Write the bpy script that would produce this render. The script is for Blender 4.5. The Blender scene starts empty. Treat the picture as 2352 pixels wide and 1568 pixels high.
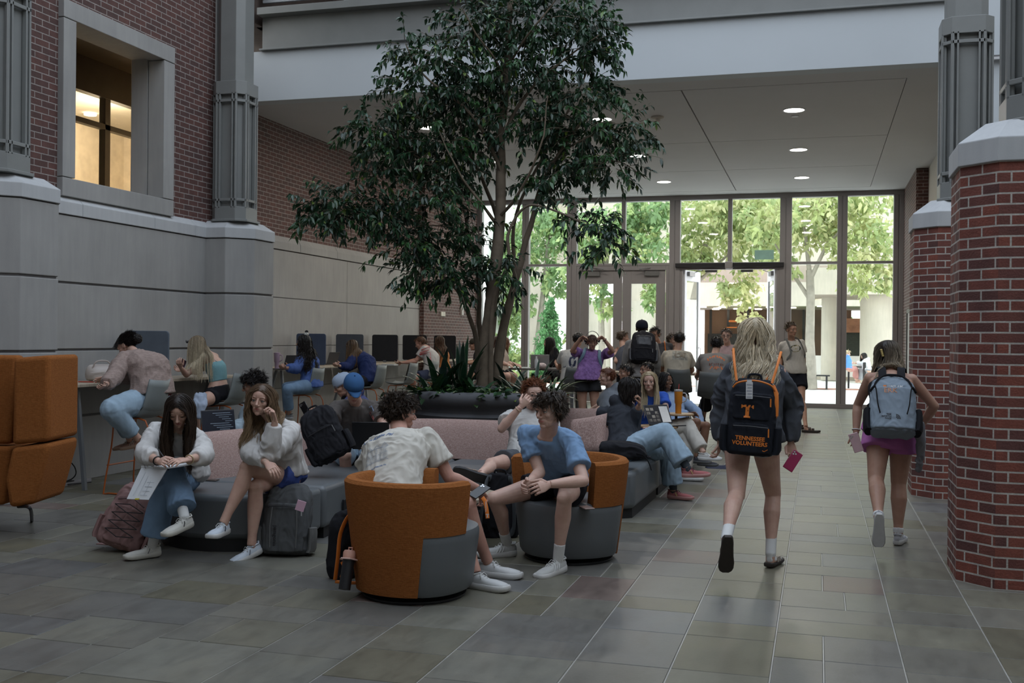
import bpy, math, random
import numpy as np
from mathutils import Vector, Matrix, noise
from mathutils.bvhtree import BVHTree
rnd = random.Random(7)
COL = bpy.context.scene.collection
SC = bpy.context.scene
PI = math.pi
# ---------------------------------------------------------------- camera model
FOC = 2450.0; CAMH = 1.56; TH = math.radians(16.03); ROLL = 0.0100; PIT = math.atan((776.0 - 784.0) / FOC)
def cam_basis():
    f0 = Vector((-math.sin(TH), math.cos(TH), 0)); r0 = Vector((math.cos(TH), math.sin(TH), 0)); u0 = Vector((0, 0, 1))
    f = f0 * math.cos(PIT) + u0 * math.sin(PIT); u = -f0 * math.sin(PIT) + u0 * math.cos(PIT)
    return r0 * math.cos(ROLL) + u * math.sin(ROLL), -r0 * math.sin(ROLL) + u * math.cos(ROLL), f, r0, f0
CR, CU, CF, R0, F0 = cam_basis()
CC = Vector((0, 0, CAMH))
def ray(px, py): return CR * ((px - 1176) / FOC) - CU * ((py - 784) / FOC) + CF
def at(px, py, d): return CC + ray(px, py) * d
def onz(px, py, z):
    r = ray(px, py); return CC + r * ((z - CAMH) / r.z)
def depth(p): return (Vector(p) - CC).dot(CF)
# ---------------------------------------------------------------- mesh builder
class B:
    def __init__(s): s.v = []; s.f = []; s.m = []; s.c = None
    def add(s, v, f, m=0, col=None):
        n = len(s.v); s.v.extend(tuple(x) for x in v); s.f.extend([tuple(i + n for i in q) for q in f]); s.m.extend([m] * len(f))
        if col is not None:
            if s.c is None: s.c = []
            s.c.extend([col] * (len(s.v) - len(s.c)))
        return s
    def box(s, x0, x1, y0, y1, z0, z1, m=0, M=None):
        v = [(x, y, z) for z in (z0, z1) for y in (y0, y1) for x in (x0, x1)]
        if M is not None: v = [M @ Vector(p) for p in v]
        return s.add(v, [(0, 2, 3, 1), (4, 5, 7, 6), (0, 1, 5, 4), (2, 6, 7, 3), (0, 4, 6, 2), (1, 3, 7, 5)], m)
    def loft(s, rings, m=0, cap=True, closed=True):
        n = len(rings[0]); v = [p for r in rings for p in r]; f = []
        for i in range(len(rings) - 1):
            for j in range(n if closed else n - 1):
                k = (j + 1) % n
                f.append((i * n + j, i * n + k, (i + 1) * n + k, (i + 1) * n + j))
        if cap:
            f.append(tuple(range(n - 1, -1, -1))); f.append(tuple((len(rings) - 1) * n + j for j in range(n)))
        return s.add(v, f, m)
    def tube(s, pts, r, n=8, m=0, cap=True, up=None, flat=1.0, rot=0.0, col=None):
        pts = [Vector(p) for p in pts]
        if not hasattr(r, '__len__'): r = [r] * len(pts)
        rings = []; N = len(pts); u = None
        for i, p in enumerate(pts):
            t = (pts[min(i + 1, N - 1)] - pts[max(i - 1, 0)])
            t = t.normalized() if t.length > 1e-9 else Vector((0, 0, 1))
            if u is None:
                a = Vector(up) if up is not None else (Vector((0, 0, 1)) if abs(t.z) < .9 else Vector((1, 0, 0)))
                u = a - t * a.dot(t)
                if u.length < 1e-6: u = Vector((1, 0, 0)) - t * t.x
            else: u = u - t * u.dot(t)
            if u.length < 1e-6: u = Vector((0, 1, 0)) - t * t.y
            u.normalize(); w = t.cross(u); rr = r[i]; ra, rb = rr if hasattr(rr, '__len__') else (rr, rr * flat)
            rings.append([p + w * (ra * math.cos(rot + 2 * PI * k / n)) + u * (rb * math.sin(rot + 2 * PI * k / n)) for k in range(n)])
        n0 = len(s.v); s.loft(rings, m, cap)
        if col is not None:
            if s.c is None: s.c = []
            s.c.extend([col] * (len(s.v) - len(s.c)))
        return s
    def lathe(s, prof, n=24, m=0, c=(0, 0, 0), M=None, cap=True):
        rings = []
        for r, z in prof:
            ring = [Vector((r * math.cos(2 * PI * k / n), r * math.sin(2 * PI * k / n), z)) for k in range(n)]
            if M is not None: ring = [M @ p for p in ring]
            rings.append([p + Vector(c) for p in ring])
        return s.loft(rings, m, cap)
    def ell(s, c, r, R=None, n=16, k=10, m=0):
        c = Vector(c); rings = []
        for i in range(k + 1):
            a = -PI / 2 + PI * i / k; a = max(-PI / 2 + .02, min(PI / 2 - .02, a))
            ring = []
            for j in range(n):
                b = 2 * PI * j / n
                p = Vector((r[0] * math.cos(a) * math.cos(b), r[1] * math.cos(a) * math.sin(b), r[2] * math.sin(a)))
                ring.append(c + (R @ p if R is not None else p))
            rings.append(ring)
        return s.loft(rings, m)
    def prism(s, poly, z0, z1, m=0, M=None):
        r = [[Vector((x, y, z)) for x, y in poly] for z in (z0, z1)]
        if M is not None: r = [[M @ p for p in q] for q in r]
        return s.loft(r, m)
    def build(s, name, mats, parent=None, smooth=True, bevel=0, seg=2, sub=0, M=None):
        me = bpy.data.meshes.new(name); v = s.v
        if M is not None: v = [tuple(M @ Vector(p)) for p in v]
        me.from_pydata(v, [], s.f)
        if not isinstance(mats, (list, tuple)): mats = [mats]
        for x in mats: me.materials.append(x)
        if len(mats) > 1: me.polygons.foreach_set('material_index', s.m)
        if s.c is not None:
            s.c.extend([(1, 1, 1)] * (len(s.v) - len(s.c)))
            a = me.color_attributes.new('Col', 'FLOAT_COLOR', 'POINT')
            a.data.foreach_set('color', np.array([(c[0], c[1], c[2], 1) for c in s.c], 'f').ravel())
        o = bpy.data.objects.new(name, me); COL.objects.link(o)
        if parent is not None: o.parent = parent
        if smooth:
            me.polygons.foreach_set('use_smooth', [True] * len(me.polygons))
            if smooth != 2: sharp(me)
        if bevel:
            b = o.modifiers.new('b', 'BEVEL'); b.width = bevel; b.segments = seg; b.limit_method = 'ANGLE'; b.angle_limit = math.radians(35); b.harden_normals = False
        if sub:
            b = o.modifiers.new('s', 'SUBSURF'); b.levels = sub; b.render_levels = sub
        return o
def sharp(me, ang=40):
    try: me.set_sharp_from_angle(angle=math.radians(ang))
    except Exception: pass
def tag(o, label, cat, group=None):
    o['label'] = label; o['category'] = cat
    if group: o['group'] = group
    return o
def thing(name, label, cat, loc=(0, 0, 0), rz=0.0, group=None, M=None):
    o = bpy.data.objects.new(name, None); COL.objects.link(o)
    if M is not None: o.matrix_world = M
    else: o.location = loc; o.rotation_euler = (0, 0, rz)
    o.empty_display_size = .1
    return tag(o, label, cat, group)
def struct(o): o['kind'] = 'structure'; return o
def TR(loc, rz=0, rx=0, ry=0, s=1): return Matrix.Translation(Vector(loc)) @ Matrix.Rotation(rz, 4, 'Z') @ Matrix.Rotation(ry, 4, 'Y') @ Matrix.Rotation(rx, 4, 'X') @ Matrix.Scale(s, 4)
def frame(x, y, z, o):
    M = Matrix.Identity(4)
    for i, a in enumerate((x, y, z)):
        for j in range(3): M[j][i] = a[j]
    for j in range(3): M[j][3] = o[j]
    return M
def box_uv(o):
    me = o.data; uv = me.uv_layers.new(name='UVMap'); co = me.vertices
    for p in me.polygons:
        n = p.normal; t = Vector((-n.y, n.x, 0))
        if t.length < .3: t = Vector((1, 0, 0)); b = Vector((0, 1, 0))
        else: t.normalize(); b = Vector((0, 0, 1))
        for li in p.loop_indices:
            v = co[me.loops[li].vertex_index].co; uv.data[li].uv = (v.dot(t), v.dot(b))
    return o
def dup(root, M=None, label=None, group=None):
    r = root.copy(); COL.objects.link(r)
    if M is not None: r.matrix_world = M
    if label: r['label'] = label
    if group: r['group'] = group
    for ch in root.children:
        c = ch.copy(); COL.objects.link(c); c.parent = r
        for g in ch.children:
            d = g.copy(); COL.objects.link(d); d.parent = c
    return r
# ---------------------------------------------------------------- materials
def hx(h):
    h = h.lstrip('#'); c = [int(h[i:i + 2], 16) / 255 for i in (0, 2, 4)]
    return tuple((x / 12.92 if x < .04045 else ((x + .055) / 1.055) ** 2.4) for x in c)
MC = {}
def nt(name):
    m = bpy.data.materials.new(name); m.use_nodes = True; t = m.node_tree; t.nodes.clear()
    o = t.nodes.new('ShaderNodeOutputMaterial'); p = t.nodes.new('ShaderNodeBsdfPrincipled'); t.links.new(p.outputs[0], o.inputs[0])
    return m, t, p
def N(t, kind, **kw):
    n = t.nodes.new('ShaderNode' + kind)
    for k, v in kw.items():
        if k.startswith('_'): setattr(n, k[1:], v)
        else: n.inputs[k.replace('__', ' ')].default_value = v
    return n
def mixc(t, fac, a, b, mode='MIX'):
    n = t.nodes.new('ShaderNodeMix'); n.data_type = 'RGBA'; n.blend_type = mode
    for s, v in ((0, fac), (6, a), (7, b)):
        if hasattr(v, 'is_linked') or hasattr(v, 'links'): t.links.new(v, n.inputs[s])
        else: n.inputs[s].default_value = v if s == 0 else (v[0], v[1], v[2], 1)
    return n.outputs[2]
def ramp(t, fac, stops):
    n = t.nodes.new('ShaderNodeValToRGB'); e = n.color_ramp.elements
    while len(e) < len(stops): e.new(.5)
    for i, (p, c) in enumerate(stops): e[i].position = p; e[i].color = (c[0], c[1], c[2], 1)
    t.links.new(fac, n.inputs[0]); return n.outputs[0]
def bump(t, p, h, strength=.3, dist=.01):
    n = N(t, 'Bump', Strength=strength, Distance=dist); t.links.new(h, n.inputs['Height']); t.links.new(n.outputs[0], p.inputs['Normal']); return n
def coords(t, kind='Object', sc=(1, 1, 1)):
    c = t.nodes.new('ShaderNodeTexCoord'); m = t.nodes.new('ShaderNodeMapping'); m.inputs['Scale'].default_value = sc
    t.links.new(c.outputs[kind], m.inputs[0]); return m.outputs[0]
def noi(t, vec, scale, detail=4, rough=.55):
    n = N(t, 'TexNoise', Scale=scale, Detail=detail, Roughness=rough); t.links.new(vec, n.inputs['Vector']); return n
def plain(c, rough=.6, var=.12, sc=6, bs=0, bsc=60, metal=0, spec=.5, key=None, sheen=0, em=None, cc=0):
    """one colour with soft mottling and optional fine bump"""
    if isinstance(c, str): c = hx(c)
    k = ('p', tuple(round(x, 4) for x in c), rough, var, sc, bs, bsc, metal, spec, sheen, em, cc)
    if k in MC: return MC[k]
    m, t, p = nt('mat_plain'); v = coords(t)
    n = noi(t, v, sc)
    lo = tuple(x * (1 - var) for x in c); hi = tuple(min(1, x * (1 + var)) for x in c)
    t.links.new(ramp(t, n.outputs[0], [(.3, lo), (.7, hi)]), p.inputs['Base Color'])
    p.inputs['Roughness'].default_value = rough; p.inputs['Metallic'].default_value = metal; p.inputs['Specular IOR Level'].default_value = spec
    p.inputs['Sheen Weight'].default_value = sheen; p.inputs['Coat Weight'].default_value = cc
    if bs: bump(t, p, noi(t, v, bsc, 3).outputs[0], bs, .004)
    if em: p.inputs['Emission Color'].default_value = (*hx(em[0]), 1); p.inputs['Emission Strength'].default_value = em[1]
    MC[k] = m; return m
def brickmat(name, c1, c2, mort, off=0.0, msize=.0055, dark=1.0):
    m, t, p = nt(name); tc = t.nodes.new('ShaderNodeTexCoord'); mp = t.nodes.new('ShaderNodeMapping'); mp.inputs['Location'].default_value = (off, 0, 0)
    t.links.new(tc.outputs['UV'], mp.inputs[0]); v = mp.outputs[0]
    b = t.nodes.new('ShaderNodeTexBrick'); t.links.new(v, b.inputs['Vector'])
    b.inputs['Scale'].default_value = 1; b.inputs['Mortar Size'].default_value = msize; b.inputs['Mortar Smooth'].default_value = .15
    b.inputs['Brick Width'].default_value = .203; b.inputs['Row Height'].default_value = .0677; b.inputs['Bias'].default_value = -.1
    b.inputs['Color1'].default_value = (*c1, 1); b.inputs['Color2'].default_value = (*c2, 1); b.inputs['Mortar'].default_value = (*mort, 1)
    n = noi(t, v, 9, 3); n2 = noi(t, v, 70, 4)
    col = mixc(t, .35, b.outputs['Color'], ramp(t, n.outputs[0], [(.3, (.35, .3, .3)), (.7, (1.25, 1.15, 1.1))]), 'MULTIPLY')
    col = mixc(t, .4, col, ramp(t, n2.outputs[0], [(.3, (.6, .6, .6)), (.75, (1.2, 1.2, 1.2))]), 'MULTIPLY')
    t.links.new(col, p.inputs['Base Color']); p.inputs['Roughness'].default_value = .8
    inv = N(t, 'Math', _operation='MULTIPLY_ADD'); t.links.new(b.outputs['Fac'], inv.inputs[0]); inv.inputs[1].default_value = -1; t.links.new(n2.outputs[0], inv.inputs[2])
    bump(t, p, inv.outputs[0], .6, .006)
    return m
def stonemat(name, c, var=.1):
    m, t, p = nt(name); v = coords(t, 'Object'); vs = coords(t, 'Object', (1, 1, .12))
    n1 = noi(t, v, 1.1, 5); n2 = noi(t, vs, 14, 4); n3 = noi(t, v, 90, 3)
    col = ramp(t, n1.outputs[0], [(.3, tuple(x * (1 - var) for x in c)), (.7, tuple(x * (1 + var) for x in c))])
    col = mixc(t, .5, col, ramp(t, n2.outputs[0], [(.3, (.86, .86, .86)), (.7, (1.08, 1.07, 1.05))]), 'MULTIPLY')
    t.links.new(col, p.inputs['Base Color']); p.inputs['Roughness'].default_value = .75
    bump(t, p, n3.outputs[0], .12, .004); return m
def clothmat(c, weave=260, rough=.85, bs=.25, var=.1, sheen=.0, c2=None, vsc=9, fold=0):
    """woven / knitted cloth"""
    if isinstance(c, str): c = hx(c)
    k = ('c', tuple(round(x, 4) for x in c), weave, rough, bs, var, sheen, c2, vsc, fold)
    if k in MC: return MC[k]
    m, t, p = nt('mat_cloth'); v = coords(t); n = noi(t, v, vsc, 4); w = noi(t, v, weave, 2)
    col = ramp(t, n.outputs[0], [(.3, tuple(x * (1 - var) for x in c)), (.7, tuple(min(1, x * (1 + var)) for x in c))])
    if c2: col = mixc(t, ramp(t, w.outputs[0], [(.42, (0, 0, 0)), (.58, (1, 1, 1))]), col, hx(c2))
    t.links.new(col, p.inputs['Base Color']); p.inputs['Roughness'].default_value = rough; p.inputs['Sheen Weight'].default_value = sheen; p.inputs['Specular IOR Level'].default_value = .25
    h = w.outputs[0]
    if fold:
        f2 = noi(t, v, 22, 3, .6); a = N(t, 'Math', _operation='MULTIPLY_ADD'); t.links.new(f2.outputs[0], a.inputs[0]); a.inputs[1].default_value = fold; t.links.new(h, a.inputs[2]); h = a.outputs[0]
    bump(t, p, h, bs, .004); MC[k] = m; return m
def tweedmat(name, cols, scale=120):
    m, t, p = nt(name); c = coords(t); 
    a = noi(t, coords(t, 'Object', (1, 1, .14)), scale, 2); b = noi(t, coords(t, 'Object', (.14, .14, 1)), scale, 2)
    x = ramp(t, a.outputs[0], [(.4, cols[0]), (.6, cols[1])]); y = ramp(t, b.outputs[0], [(.4, cols[2]), (.62, cols[1])])
    col = mixc(t, .5, x, y); t.links.new(col, p.inputs['Base Color']); p.inputs['Roughness'].default_value = .95; p.inputs['Specular IOR Level'].default_value = .15
    ad = N(t, 'Math', _operation='ADD'); t.links.new(a.outputs[0], ad.inputs[0]); t.links.new(b.outputs[0], ad.inputs[1]); bump(t, p, ad.outputs[0], .5, .004); return m
def woodmat(name, c1, c2, rough=.45, ax=(1, 12, 1)):
    m, t, p = nt(name); v = coords(t, 'Object', ax); n = noi(t, v, 5, 5); n2 = noi(t, v, 30, 3)
    col = mixc(t, .3, ramp(t, n.outputs[0], [(.35, c1), (.65, c2)]), ramp(t, n2.outputs[0], [(.3, c1), (.7, c2)]))
    t.links.new(col, p.inputs['Base Color']); p.inputs['Roughness'].default_value = rough; return m
def attrmat(name, rough=.5, nsc=0, amt=.3, spec=.5, aniso=0, trans=0, bs=0):
    """colour from the mesh's own per-element albedo attribute times a noise"""
    m, t, p = nt(name); a = t.nodes.new('ShaderNodeVertexColor'); a.layer_name = 'Col'; col = a.outputs[0]
    if nsc:
        n = noi(t, coords(t), nsc, 4); col = mixc(t, amt, col, ramp(t, n.outputs[0], [(.3, (.45, .45, .45)), (.7, (1.5, 1.5, 1.5))]), 'MULTIPLY')
        if bs: bump(t, p, n.outputs[0], bs, .005)
    t.links.new(col, p.inputs['Base Color']); p.inputs['Roughness'].default_value = rough; p.inputs['Specular IOR Level'].default_value = spec
    p.inputs['Anisotropic'].default_value = aniso
    if trans:
        o = [n for n in t.nodes if n.type == 'OUTPUT_MATERIAL'][0]; tr = N(t, 'BsdfTranslucent'); t.links.new(col, tr.inputs[0]); mx = N(t, 'MixShader'); mx.inputs[0].default_value = trans
        t.links.new(p.outputs[0], mx.inputs[1]); t.links.new(tr.outputs[0], mx.inputs[2]); t.links.new(mx.outputs[0], o.inputs[0])
    return m
def glassmat(name, tint=(1, 1, 1), refl=.08):
    m = bpy.data.materials.new(name); m.use_nodes = True; t = m.node_tree; t.nodes.clear()
    o = t.nodes.new('ShaderNodeOutputMaterial'); tr = N(t, 'BsdfTransparent', Color=(*tint, 1)); g = N(t, 'BsdfGlossy', Roughness=.02); mx = N(t, 'MixShader'); lw = N(t, 'LayerWeight', Blend=.5); pw = N(t, 'Math', _operation='POWER'); pw.inputs[1].default_value = 5; t.links.new(lw.outputs[1], pw.inputs[0]); ma = N(t, 'Math', _operation='MULTIPLY_ADD'); t.links.new(pw.outputs[0], ma.inputs[0]); ma.inputs[1].default_value = .96; ma.inputs[2].default_value = .04
    t.links.new(ma.outputs[0], mx.inputs[0]); t.links.new(tr.outputs[0], mx.inputs[1]); t.links.new(g.outputs[0], mx.inputs[2]); t.links.new(mx.outputs[0], o.inputs[0]); return m
def emis(name, c, s):
    m = bpy.data.materials.new(name); m.use_nodes = True; t = m.node_tree; t.nodes.clear()
    o = t.nodes.new('ShaderNodeOutputMaterial'); e = N(t, 'Emission', Color=(*c, 1), Strength=s); t.links.new(e.outputs[0], o.inputs[0]); return m
# ================================================================ setting
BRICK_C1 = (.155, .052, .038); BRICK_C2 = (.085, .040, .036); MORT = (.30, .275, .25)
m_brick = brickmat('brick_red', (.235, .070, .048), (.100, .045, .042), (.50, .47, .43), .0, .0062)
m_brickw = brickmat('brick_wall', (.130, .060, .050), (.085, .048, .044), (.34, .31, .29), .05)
m_stone = stonemat('limestone', (.33, .325, .315)); m_cope = stonemat('limestone_coping', (.47, .48, .49), .05)
m_steel = plain((.215, .222, .215), .42, .05, 3, .08, 120)
m_steelL = plain((.34, .36, .38), .55, .03, 2)
m_fascia = plain((.54, .575, .60), .7, .015, 1.2); m_ceil = plain((.56, .55, .555), .85, .02, 1.0)
m_groove = plain((.16, .155, .155), .9, .02); m_pale = plain((.50, .47, .42), .85, .03)
m_mull = plain((.30, .285, .29), .45, .04, 3); m_white = plain((.72, .73, .76), .5, .03)
m_glass = glassmat('window_glass', (.93, .97, .95)); m_black = plain((.012, .012, .014), .4, .1)
m_chrome = plain((.55, .55, .56), .25, .05, metal=1)

# --- floor of random ashlar slate tiles (each tile a slab face with its own stone colour)
def make_floor():
    X0, X1, Y0, Y1 = -9.2, 6.5, -1.0, 26.3; r = random.Random(11)
    b = B(); b.add([(X0, -5.9, -.004), (X1, -5.9, -.004), (X1, Y1, -.004), (X0, Y1, -.004)], [(0, 1, 2, 3)], 0, (.33, .32, .30))
    pal = [(.142, .135, .115)] * 6 + [(.134, .129, .118)] * 4 + [(.150, .142, .110)] * 4 + [(.122, .112, .080)] * 3 + [(.128, .128, .125)] * 2 + [(.150, .112, .098)] * 1 + [(.155, .150, .126)] * 3
    g = .0032
    def tile(x0, x1, y0, y1):
        c = r.choice(pal); k = r.uniform(.92, 1.09); z = r.uniform(-.0003, .0003); c = tuple(a * k for a in c); e = .003
        x0 += g; x1 -= g; y0 += g; y1 -= g
        v = [(x0, y0, -.004), (x1, y0, -.004), (x1, y1, -.004), (x0, y1, -.004), (x0 + e, y0 + e, z), (x1 - e, y0 + e, z), (x1 - e, y1 - e, z), (x0 + e, y1 - e, z)]
        b.add(v, [(4, 5, 6, 7), (0, 1, 5, 4), (1, 2, 6, 5), (2, 3, 7, 6), (3, 0, 4, 7)], 0, c)
    x = X0; yend = Y0
    while x < X1:
        w = r.choice([.46, .46, .61, .61, .76]); x1 = min(x + w, X1); y = Y0 - r.uniform(0, .5)
        while y < Y1:
            h = r.choice([.30, .46, .46, .61, .46]); y1 = min(y + h, Y1); yy = max(y, Y0)
            if y1 - yy > .03:
                if w > .6 and h > .4 and r.random() < .45:
                    q = x + r.choice([.3, .46]) * (w / .76 if w > .7 else .8); tile(x, q, yy, y1); tile(q, x1, yy, y1)
                else: tile(x, x1, yy, y1)
            y = y1
        x = x1
    m, t, p = nt('slate_tiles'); a = t.nodes.new('ShaderNodeVertexColor'); a.layer_name = 'Col'; v = coords(t)
    n1 = noi(t, v, 2.2, 6, .6); n2 = noi(t, coords(t, 'Object', (1, .35, 1)), 9, 6, .65); n3 = noi(t, v, 60, 4)
    col = mixc(t, .6, a.outputs[0], ramp(t, n1.outputs[0], [(.3, (.72, .70, .66)), (.5, (1, 1, .98)), (.7, (1.18, 1.13, 1.02))]), 'MULTIPLY')
    col = mixc(t, .75, col, ramp(t, n2.outputs[0], [(.30, (.72, .72, .72)), (.5, (1, 1, 1)), (.66, (1.12, 1.12, 1.1)), (.74, (1.6, 1.6, 1.58))]), 'MULTIPLY')
    t.links.new(col, p.inputs['Base Color']); p.inputs['Specular IOR Level'].default_value = .5
    rr = N(t, 'MapRange'); t.links.new(n2.outputs[0], rr.inputs[0]); rr.inputs[3].default_value = .30; rr.inputs[4].default_value = .48; t.links.new(rr.outputs[0], p.inputs['Roughness'])
    ad = N(t, 'Math', _operation='MULTIPLY_ADD'); t.links.new(n3.outputs[0], ad.inputs[0]); ad.inputs[1].default_value = .4; t.links.new(n2.outputs[0], ad.inputs[2]); bump(t, p, ad.outputs[0], .22, .006)
    struct(b.build('floor', m, smooth=False))
make_floor()

def octpts(cx, cy, h, c):
    a = h - c; return [(cx - a, cy - h), (cx + a, cy - h), (cx + h, cy - a), (cx + h, cy + a), (cx + a, cy + h), (cx - a, cy + h), (cx - h, cy + a), (cx - h, cy - a)]
def uvloop(o, off=0.0):
    """metre UVs that run round the perimeter"""
    me = o.data; uv = me.uv_layers.new(name='UVMap'); n = 8; co = [v.co for v in me.vertices]
    per = [0]
    for i in range(n): per.append(per[-1] + (co[(i + 1) % n] - co[i]).length)
    for p in me.polygons:
        vs = [me.loops[l].vertex_index % n for l in p.loop_indices]
        for l in p.loop_indices:
            vi = me.loops[l].vertex_index; k = vi % n; u = per[k]
            if k == 0 and (n - 1) in vs and len(vs) == 4: u = per[n]
            uv.data[l].uv = (u + off, co[vi].z)
def coping(b, poly_out, poly_in, z0, z1, z2, m=0):
    b.loft([[(x, y, z0) for x, y in poly_out], [(x, y, z1) for x, y in poly_out], [(x, y, z2) for x, y in poly_in]], m)

# --- steel columns: solid foot, framed recessed shaft, cap block, plain upper shaft
def steel_column(cx, cy, h, c, zb, ztop, cname, zcap=4.82):
    r = struct(bpy.data.objects.new(cname, None)); COL.objects.link(r)
    b = B(); b.prism(octpts(cx, cy, h + .03, c + .012), zb, zb + .03); b.prism(octpts(cx, cy, h, c), zb + .03, zb + .19)
    b.prism(octpts(cx, cy, h - .055, c - .02), zb + .19, zcap - .12); b.prism(octpts(cx, cy, h, c), zcap - .17, zcap); b.prism(octpts(cx, cy, h - .05, c - .015), zcap, ztop)
    for z in (zb + .26, zcap - .27):
        o1 = octpts(cx, cy, h, c); o2 = octpts(cx, cy, h - .03, c - .012); n = 8
        for i in range(n):
            k = (i + 1) % n; b.add([(*o1[i], z), (*o1[k], z), (*o2[k], z), (*o2[i], z), (*o1[i], z + .035), (*o1[k], z + .035), (*o2[k], z + .035), (*o2[i], z + .035)], [(0, 3, 2, 1), (4, 5, 6, 7), (0, 1, 5, 4), (2, 3, 7, 6)])
    P = octpts(cx, cy, h, c)
    for i in range(8):
        a = Vector(P[i]); q = Vector(P[(i + 1) % 8]); d = (q - a).normalized(); nrm = Vector((d.y, -d.x)); L = (q - a).length
        for s in ([0.0, .045] + [L - .065, L - .02] if L > .2 else [0.0, L - .02]):
            p0 = a + d * s; p1 = p0 + d * .02; b.prism([tuple(p0), tuple(p1), tuple(p1 - nrm * .05), tuple(p0 - nrm * .05)], zb + .17, zcap - .15)
    b.build(cname + '_shaft', m_steel, r, smooth=False, bevel=.004, seg=1)
steel_column(-7.33, 12.367, .245, .10, 3.02, 9.5, 'column_middle')
steel_column(-7.33, 8.18, .245, .10, 3.02, 9.5, 'column_left')
steel_column(1.41, 11.72, .245, .09, 2.98, 9.5, 'column_right')
steel_column(1.41, 7.75, .245, .09, 2.98, 9.5, 'column_near')

# --- brick piers on the right
def pier(name, cx, cy, off):
    r = struct(bpy.data.objects.new(name, None)); COL.objects.link(r)
    b = B(); b.prism(octpts(cx, cy, .452, .204), 0, 2.708); o = b.build(name + '_brick', m_brick, r, smooth=False); uvloop(o, off)
    b = B(); coping(b, octpts(cx, cy, .47, .21), octpts(cx, cy, .29, .12), 2.708, 2.86, 3.0); b.build(name + '_coping', m_cope, r, smooth=False, bevel=.006)
pier('pier_near', 1.335, 7.78, .03); pier('pier_far', 1.377, 11.80, .03)

# --- left wall: dressed stone base with pilasters, brick above, framed opening
WX = -7.53
def stone_courses(b, poly, zs, gap=.012):
    for z0, z1 in zip(zs[:-1], zs[1:]): b.prism(poly, z0 + (gap if z0 > 0 else 0), z1 - gap)
zs = [0, .69, 1.39, 2.09, 2.80]
def pil(cy, name):
    r = struct(bpy.data.objects.new(name, None)); COL.objects.link(r)
    y0, y1 = cy - .516, cy + .516
    def poly(e): return [(WX - .1, y0 - e), (-7.25 + e * .3, y0 - e), (-6.985 + e, y0 + .265 - e * .3), (-6.985 + e, y1 - .265 + e * .3), (-7.25 + e * .3, y1 + e), (WX - .1, y1 + e)]
    b = B(); stone_courses(b, poly(0), zs); b.prism(poly(-.02), 0, 2.8, 1); b.build(name + '_stone', [m_stone, m_groove], r, smooth=False, bevel=.008)
    b = B(); coping(b, poly(.015), poly(-.14), 2.80, 2.93, 3.03); b.build(name + '_coping', m_cope, r, smooth=False, bevel=.006)
pil(12.526, 'pilaster_middle'); pil(8.345, 'pilaster_left')
r = struct(bpy.data.objects.new('wall_left', None)); COL.objects.link(r)
b = B(); stone_courses(b, [(WX - .3, 8.7), (WX, 8.7), (WX, 12.1), (WX - .3, 12.1)], zs); b.box(WX - .3, WX - .02, 8.7, 12.1, 0, 2.8, 1)
stone_courses(b, [(WX - .3, -6), (WX, -6), (WX, 7.9), (WX - .3, 7.9)], zs); b.box(WX - .3, WX - .02, -6, 7.9, 0, 2.8, 1)
b.build('stone_base', [m_stone, m_groove], r, smooth=False, bevel=.006)
b = B()
for y0, y1 in ((8.75, 9.62), (9.625, 10.9), (10.905, 11.76), (11.765, 12.1)):
    b.loft([[(WX - .1, y0, 2.8), (WX + .015, y0, 2.8), (WX + .015, y1, 2.8), (WX - .1, y1, 2.8)], [(WX - .1, y0, 2.93), (WX + .015, y0, 2.93), (WX + .015, y1, 2.93), (WX - .1, y1, 2.93)], [(WX - .1, y0, 3.03), (WX - .09, y0, 3.03), (WX - .09, y1, 3.03), (WX - .1, y1, 3.03)]])
b.box(WX - .1, WX + .015, -6, 7.85, 2.8, 2.97)
b.build('wall_coping', m_cope, r, smooth=False, bevel=.005)
BX = WX - .07   # brick face
b = B(); b.box(BX - .4, BX, -6, 9.34, 2.8, 9.5); b.box(BX - .4, BX, 11.28, 12.6, 2.8, 9.5); b.box(BX - .4, BX, 9.34, 11.28, 5.02, 9.5)
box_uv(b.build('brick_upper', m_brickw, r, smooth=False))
b = B(); fx = WX
b.box(fx - .22, fx, 9.32, 11.30, 4.84, 5.03); b.box(fx - .22, fx, 9.32, 9.515, 3.19, 4.832); b.box(fx - .22, fx, 11.085, 11.30, 3.19, 4.832)
b.box(fx - .45, fx, 9.32, 11.30, 2.99, 3.183); b.build('stone_frame', m_stone, r, smooth=False, bevel=.006)
# room seen through the opening: grey reveal, soffit, lit glazed partition
b = B(); b.box(-7.98, -7.76, 11.08, 11.3, 3.0, 4.9); b.box(-7.98, -7.76, 9.2, 9.5, 3.0, 4.9); b.box(-7.98, -7.76, 9.2, 11.3, 4.86, 5.3); struct(b.build('trim_2', m_stone, smooth=False))
b = B(); b.box(-12.5, fx - .45, 8.3, 12.2, 3.0, 3.1); b.box(-12.5, -8.9, 12.2, 17, 3.0, 3.1); b.box(-8.95, -8.9, 12.42, 17, 3.0, 6); b.box(-8.7, fx - .45, 12.2, 12.25, 3.0, 6); b.box(-12.5, -12.4, 8.3, 17, 3.0, 6); b.box(-12.5, -8.9, 17, 17.1, 3, 6); b.box(-12.5, fx - .45, 8.2, 8.3, 3, 6)
struct(b.build('wall_inner', plain((.70, .62, .52), .8), smooth=False))
b = B(); b.box(-9.6, fx - .45, 8.3, 12.2, 5.3, 5.4); b.box(-9.6, -8.9, 12.2, 17, 5.3, 5.4); struct(b.build('ceiling_inner', woodmat('soffit_wood', (.05, .035, .024), (.085, .06, .04)), smooth=False))
b = B(); b.box(-12.5, -9.6, 8.3, 17, 5.3, 5.4); struct(b.build('ceiling_room', m_pale, smooth=False))
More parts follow.
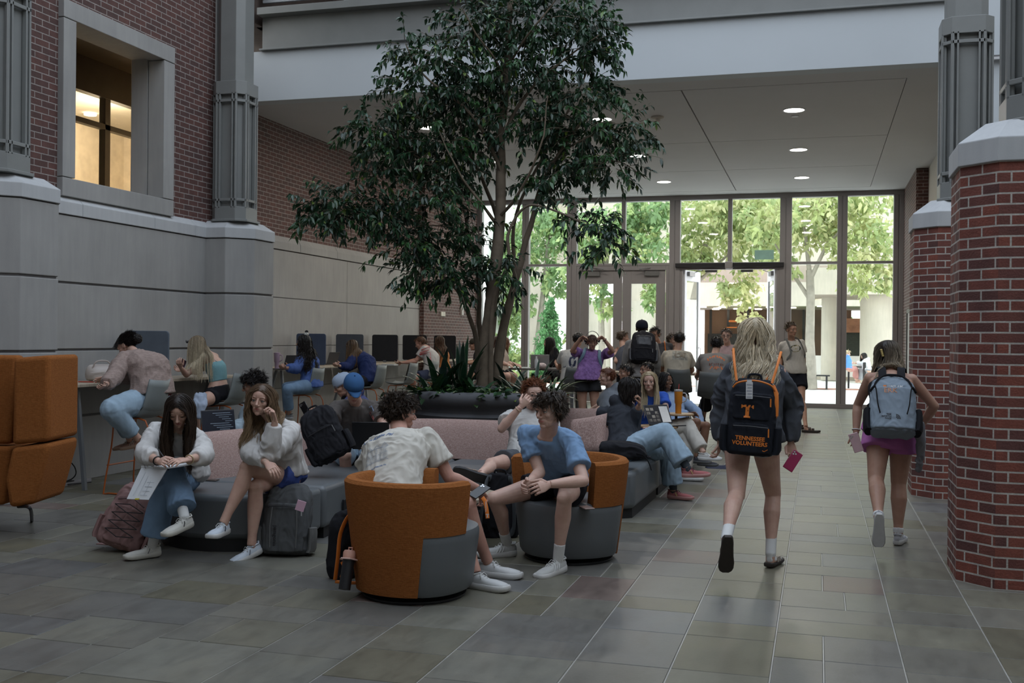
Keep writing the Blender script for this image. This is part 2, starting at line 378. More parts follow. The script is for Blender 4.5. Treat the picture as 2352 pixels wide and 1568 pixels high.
# --- vestibule: ceiling, fascia, beam, walls
ZC = 5.04; YF = 14.2; VX0 = -8.54; VX1 = 1.85; YG = 26.0
b = B(); xs = [-8.6, -6.52, -1.88, 1.09, 2.6]; ys = [YF + .02, 14.97, 19.0, 22.2, 25.25, 26.1]; g = .011
for i in range(len(xs) - 1):
    for j in range(len(ys) - 1):
        x0 = xs[i] + (g if i else 0); x1 = xs[i + 1] - g; y0 = ys[j] + (g if j else 0); y1 = ys[j + 1] - g
        if i == 3 or i == 0:
            if j: continue
            y1 = 26.1
        if j == 0 or j == 4: x0 = xs[i]; x1 = xs[i + 1]
        b.box(x0, x1, y0, y1, ZC, ZC + .03)
b.box(-8.6, 2.6, YF + .05, 26.1, ZC + .02, ZC + .06, 1)
struct(b.build('ceiling', [m_ceil, m_groove], smooth=False))
b = B(); b.box(-8.6, 1.55, YF, YF + .25, ZC - .004, 5.775); b.box(1.55, 6.5, YF + .1, YF + .3, 0, 9.5); struct(b.build('wall_fascia', m_fascia, smooth=False, bevel=.004))
b = B(); b.box(-8.0, 1.6, YF - .07, YF + .12, 5.775, 5.80); b.box(-8.0, 1.6, YF + .03, YF + .1, 5.80, 6.28); b.box(-8.0, 1.6, YF - .14, YF + .2, 6.28, 6.385); struct(b.build('beam_balcony', m_steel, smooth=False, bevel=.004))
b = B(); b.box(-8.2, 6.5, YF + .2, YF + 2.6, 6.2, 6.3); b.box(-9.2, 6.5, YF + 2.6, YF + 2.7, 6.2, 9.5); b.box(-9.2, -8.1, YF - .2, YF + 2.6, 6.2, 9.5); struct(b.build('floor_balcony', plain((.10, .075, .065), .7), smooth=False))
rl = thing('balcony_railing', 'pale metal balusters of balcony railing above the steel beam', 'railing', (0, YF + .05, 0))
b = B(); b.box(-8.0, -6.62, -.02, .02, 6.50, 6.545); b.build('bottom_rail', m_steelL, rl, bevel=.003)
b = B(); b.box(-6.68, -6.62, -.03, .03, 6.39, 7.5); b.build('post', m_steelL, rl)
b = B(); b.box(-8.0, -6.62, -.03, .03, 7.4, 7.46); b.build('top_rail', m_steelL, rl)
b = B(); x = -7.98
while x < -6.7: b.box(x, x + .025, -.012, .012, 6.54, 7.41); x += .098
b.build('balusters', m_steelL, rl)
rl2 = thing('balcony_railing', 'dark set-back railing panel right of the pale balusters', 'railing', (0, YF + .5, 0))
b = B(); b.box(-6.3, -3.6, -.02, .02, 6.46, 6.52); b.build('bottom_rail', m_steel, rl2)
b = B(); x = -6.3
while x < -3.6: b.box(x, x + .02, -.01, .01, 6.52, 7.41); x += .1
b.build('balusters', m_steel, rl2)
# vestibule left wall
b = B(); b.box(VX0 - .3, VX0, 12.3, 22.15, 2.9, ZC); b.box(VX0 - .3, VX0 + .14, 22.15, YG + .1, 0, ZC); b.box(VX0 - .3, VX0 - .01, 12.3, 22.15, 0, 2.95)
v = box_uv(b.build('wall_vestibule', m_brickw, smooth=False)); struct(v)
b = B()
for y0, y1 in ((12.9, 15.2), (15.2, 18.36), (18.365, 22.15)):
    for z0, z1 in ((0, .69), (.70, 1.39), (1.40, 2.175), (2.19, 2.96)): b.box(VX0 - .02, VX0 + .04, y0 + .003, y1 - .003, z0, z1)
b.box(VX0 - .02, VX0 + .03, 12.9, 22.15, 0, 2.95, 1)
for y0, y1 in ((12.9, 15.4), (15.4, 16.45), (16.455, 17.9), (17.905, 19.5), (19.505, 22.15)):
    b.loft([[(VX0 - .02, y0 + .003, 2.975), (VX0 + .055, y0 + .003, 2.975), (VX0 + .055, y1 - .003, 2.975), (VX0 - .02, y1 - .003, 2.975)], [(VX0 - .02, y0 + .003, 3.10), (VX0 + .055, y0 + .003, 3.10), (VX0 + .055, y1 - .003, 3.10), (VX0 - .02, y1 - .003, 3.10)], [(VX0 - .02, y0 + .003, 3.2), (VX0, y0 + .003, 3.2), (VX0, y1 - .003, 3.2), (VX0 - .02, y1 - .003, 3.2)]])
struct(b.build('wall_panel', [m_stone, m_groove], smooth=False, bevel=.005))
b = B(); b.box(VX0 - .3, WX - .05, 12.3, 13.0, 0, 9.5); struct(b.build('wall_return', m_stone, smooth=False))
# right vestibule wall
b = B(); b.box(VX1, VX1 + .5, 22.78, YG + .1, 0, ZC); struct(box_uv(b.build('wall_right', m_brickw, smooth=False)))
b = B(); b.box(2.08, 2.3, YF + .2, 22.8, 0, ZC); b.box(6.4, 6.6, -6, 16, 0, 9.5); b.box(-8, 6.6, -6.1, -6, 0, 9.5); struct(b.build('wall_side', m_pale, smooth=False))
b = B(); b.box(VX1 - .05, VX1 - .002, 23.0, 23.08, 0, 2.25); b.box(VX1 - .05, VX1 - .002, 24.2, 24.28, 0, 2.25); b.box(VX1 - .05, VX1 - .002, 23.0, 24.28, 2.17, 2.25); b.box(VX1 - .03, VX1 - .002, 23.08, 24.2, 0, 2.17, 1)
struct(b.build('door_3', [m_black, m_mull], smooth=False))
fa = thing('fire_alarm_pull', 'small red fire alarm pull station on brick wall at far right', 'fire alarm', (VX1 - .02, 22.95, 1.25)); bb = B(); bb.box(-.04, .02, -.06, .06, -.08, .08); bb.build('housing', plain((.45, .02, .02), .4), fa, bevel=.006); bb = B(); bb.box(-.055, -.04, -.04, .04, -.02, .02); bb.build('handle', m_white, fa)
fa = thing('fire_alarm_pull', 'small red fire alarm pull station on left brick wall behind the plants', 'fire alarm', (VX0 + .16, 23.6, 1.28)); bb = B(); bb.box(-.02, .04, -.07, .07, -.10, .10); bb.build('housing', plain((.45, .02, .03), .4), fa, bevel=.006)
bb = B(); bb.box(0, .03, -.14, .14, -.05, .05); o = bb.build('wall_plaque', plain((.6, .57, .5), .5), bevel=.004); o.location = (VX0 + .14, 23.35, 2.1); tag(o, 'small cream plaque on the brick wall beside the glass', 'sign')
bb = B(); bb.box(0, .05, -.06, .06, -.14, .14); o = bb.build('wall_box', plain((.55, .53, .5), .5), bevel=.006); o.location = (VX0 + .14, 24.7, 2.25); tag(o, 'small grey box fixed high on the brick wall near the glass', 'electrical box')

# --- curtain wall
r = struct(bpy.data.objects.new('window_1', None)); COL.objects.link(r)
b = B()
MU = [(-8.45, -8.27), (-7.21, -7.03), (-6.05, -5.80), (-3.50, -3.24), (-.90, -.63), (.40, .62), (1.63, 1.86)]
for x0, x1 in MU:
    xm = (x0 + x1) / 2; b.box(x0, xm - .012, YG - .09, YG + .09, 0, ZC); b.box(xm + .012, x1, YG - .09, YG + .09, 0, ZC); b.box(xm - .02, xm + .02, YG - .07, YG + .07, 0, ZC)
for x0, x1 in ((-4.68, -4.58), (-2.11, -2.01)): b.box(x0, x1, YG - .07, YG + .07, 3.35, ZC)
b.box(-8.45, 1.86, YG - .1, YG + .1, 4.93, ZC); b.box(-8.45, 1.86, YG - .08, YG + .08, 3.36, 3.42)
b.box(-8.3, -5.9, YG - .08, YG + .08, 0, .1); b.box(-.7, 1.7, YG - .1, YG + .1, 0, .1)
b.build('mullions', m_mull, r, smooth=False, bevel=.004)
pb = B()
def pane(x0, x1, z0, z1): pb.box(x0, x1, YG - .004, YG + .004, z0, z1)
for x0, x1 in ((-8.27, -7.21), (-7.03, -6.05), (-.63, .40), (.62, 1.63)): pane(x0, x1, .1, 3.36); pane(x0, x1, 3.42, 4.93)
for x0, x1 in ((-5.8, -4.68), (-4.58, -3.5), (-3.24, -2.11), (-2.01, -.9)): pane(x0, x1, 3.42, 4.93)
pb.build('pane', m_glass, r, smooth=False)
def door_leaf(name, w, h, M, mat, stile=.22, top=.33, bot=.30, closer=1):
    r = struct(bpy.data.objects.new(name, None)); COL.objects.link(r); r.matrix_world = M
    b = B(); b.box(0, stile, -.025, .025, 0, h); b.box(w - stile, w, -.025, .025, 0, h); b.box(stile, w - stile, -.025, .025, h - top, h); b.box(stile, w - stile, -.025, .025, 0, bot)
    b.build('door_frame', mat, r, smooth=False, bevel=.003)
    b = B(); b.box(stile, w - stile, -.004, .004, bot, h - top); b.build('pane', m_glass, r, smooth=False)
    b = B(); b.tube([(w - .1, -.03, .9), (w - .1, -.08, .9), (w - .1, -.08, 1.35), (w - .1, -.03, 1.35)], .014, 8); b.build('door_handle', m_chrome, r)
    if closer:
        b = B(); b.box(.15, .5, -.09, -.025, h - .14, h - .03); b.tube([(.45, -.06, h - .05), (.62, -.2, h + .02), (.35, -.06, h + .05)], .012, 6); b.build('door_closer', plain((.2, .2, .2), .4, metal=.5), r, bevel=.01)
Hd = 3.24
b = B(); b.box(-5.80, -5.72, YG - .07, YG + .07, 0, 3.36); b.box(-3.58, -3.5, YG - .07, YG + .07, 0, 3.36); b.box(-5.72, -3.58, YG - .07, YG + .07, Hd + .01, 3.36)
b.box(-3.24, -3.17, YG - .07, YG + .07, 0, 3.36); b.box(-.97, -.9, YG - .07, YG + .07, 0, 3.36); b.box(-3.17, -.97, YG - .07, YG + .07, Hd + .01, 3.36)
struct(b.build('trim_1', m_mull, smooth=False, bevel=.003))
door_leaf('door_1', 1.05, Hd, TR((-5.71, YG, .01)), m_mull); door_leaf('door_2', 1.05, Hd, TR((-3.60, YG, .01), 0) @ Matrix.Scale(-1, 4, (1, 0, 0)), m_mull)
door_leaf('door_4', 1.03, Hd, TR((-3.15, YG + .02, .01), math.radians(75)), m_white, .13, .25, .25); door_leaf('door_5', 1.03, Hd, TR((-.99, YG + .02, .01), math.radians(-78)) @ Matrix.Scale(-1, 4, (1, 0, 0)), m_white, .13, .25, .25)
dr = thing('door_operator', 'black automatic door operator bar above the open entrance doors', 'door operator', (-2.07, YG - .12, 3.36))
b = B(); b.box(-1.27, 1.27, -.06, .05, -.06, .04); b.build('housing', m_black, dr, bevel=.004)
b = B(); b.box(-.09, .09, -.11, .04, -.10, .07); b.build('motion_sensor', m_mull, dr, bevel=.02)
for s in (-1, 1): b = B(); b.box(s * .42 - .14, s * .42 + .14, -.02, .05, -.18, -.125); b.build('bracket', plain((.05, .05, .05), .4), dr, bevel=.004)
o = B().box(-.22, .22, -.01, .01, -.11, .11).build('exit_sign', [plain((.35, .62, .55), .4)], smooth=False); o.location = (-1.25, YG - .2, 3.58); tag(o, 'pale green sign hanging inside the glass right of the door operator', 'sign')

# --- ceiling downlights
m_lamp = emis('downlight_glow', (1, .93, .84), 9)
def downlight(x, y, lab):
    t = thing('downlight', lab, 'ceiling light', (x, y, ZC), group='round recessed lights in the ceiling')
    b = B(); b.lathe([(.17, -.004), (.17, -.012), (.15, -.012), (.148, -.001), (.148, .0), (.17, 0)], 28, cap=False); b.build('trim_ring', m_white, t)
    b = B(); b.lathe([(.001, -.004), (.149, -.004), (.149, -.002), (.001, -.002)], 28); b.build('diffuser', m_lamp, t)
    L = bpy.data.lights.new('l', 'AREA'); L.shape = 'DISK'; L.size = .28; L.energy = 14; L.color = (1, .92, .82); lo = bpy.data.objects.new('lamp_glow', L); COL.objects.link(lo); lo.parent = t; lo.location = (0, 0, -.02)
dn = {(-.39, 16.62): 'bright round downlight, nearest to the white fascia at right', (-.385, 20.08): 'round downlight behind the one nearest the fascia, second along the right row', (-.38, 23.53): 'round downlight nearest the glass wall in the right row',
      (-3.33, 20.1): 'round downlight left of centre, in the middle of its row', (-3.31, 23.53): 'round downlight nearest the glass wall left of the open doors', (-3.33, 16.62): 'round downlight glimpsed through the top right leaves',
      (-6.27, 16.62): 'round downlight glimpsed through the left leaves', (-6.27, 20.1): 'round downlight hidden among leaves beside the brick wall', (-6.27, 23.5): 'round downlight over the brick wall near the glass'}
for (x, y), l in dn.items(): downlight(x, y, l)
t = thing('smoke_detector', 'small round smoke detector on the ceiling right of the leaves', 'smoke detector', onz(1510, 268, ZC)); B().lathe([(.001, 0), (.10, 0), (.10, -.02), (.05, -.035), (.045, -.07), (.001, -.08)], 20).build('housing', m_pale, t)
t = thing('sprinkler_head', 'small white sprinkler disc on the ceiling below the front downlight', 'sprinkler', onz(1826, 266, ZC)); B().lathe([(.001, 0), (.06, 0), (.055, -.015), (.001, -.02)], 18).build('cover', m_white, t)

# lit room behind the opening
b = B(); px = -9.6
for y in (8.4, 10.2, 11.4, 12.735, 14.05, 15.4, 16.6): b.box(px - .05, px + .05, y - .055, y + .055, 3.1, 5.0)
b.box(px - .06, px + .06, 8.3, 17, 4.83, 5.32); b.box(px - .05, px + .05, 8.3, 17, 4.40, 4.47); b.box(px - .05, px + .05, 8.3, 17, 3.1, 3.16)
r = struct(bpy.data.objects.new('window_2', None)); COL.objects.link(r)
b.build('window_frame', plain((.075, .062, .05), .5), r, smooth=False)
B().box(px - .005, px + .005, 8.3, 17, 3.1, 5.0).build('pane', m_glass, r, smooth=False)
L = bpy.data.lights.new('l', 'POINT'); L.shadow_soft_size = .35; L.energy = 75; L.color = (1, .76, .52); lo = bpy.data.objects.new('room_lamp', L); COL.objects.link(lo); lo.location = (-11.0, 14.6, 4.75)
t = thing('ceiling_lamp', 'bright linear lamp in the lit room behind the wall opening', 'ceiling light', (-10.6, 13.7, 5.28)); B().box(-.15, .15, -.9, .5, -.03, 0).build('diffuser', emis('warm_lamp', (1, .82, .6), 12), t)
t = thing('ceiling_lamp', 'small round warm lamp in the lit room, below the linear lamp', 'ceiling light', (-11.9, 15.4, 5.28)); B().lathe([(.001, -.02), (.1, -.02), (.1, 0), (.001, 0)], 18).build('diffuser', emis('warm_lamp2', (1, .8, .55), 6), t)
# ================================================================ outside: plaza, building, trees
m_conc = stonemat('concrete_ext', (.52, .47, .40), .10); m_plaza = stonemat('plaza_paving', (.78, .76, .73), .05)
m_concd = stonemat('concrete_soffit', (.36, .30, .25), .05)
b = B(); b.add([(-45, YG + .1, -.02), (40, YG + .1, -.02), (40, 120, -.02), (-45, 120, -.02)], [(0, 1, 2, 3)]); struct(b.build('ground_plaza', m_plaza, smooth=False))
b = B(); b.box(-20, 20, 36.2, 36.9, -.02, .004); struct(b.build('path_brick', plain((.40, .20, .15), .8), smooth=False))
b = B(); b.box(-6, 8, 45, 45.4, 0, .12); b.box(-6, 8, 48, 54, 0, .1, 1); struct(b.build('kerb', [m_conc, plain((.16, .30, .07), .9)], smooth=False))
bd = thing('campus_building', 'pale concrete building with deep overhang and lit soffit beyond the glass doors', 'building', (-4, 50, 0))
def bb_(x0, x1, y0, y1, z0, z1, b): b.box(x0 + 4, x1 + 4, y0 - 50, y1 - 50, z0, z1)
b = B(); bb_(-9, 6, 49.6, 50, 3.12, 4.2, b); b.build('overhang_band', m_conc, bd, smooth=False)
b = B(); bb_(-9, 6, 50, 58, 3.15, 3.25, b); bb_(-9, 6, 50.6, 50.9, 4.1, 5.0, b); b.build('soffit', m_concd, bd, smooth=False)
b = B(); bb_(-40, 12, 51, 51.5, 4.9, 9.2, b); bb_(-40, -12.5, 49, 51, 0, 9.2, b); b.build('upper_wall', m_conc, bd, smooth=False)
b = B(); bb_(-5.8, 1.6, 57, 57.4, 0, 3.2, b); b.build('entrance_wall', plain((.16, .085, .05), .5, .3, .8), bd, smooth=False)
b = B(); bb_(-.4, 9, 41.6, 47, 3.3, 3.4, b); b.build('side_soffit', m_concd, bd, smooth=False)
b = B(); bb_(-.4, 9, 41.4, 41.6, 3.3, 4.3, b); b.build('side_band', m_conc, bd, smooth=False)
b = B(); bb_(-9, -5.7, 50.5, 51, 0, 3.2, b); b.build('entrance_pier', m_conc, bd, smooth=False)
b = B(); bb_(-5.6, -1.5, 56.7, 56.8, .9, 1.9, b)
for x in (-5.5, -4.6, -3.6, -2.6, -1.6, -.8): bb_(x, x + .12, 56.6, 56.75, 0, 3.2, b)
b.build('dark_glazing', plain((.02, .02, .022), .2), bd, smooth=False)
b = B(); bb_(-4.6, -3.9, 56.5, 56.6, 2.2, 2.25, b); bb_(-4.5, -4.0, 56.5, 56.6, 2.5, 2.6, b); b.build('orange_sign', plain((.7, .2, .04), .5), bd, smooth=False)
b = B(); bb_(-5.5, 3, 46.5, 46.8, 0, .95, b); b.build('low_wall', stonemat('low_wall_pale', (.80, .78, .76), .03), bd, smooth=False)
for x0, x1, y in ((-10.9, -9.2, 48), (-8.6, -7.2, 48.4), (.1, 1.0, 44), (1.5, 2.8, 42.0)): b = B(); b.lathe([((x1 - x0) / 2, 0), ((x1 - x0) / 2, 3.3)], 20, c=((x0 + x1) / 2 + 4, y - 50 + .5, 0)); b.build('round_column', m_conc, bd)
for i, (x, y) in enumerate(((-5.3, 51.2), (-4.4, 51.4), (-3.3, 52.3), (-2.2, 51.2), (-3.9, 54), (-4.8, 53.2), (-5.0, 54.6), (-2.9, 54.5), (-1.2, 52), (.1, 46.5))):
    bx = B().lathe([(.001, 0), (.17, 0), (.17, .03), (.001, .03)], 16).build('soffit_lamp', emis('soffit_lamp', (1, .9, .72), 14) if i == 0 else bpy.data.materials['soffit_lamp'], bd); bx.location = (x + 4, y - 50, 3.10 if i < 9 else 3.0)
b = B(); b.box(-40, -12.25, 39, 45, 0, 9); tag(b.build('stair_tower', stonemat('white_wall', (.82, .82, .82), .03), smooth=False), 'bright white wall beyond the leftmost glass pane', 'building')
b = B(); b.box(1.0, 9, 56, 56.3, 0, 2.3); tag(b.build('screen_fence', plain((.03, .035, .03), .7), smooth=False), 'dark fence behind the round columns across the plaza', 'fence')
b = B(); b.box(1.0, 9, 55.5, 55.9, 2.0, 2.7); tag(b.build('brick_planter', plain((.42, .18, .12), .8, .3, 2), smooth=False), 'orange-red brick strip above the dark fence', 'planter')

def leafmesh(P, D, Nn, L, W, cols, name, mat, parent=None, droop=.25):
    """P base points, D directions, Nn side vectors (n,3); each leaf a folded pointed blade"""
    n = len(P); P = np.asarray(P); D = np.asarray(D); D /= np.linalg.norm(D, axis=1)[:, None] + 1e-9
    S = np.cross(D, Nn); S /= np.linalg.norm(S, axis=1)[:, None] + 1e-9; U = np.cross(S, D)
    L = np.asarray(L)[:, None]; W = np.asarray(W)[:, None]
    mid = P + D * L * .42 - U * L * .0; tip = P + D * L + np.array([0, 0, -1]) * L * droop
    a = mid + S * W * .5 + U * W * .18; c = mid - S * W * .5 + U * W * .18
    q = P + D * L * .75 + np.array([0, 0, -1]) * L * droop * .5; e = q + S * W * .34 + U * W * .1; f = q - S * W * .34 + U * W * .1
    V = np.stack([P, a, e, tip, f, c, mid, q], 1).reshape(-1, 3); F = np.array([(0, 6, 1), (1, 6, 7, 2), (2, 7, 3), (0, 5, 6), (5, 4, 7, 6), (4, 3, 7)], dtype=object)
    me = bpy.data.meshes.new(name); fl = []
    base = [(0, 1, 6), (1, 2, 7, 6), (2, 3, 7), (0, 6, 5), (5, 6, 7, 4), (4, 7, 3)]
    nl = sum(len(x) for x in base); li = np.concatenate([np.array(x) for x in base]); LI = (li[None, :] + (np.arange(n) * 8)[:, None]).ravel()
    sz = np.array([len(x) for x in base]); st = np.concatenate([[0], np.cumsum(sz)[:-1]]); ST = (st[None, :] + (np.arange(n) * nl)[:, None]).ravel(); SZ = np.tile(sz, n)
    me.vertices.add(len(V)); me.vertices.foreach_set('co', V.ravel()); me.loops.add(len(LI)); me.loops.foreach_set('vertex_index', LI.astype('i'))
    me.polygons.add(len(ST)); me.polygons.foreach_set('loop_start', ST.astype('i')); me.polygons.foreach_set('loop_total', SZ.astype('i')); me.update(calc_edges=True)
    at_ = me.color_attributes.new('Col', 'FLOAT_COLOR', 'POINT'); C = np.ones((n, 8, 4), 'f'); C[:, :, :3] = np.asarray(cols)[:, None, :]; at_.data.foreach_set('color', C.ravel())
    me.materials.append(mat); me.polygons.foreach_set('use_smooth', [True] * len(ST)); o = bpy.data.objects.new(name, me); COL.objects.link(o)
    if parent is not None: o.parent = parent
    return o
m_leafx = attrmat('leaf_outdoor', .6, trans=.45); m_barkx = plain((.30, .27, .23), .9, .2, 4)
def cloud(blobs, n, L, W, cols, rg, droopy=.3, shell=.5):
    wts = np.array([b[3] * b[4] * b[5] for b in blobs]) ** .67; wts = wts / wts.sum(); P = []; D = []; Cc = []
    for b_, w_ in zip(blobs, wts):
        k = int(n * w_) + 1; d = rg.normal(size=(k, 3)); d /= np.linalg.norm(d, axis=1)[:, None]; rr = rg.uniform(shell, 1.0, k)[:, None]
        # clumps: bundle leaves towards random twig ends
        kc = max(1, k // 14); tw = rg.normal(size=(kc, 3)); tw /= np.linalg.norm(tw, axis=1)[:, None]; tr = rg.uniform(.35, 1.05, kc)[:, None]
        idx = rg.integers(0, kc, k); base = tw[idx] * tr[idx] + rg.normal(size=(k, 3)) * .10
        P.append(np.array(b_[:3]) + base * np.array(b_[3:6])); D.append(d * 1.0 + np.array([0, 0, -droopy])); 
        ci = rg.integers(0, len(cols), kc)[idx]; Cc.append(np.array(cols)[ci] * rg.uniform(.8, 1.2, k)[:, None])
    P = np.concatenate(P); D = np.concatenate(D); Cc = np.concatenate(Cc); m = len(P)
    return P, D, rg.normal(size=(m, 3)), rg.uniform(.7, 1.25, m) * L, rg.uniform(.7, 1.2, m) * W, Cc
def outtree(name, label, base, trunks, blobs, n, cols, L=.22, W=.13, seed=1, cat='tree'):
    rg = np.random.default_rng(seed); t = thing(name, label, cat, base)
    M = Matrix.Translation(-Vector(base)); b = B()
    for pts, r0, r1 in trunks:
        k = len(pts); b.tube([M @ Vector(p) for p in pts], [r0 + (r1 - r0) * i / (k - 1) for i in range(k)], 8)
    b.build('trunk', m_barkx, t)
    P, D, Nn, LL, WW, Cc = cloud(blobs, n, L, W, cols, rg); leafmesh(P - np.array(base), D, Nn, LL, WW, Cc, 'foliage', m_leafx, t)
def bp(px, py, Y, rx, ry, dz=1.0):
    r = ray(px, py); p = CC + r * (Y / r.y); s = depth(p) / FOC; return (p.x, p.y, p.z, rx * s, max(rx, ry) * s * dz, ry * s)
def wp(px, py, Y): r = ray(px, py); return tuple(CC + r * (Y / r.y))
GL = [(.44, .50, .22), (.52, .56, .27), (.36, .44, .20), (.58, .58, .32)]; GM = [(.26, .40, .18), (.34, .46, .20), (.22, .34, .16), (.42, .52, .24)]
outtree('plaza_tree', 'light green tree with forked pale trunk beyond the right glass panes', wp(1862, 880, 36)[:2] + (0,),
        [([wp(1866, 893, 36), wp(1860, 780, 36), wp(1862, 690, 36), wp(1860, 620, 36)], .16, .12), ([wp(1862, 690, 36), wp(1815, 620, 36.3), wp(1780, 560, 36.5)], .08, .03), ([wp(1862, 640, 36), wp(1900, 560, 35.7), wp(1960, 500, 35.5)], .08, .03), ([wp(1860, 630, 36), wp(1850, 540, 36), wp(1830, 450, 36)], .08, .03)],
        [bp(1860, 500, 36, 110, 70), bp(1980, 560, 35.6, 90, 80), bp(1770, 520, 36.5, 80, 60), bp(2010, 640, 35.5, 60, 40), bp(1950, 460, 36, 110, 50), bp(1800, 620, 36, 50, 30)], 5200, GL, seed=2)
outtree('plaza_tree', 'light green tree drooping over the open doors and entrance canopy', wp(1640, 880, 39)[:2] + (0,),
        [([wp(1580, 900, 39), wp(1590, 700, 39), wp(1620, 560, 39)], .14, .1), ([wp(1600, 650, 39), wp(1700, 560, 38.6)], .07, .03)],
        [bp(1640, 500, 39, 100, 70), bp(1720, 560, 38.6, 80, 70), bp(1700, 670, 38.4, 55, 40), bp(1600, 590, 38.8, 60, 50), bp(1730, 470, 38.8, 80, 50), bp(1730, 730, 38.2, 25, 14)], 5200, GL, seed=3)
outtree('plaza_tree', 'mid green tree beyond the upper panes over the closed doors', wp(1420, 880, 37)[:2] + (0,),
        [([wp(1385, 900, 37), wp(1380, 700, 37), wp(1400, 540, 37)], .13, .08)],
        [bp(1380, 540, 37, 90, 70), bp(1470, 540, 36.6, 80, 70), bp(1350, 620, 36.8, 60, 50), bp(1400, 690, 36.5, 45, 40), bp(1490, 480, 37, 70, 50), bp(1500, 680, 36.5, 40, 40), bp(1470, 620, 37, 60, 30)], 5200, GM + GL[:1], seed=4)
outtree('plaza_tree', 'mid green leaning tree behind the conical shrub at left', wp(1240, 880, 41)[:2] + (0,),
        [([wp(1225, 880, 41), wp(1240, 740, 41), wp(1256, 600, 41), wp(1260, 520, 41)], .15, .06), ([wp(1240, 740, 41), wp(1300, 640, 41)], .07, .03)],
        [bp(1240, 540, 41, 80, 70), bp(1180, 600, 40.6, 60, 70), bp(1280, 640, 40.8, 50, 50), bp(1190, 700, 40.5, 40, 50), bp(1290, 520, 41, 60, 60)], 4200, GM, seed=5)
outtree('conical_shrub', 'dense bright green conical evergreen shrub outside the left glass', wp(1262, 860, 38)[:2] + (0,),
        [([wp(1262, 880, 38), wp(1262, 760, 38)], .06, .04)], [bp(1262, 840, 38, 38, 45), bp(1262, 790, 38, 30, 45), bp(1262, 740, 38, 20, 38), bp(1262, 705, 38, 10, 28)], 5200, [(.10, .26, .10), (.14, .33, .13)], .13, .07, seed=6, cat='shrub')
outtree('plaza_bush', 'low mixed green bushes outside the lower left glass', wp(1180, 880, 40)[:2] + (0,),
        [([wp(1180, 860, 40), wp(1180, 820, 40)], .05, .03)], [bp(1140, 800, 40, 40, 40), bp(1190, 820, 39.5, 40, 35), bp(1320, 800, 42, 30, 40), bp(1230, 850, 39, 60, 20), bp(1170, 740, 41, 30, 40)], 2600, GM + GL[:1], .18, .11, seed=7, cat='shrub')
outtree('plaza_tree', 'dark green trees rising far behind the concrete building', wp(1700, 700, 70)[:2] + (0,),
        [([wp(1650, 780, 70), wp(1650, 500, 70)], .3, .2)], [bp(1600, 440, 70, 160, 70), bp(1400, 450, 70, 150, 60), bp(1950, 440, 70, 150, 80), bp(1150, 480, 70, 120, 60), bp(1920, 760, 62, 60, 30), bp(2060, 760, 62, 60, 40)], 4500, [(.10, .18, .07), (.15, .24, .09)], .5, .35, seed=8)
t = thing('plaza_bench', 'dark slatted bench beside the plaza tree trunk', 'bench', tuple(onz(1880, 893, 0))); b = B()
for i in range(4): b.box(-.9, .35, -.2 + i * .1, -.12 + i * .1, .42, .46)
b.build('seat', m_black, t); 
for x in (-.8, .22): bb = B(); bb.box(x, x + .06, -.18, .16, 0, .42); bb.build('leg', m_black, t)
t = thing('cafe_table', 'dark outdoor table between two seated people on the plaza', 'table', tuple(onz(1972, 892, 0))); bb = B(); bb.box(-.45, .45, -.4, .4, .70, .74); bb.build('tabletop', m_black, t)
for x in (-.35, .3): bb = B(); bb.box(x, x + .06, -.05, .05, 0, .70); bb.build('leg', m_black, t)
b = B(); b.lathe([(.05, 0), (.05, .9), (.03, .92)], 10); o = b.build('bollard', m_black); o.location = onz(1985, 900, 0); tag(o, 'thin black post standing on the plaza by the outdoor table', 'bollard')
# ================================================================ planter, ficus and its underplanting
PD = 11.95; pc = onz(1119, 905, .97); pc = at(1119, 905, PD); PCX, PCY = pc.x, pc.y
m_felt = clothmat((.052, .054, .060), 420, .9, .35, .10)
pl = thing('round_planter', 'large round charcoal planter with rolled rim behind the pink sofa', 'planter', (PCX, PCY, 0))
B().lathe([(.80, 0), (.80, .62), (.83, .70), (.845, .725), (.82, .74), (.80, .755), (.81, .80), (.85, .835), (.875, .86), (.895, .90), (.89, .945), (.86, .975), (.82, .985), (.79, .97), (.77, .93), (.77, .86)], 72, cap=False).build('bowl', plain((.095, .098, .105), .8, .1, 8, .25, 300), pl)
B().lathe([(.001, .88), (.76, .87), (.775, .86)], 48, cap=False).build('soil', plain((.035, .025, .018), 1, .4, 20, .6, 40), pl)
def tp(px, py, dd=0): return at(px, py, PD + dd)
m_bark = plain((.155, .120, .085), .85, .25, 7, .4, 50)
fic = thing('ficus_tree', 'tall weeping fig tree with several pale trunks in the round planter', 'tree', (PCX, PCY, .88))
MF = Matrix.Translation(-Vector((PCX, PCY, .88)))
def smoothpts(pts, k=4):
    out = []; P = [pts[0]] + list(pts) + [pts[-1]]
    for i in range(1, len(P) - 2):
        for j in range(k):
            t_ = j / k; a, b_, c, d = P[i - 1], P[i], P[i + 1], P[i + 2]
            out.append(.5 * ((2 * b_) + (c - a) * t_ + (2 * a - 5 * b_ + 4 * c - d) * t_ ** 2 + (3 * b_ - a - 3 * c + d) * t_ ** 3))
    out.append(pts[-1]); return out
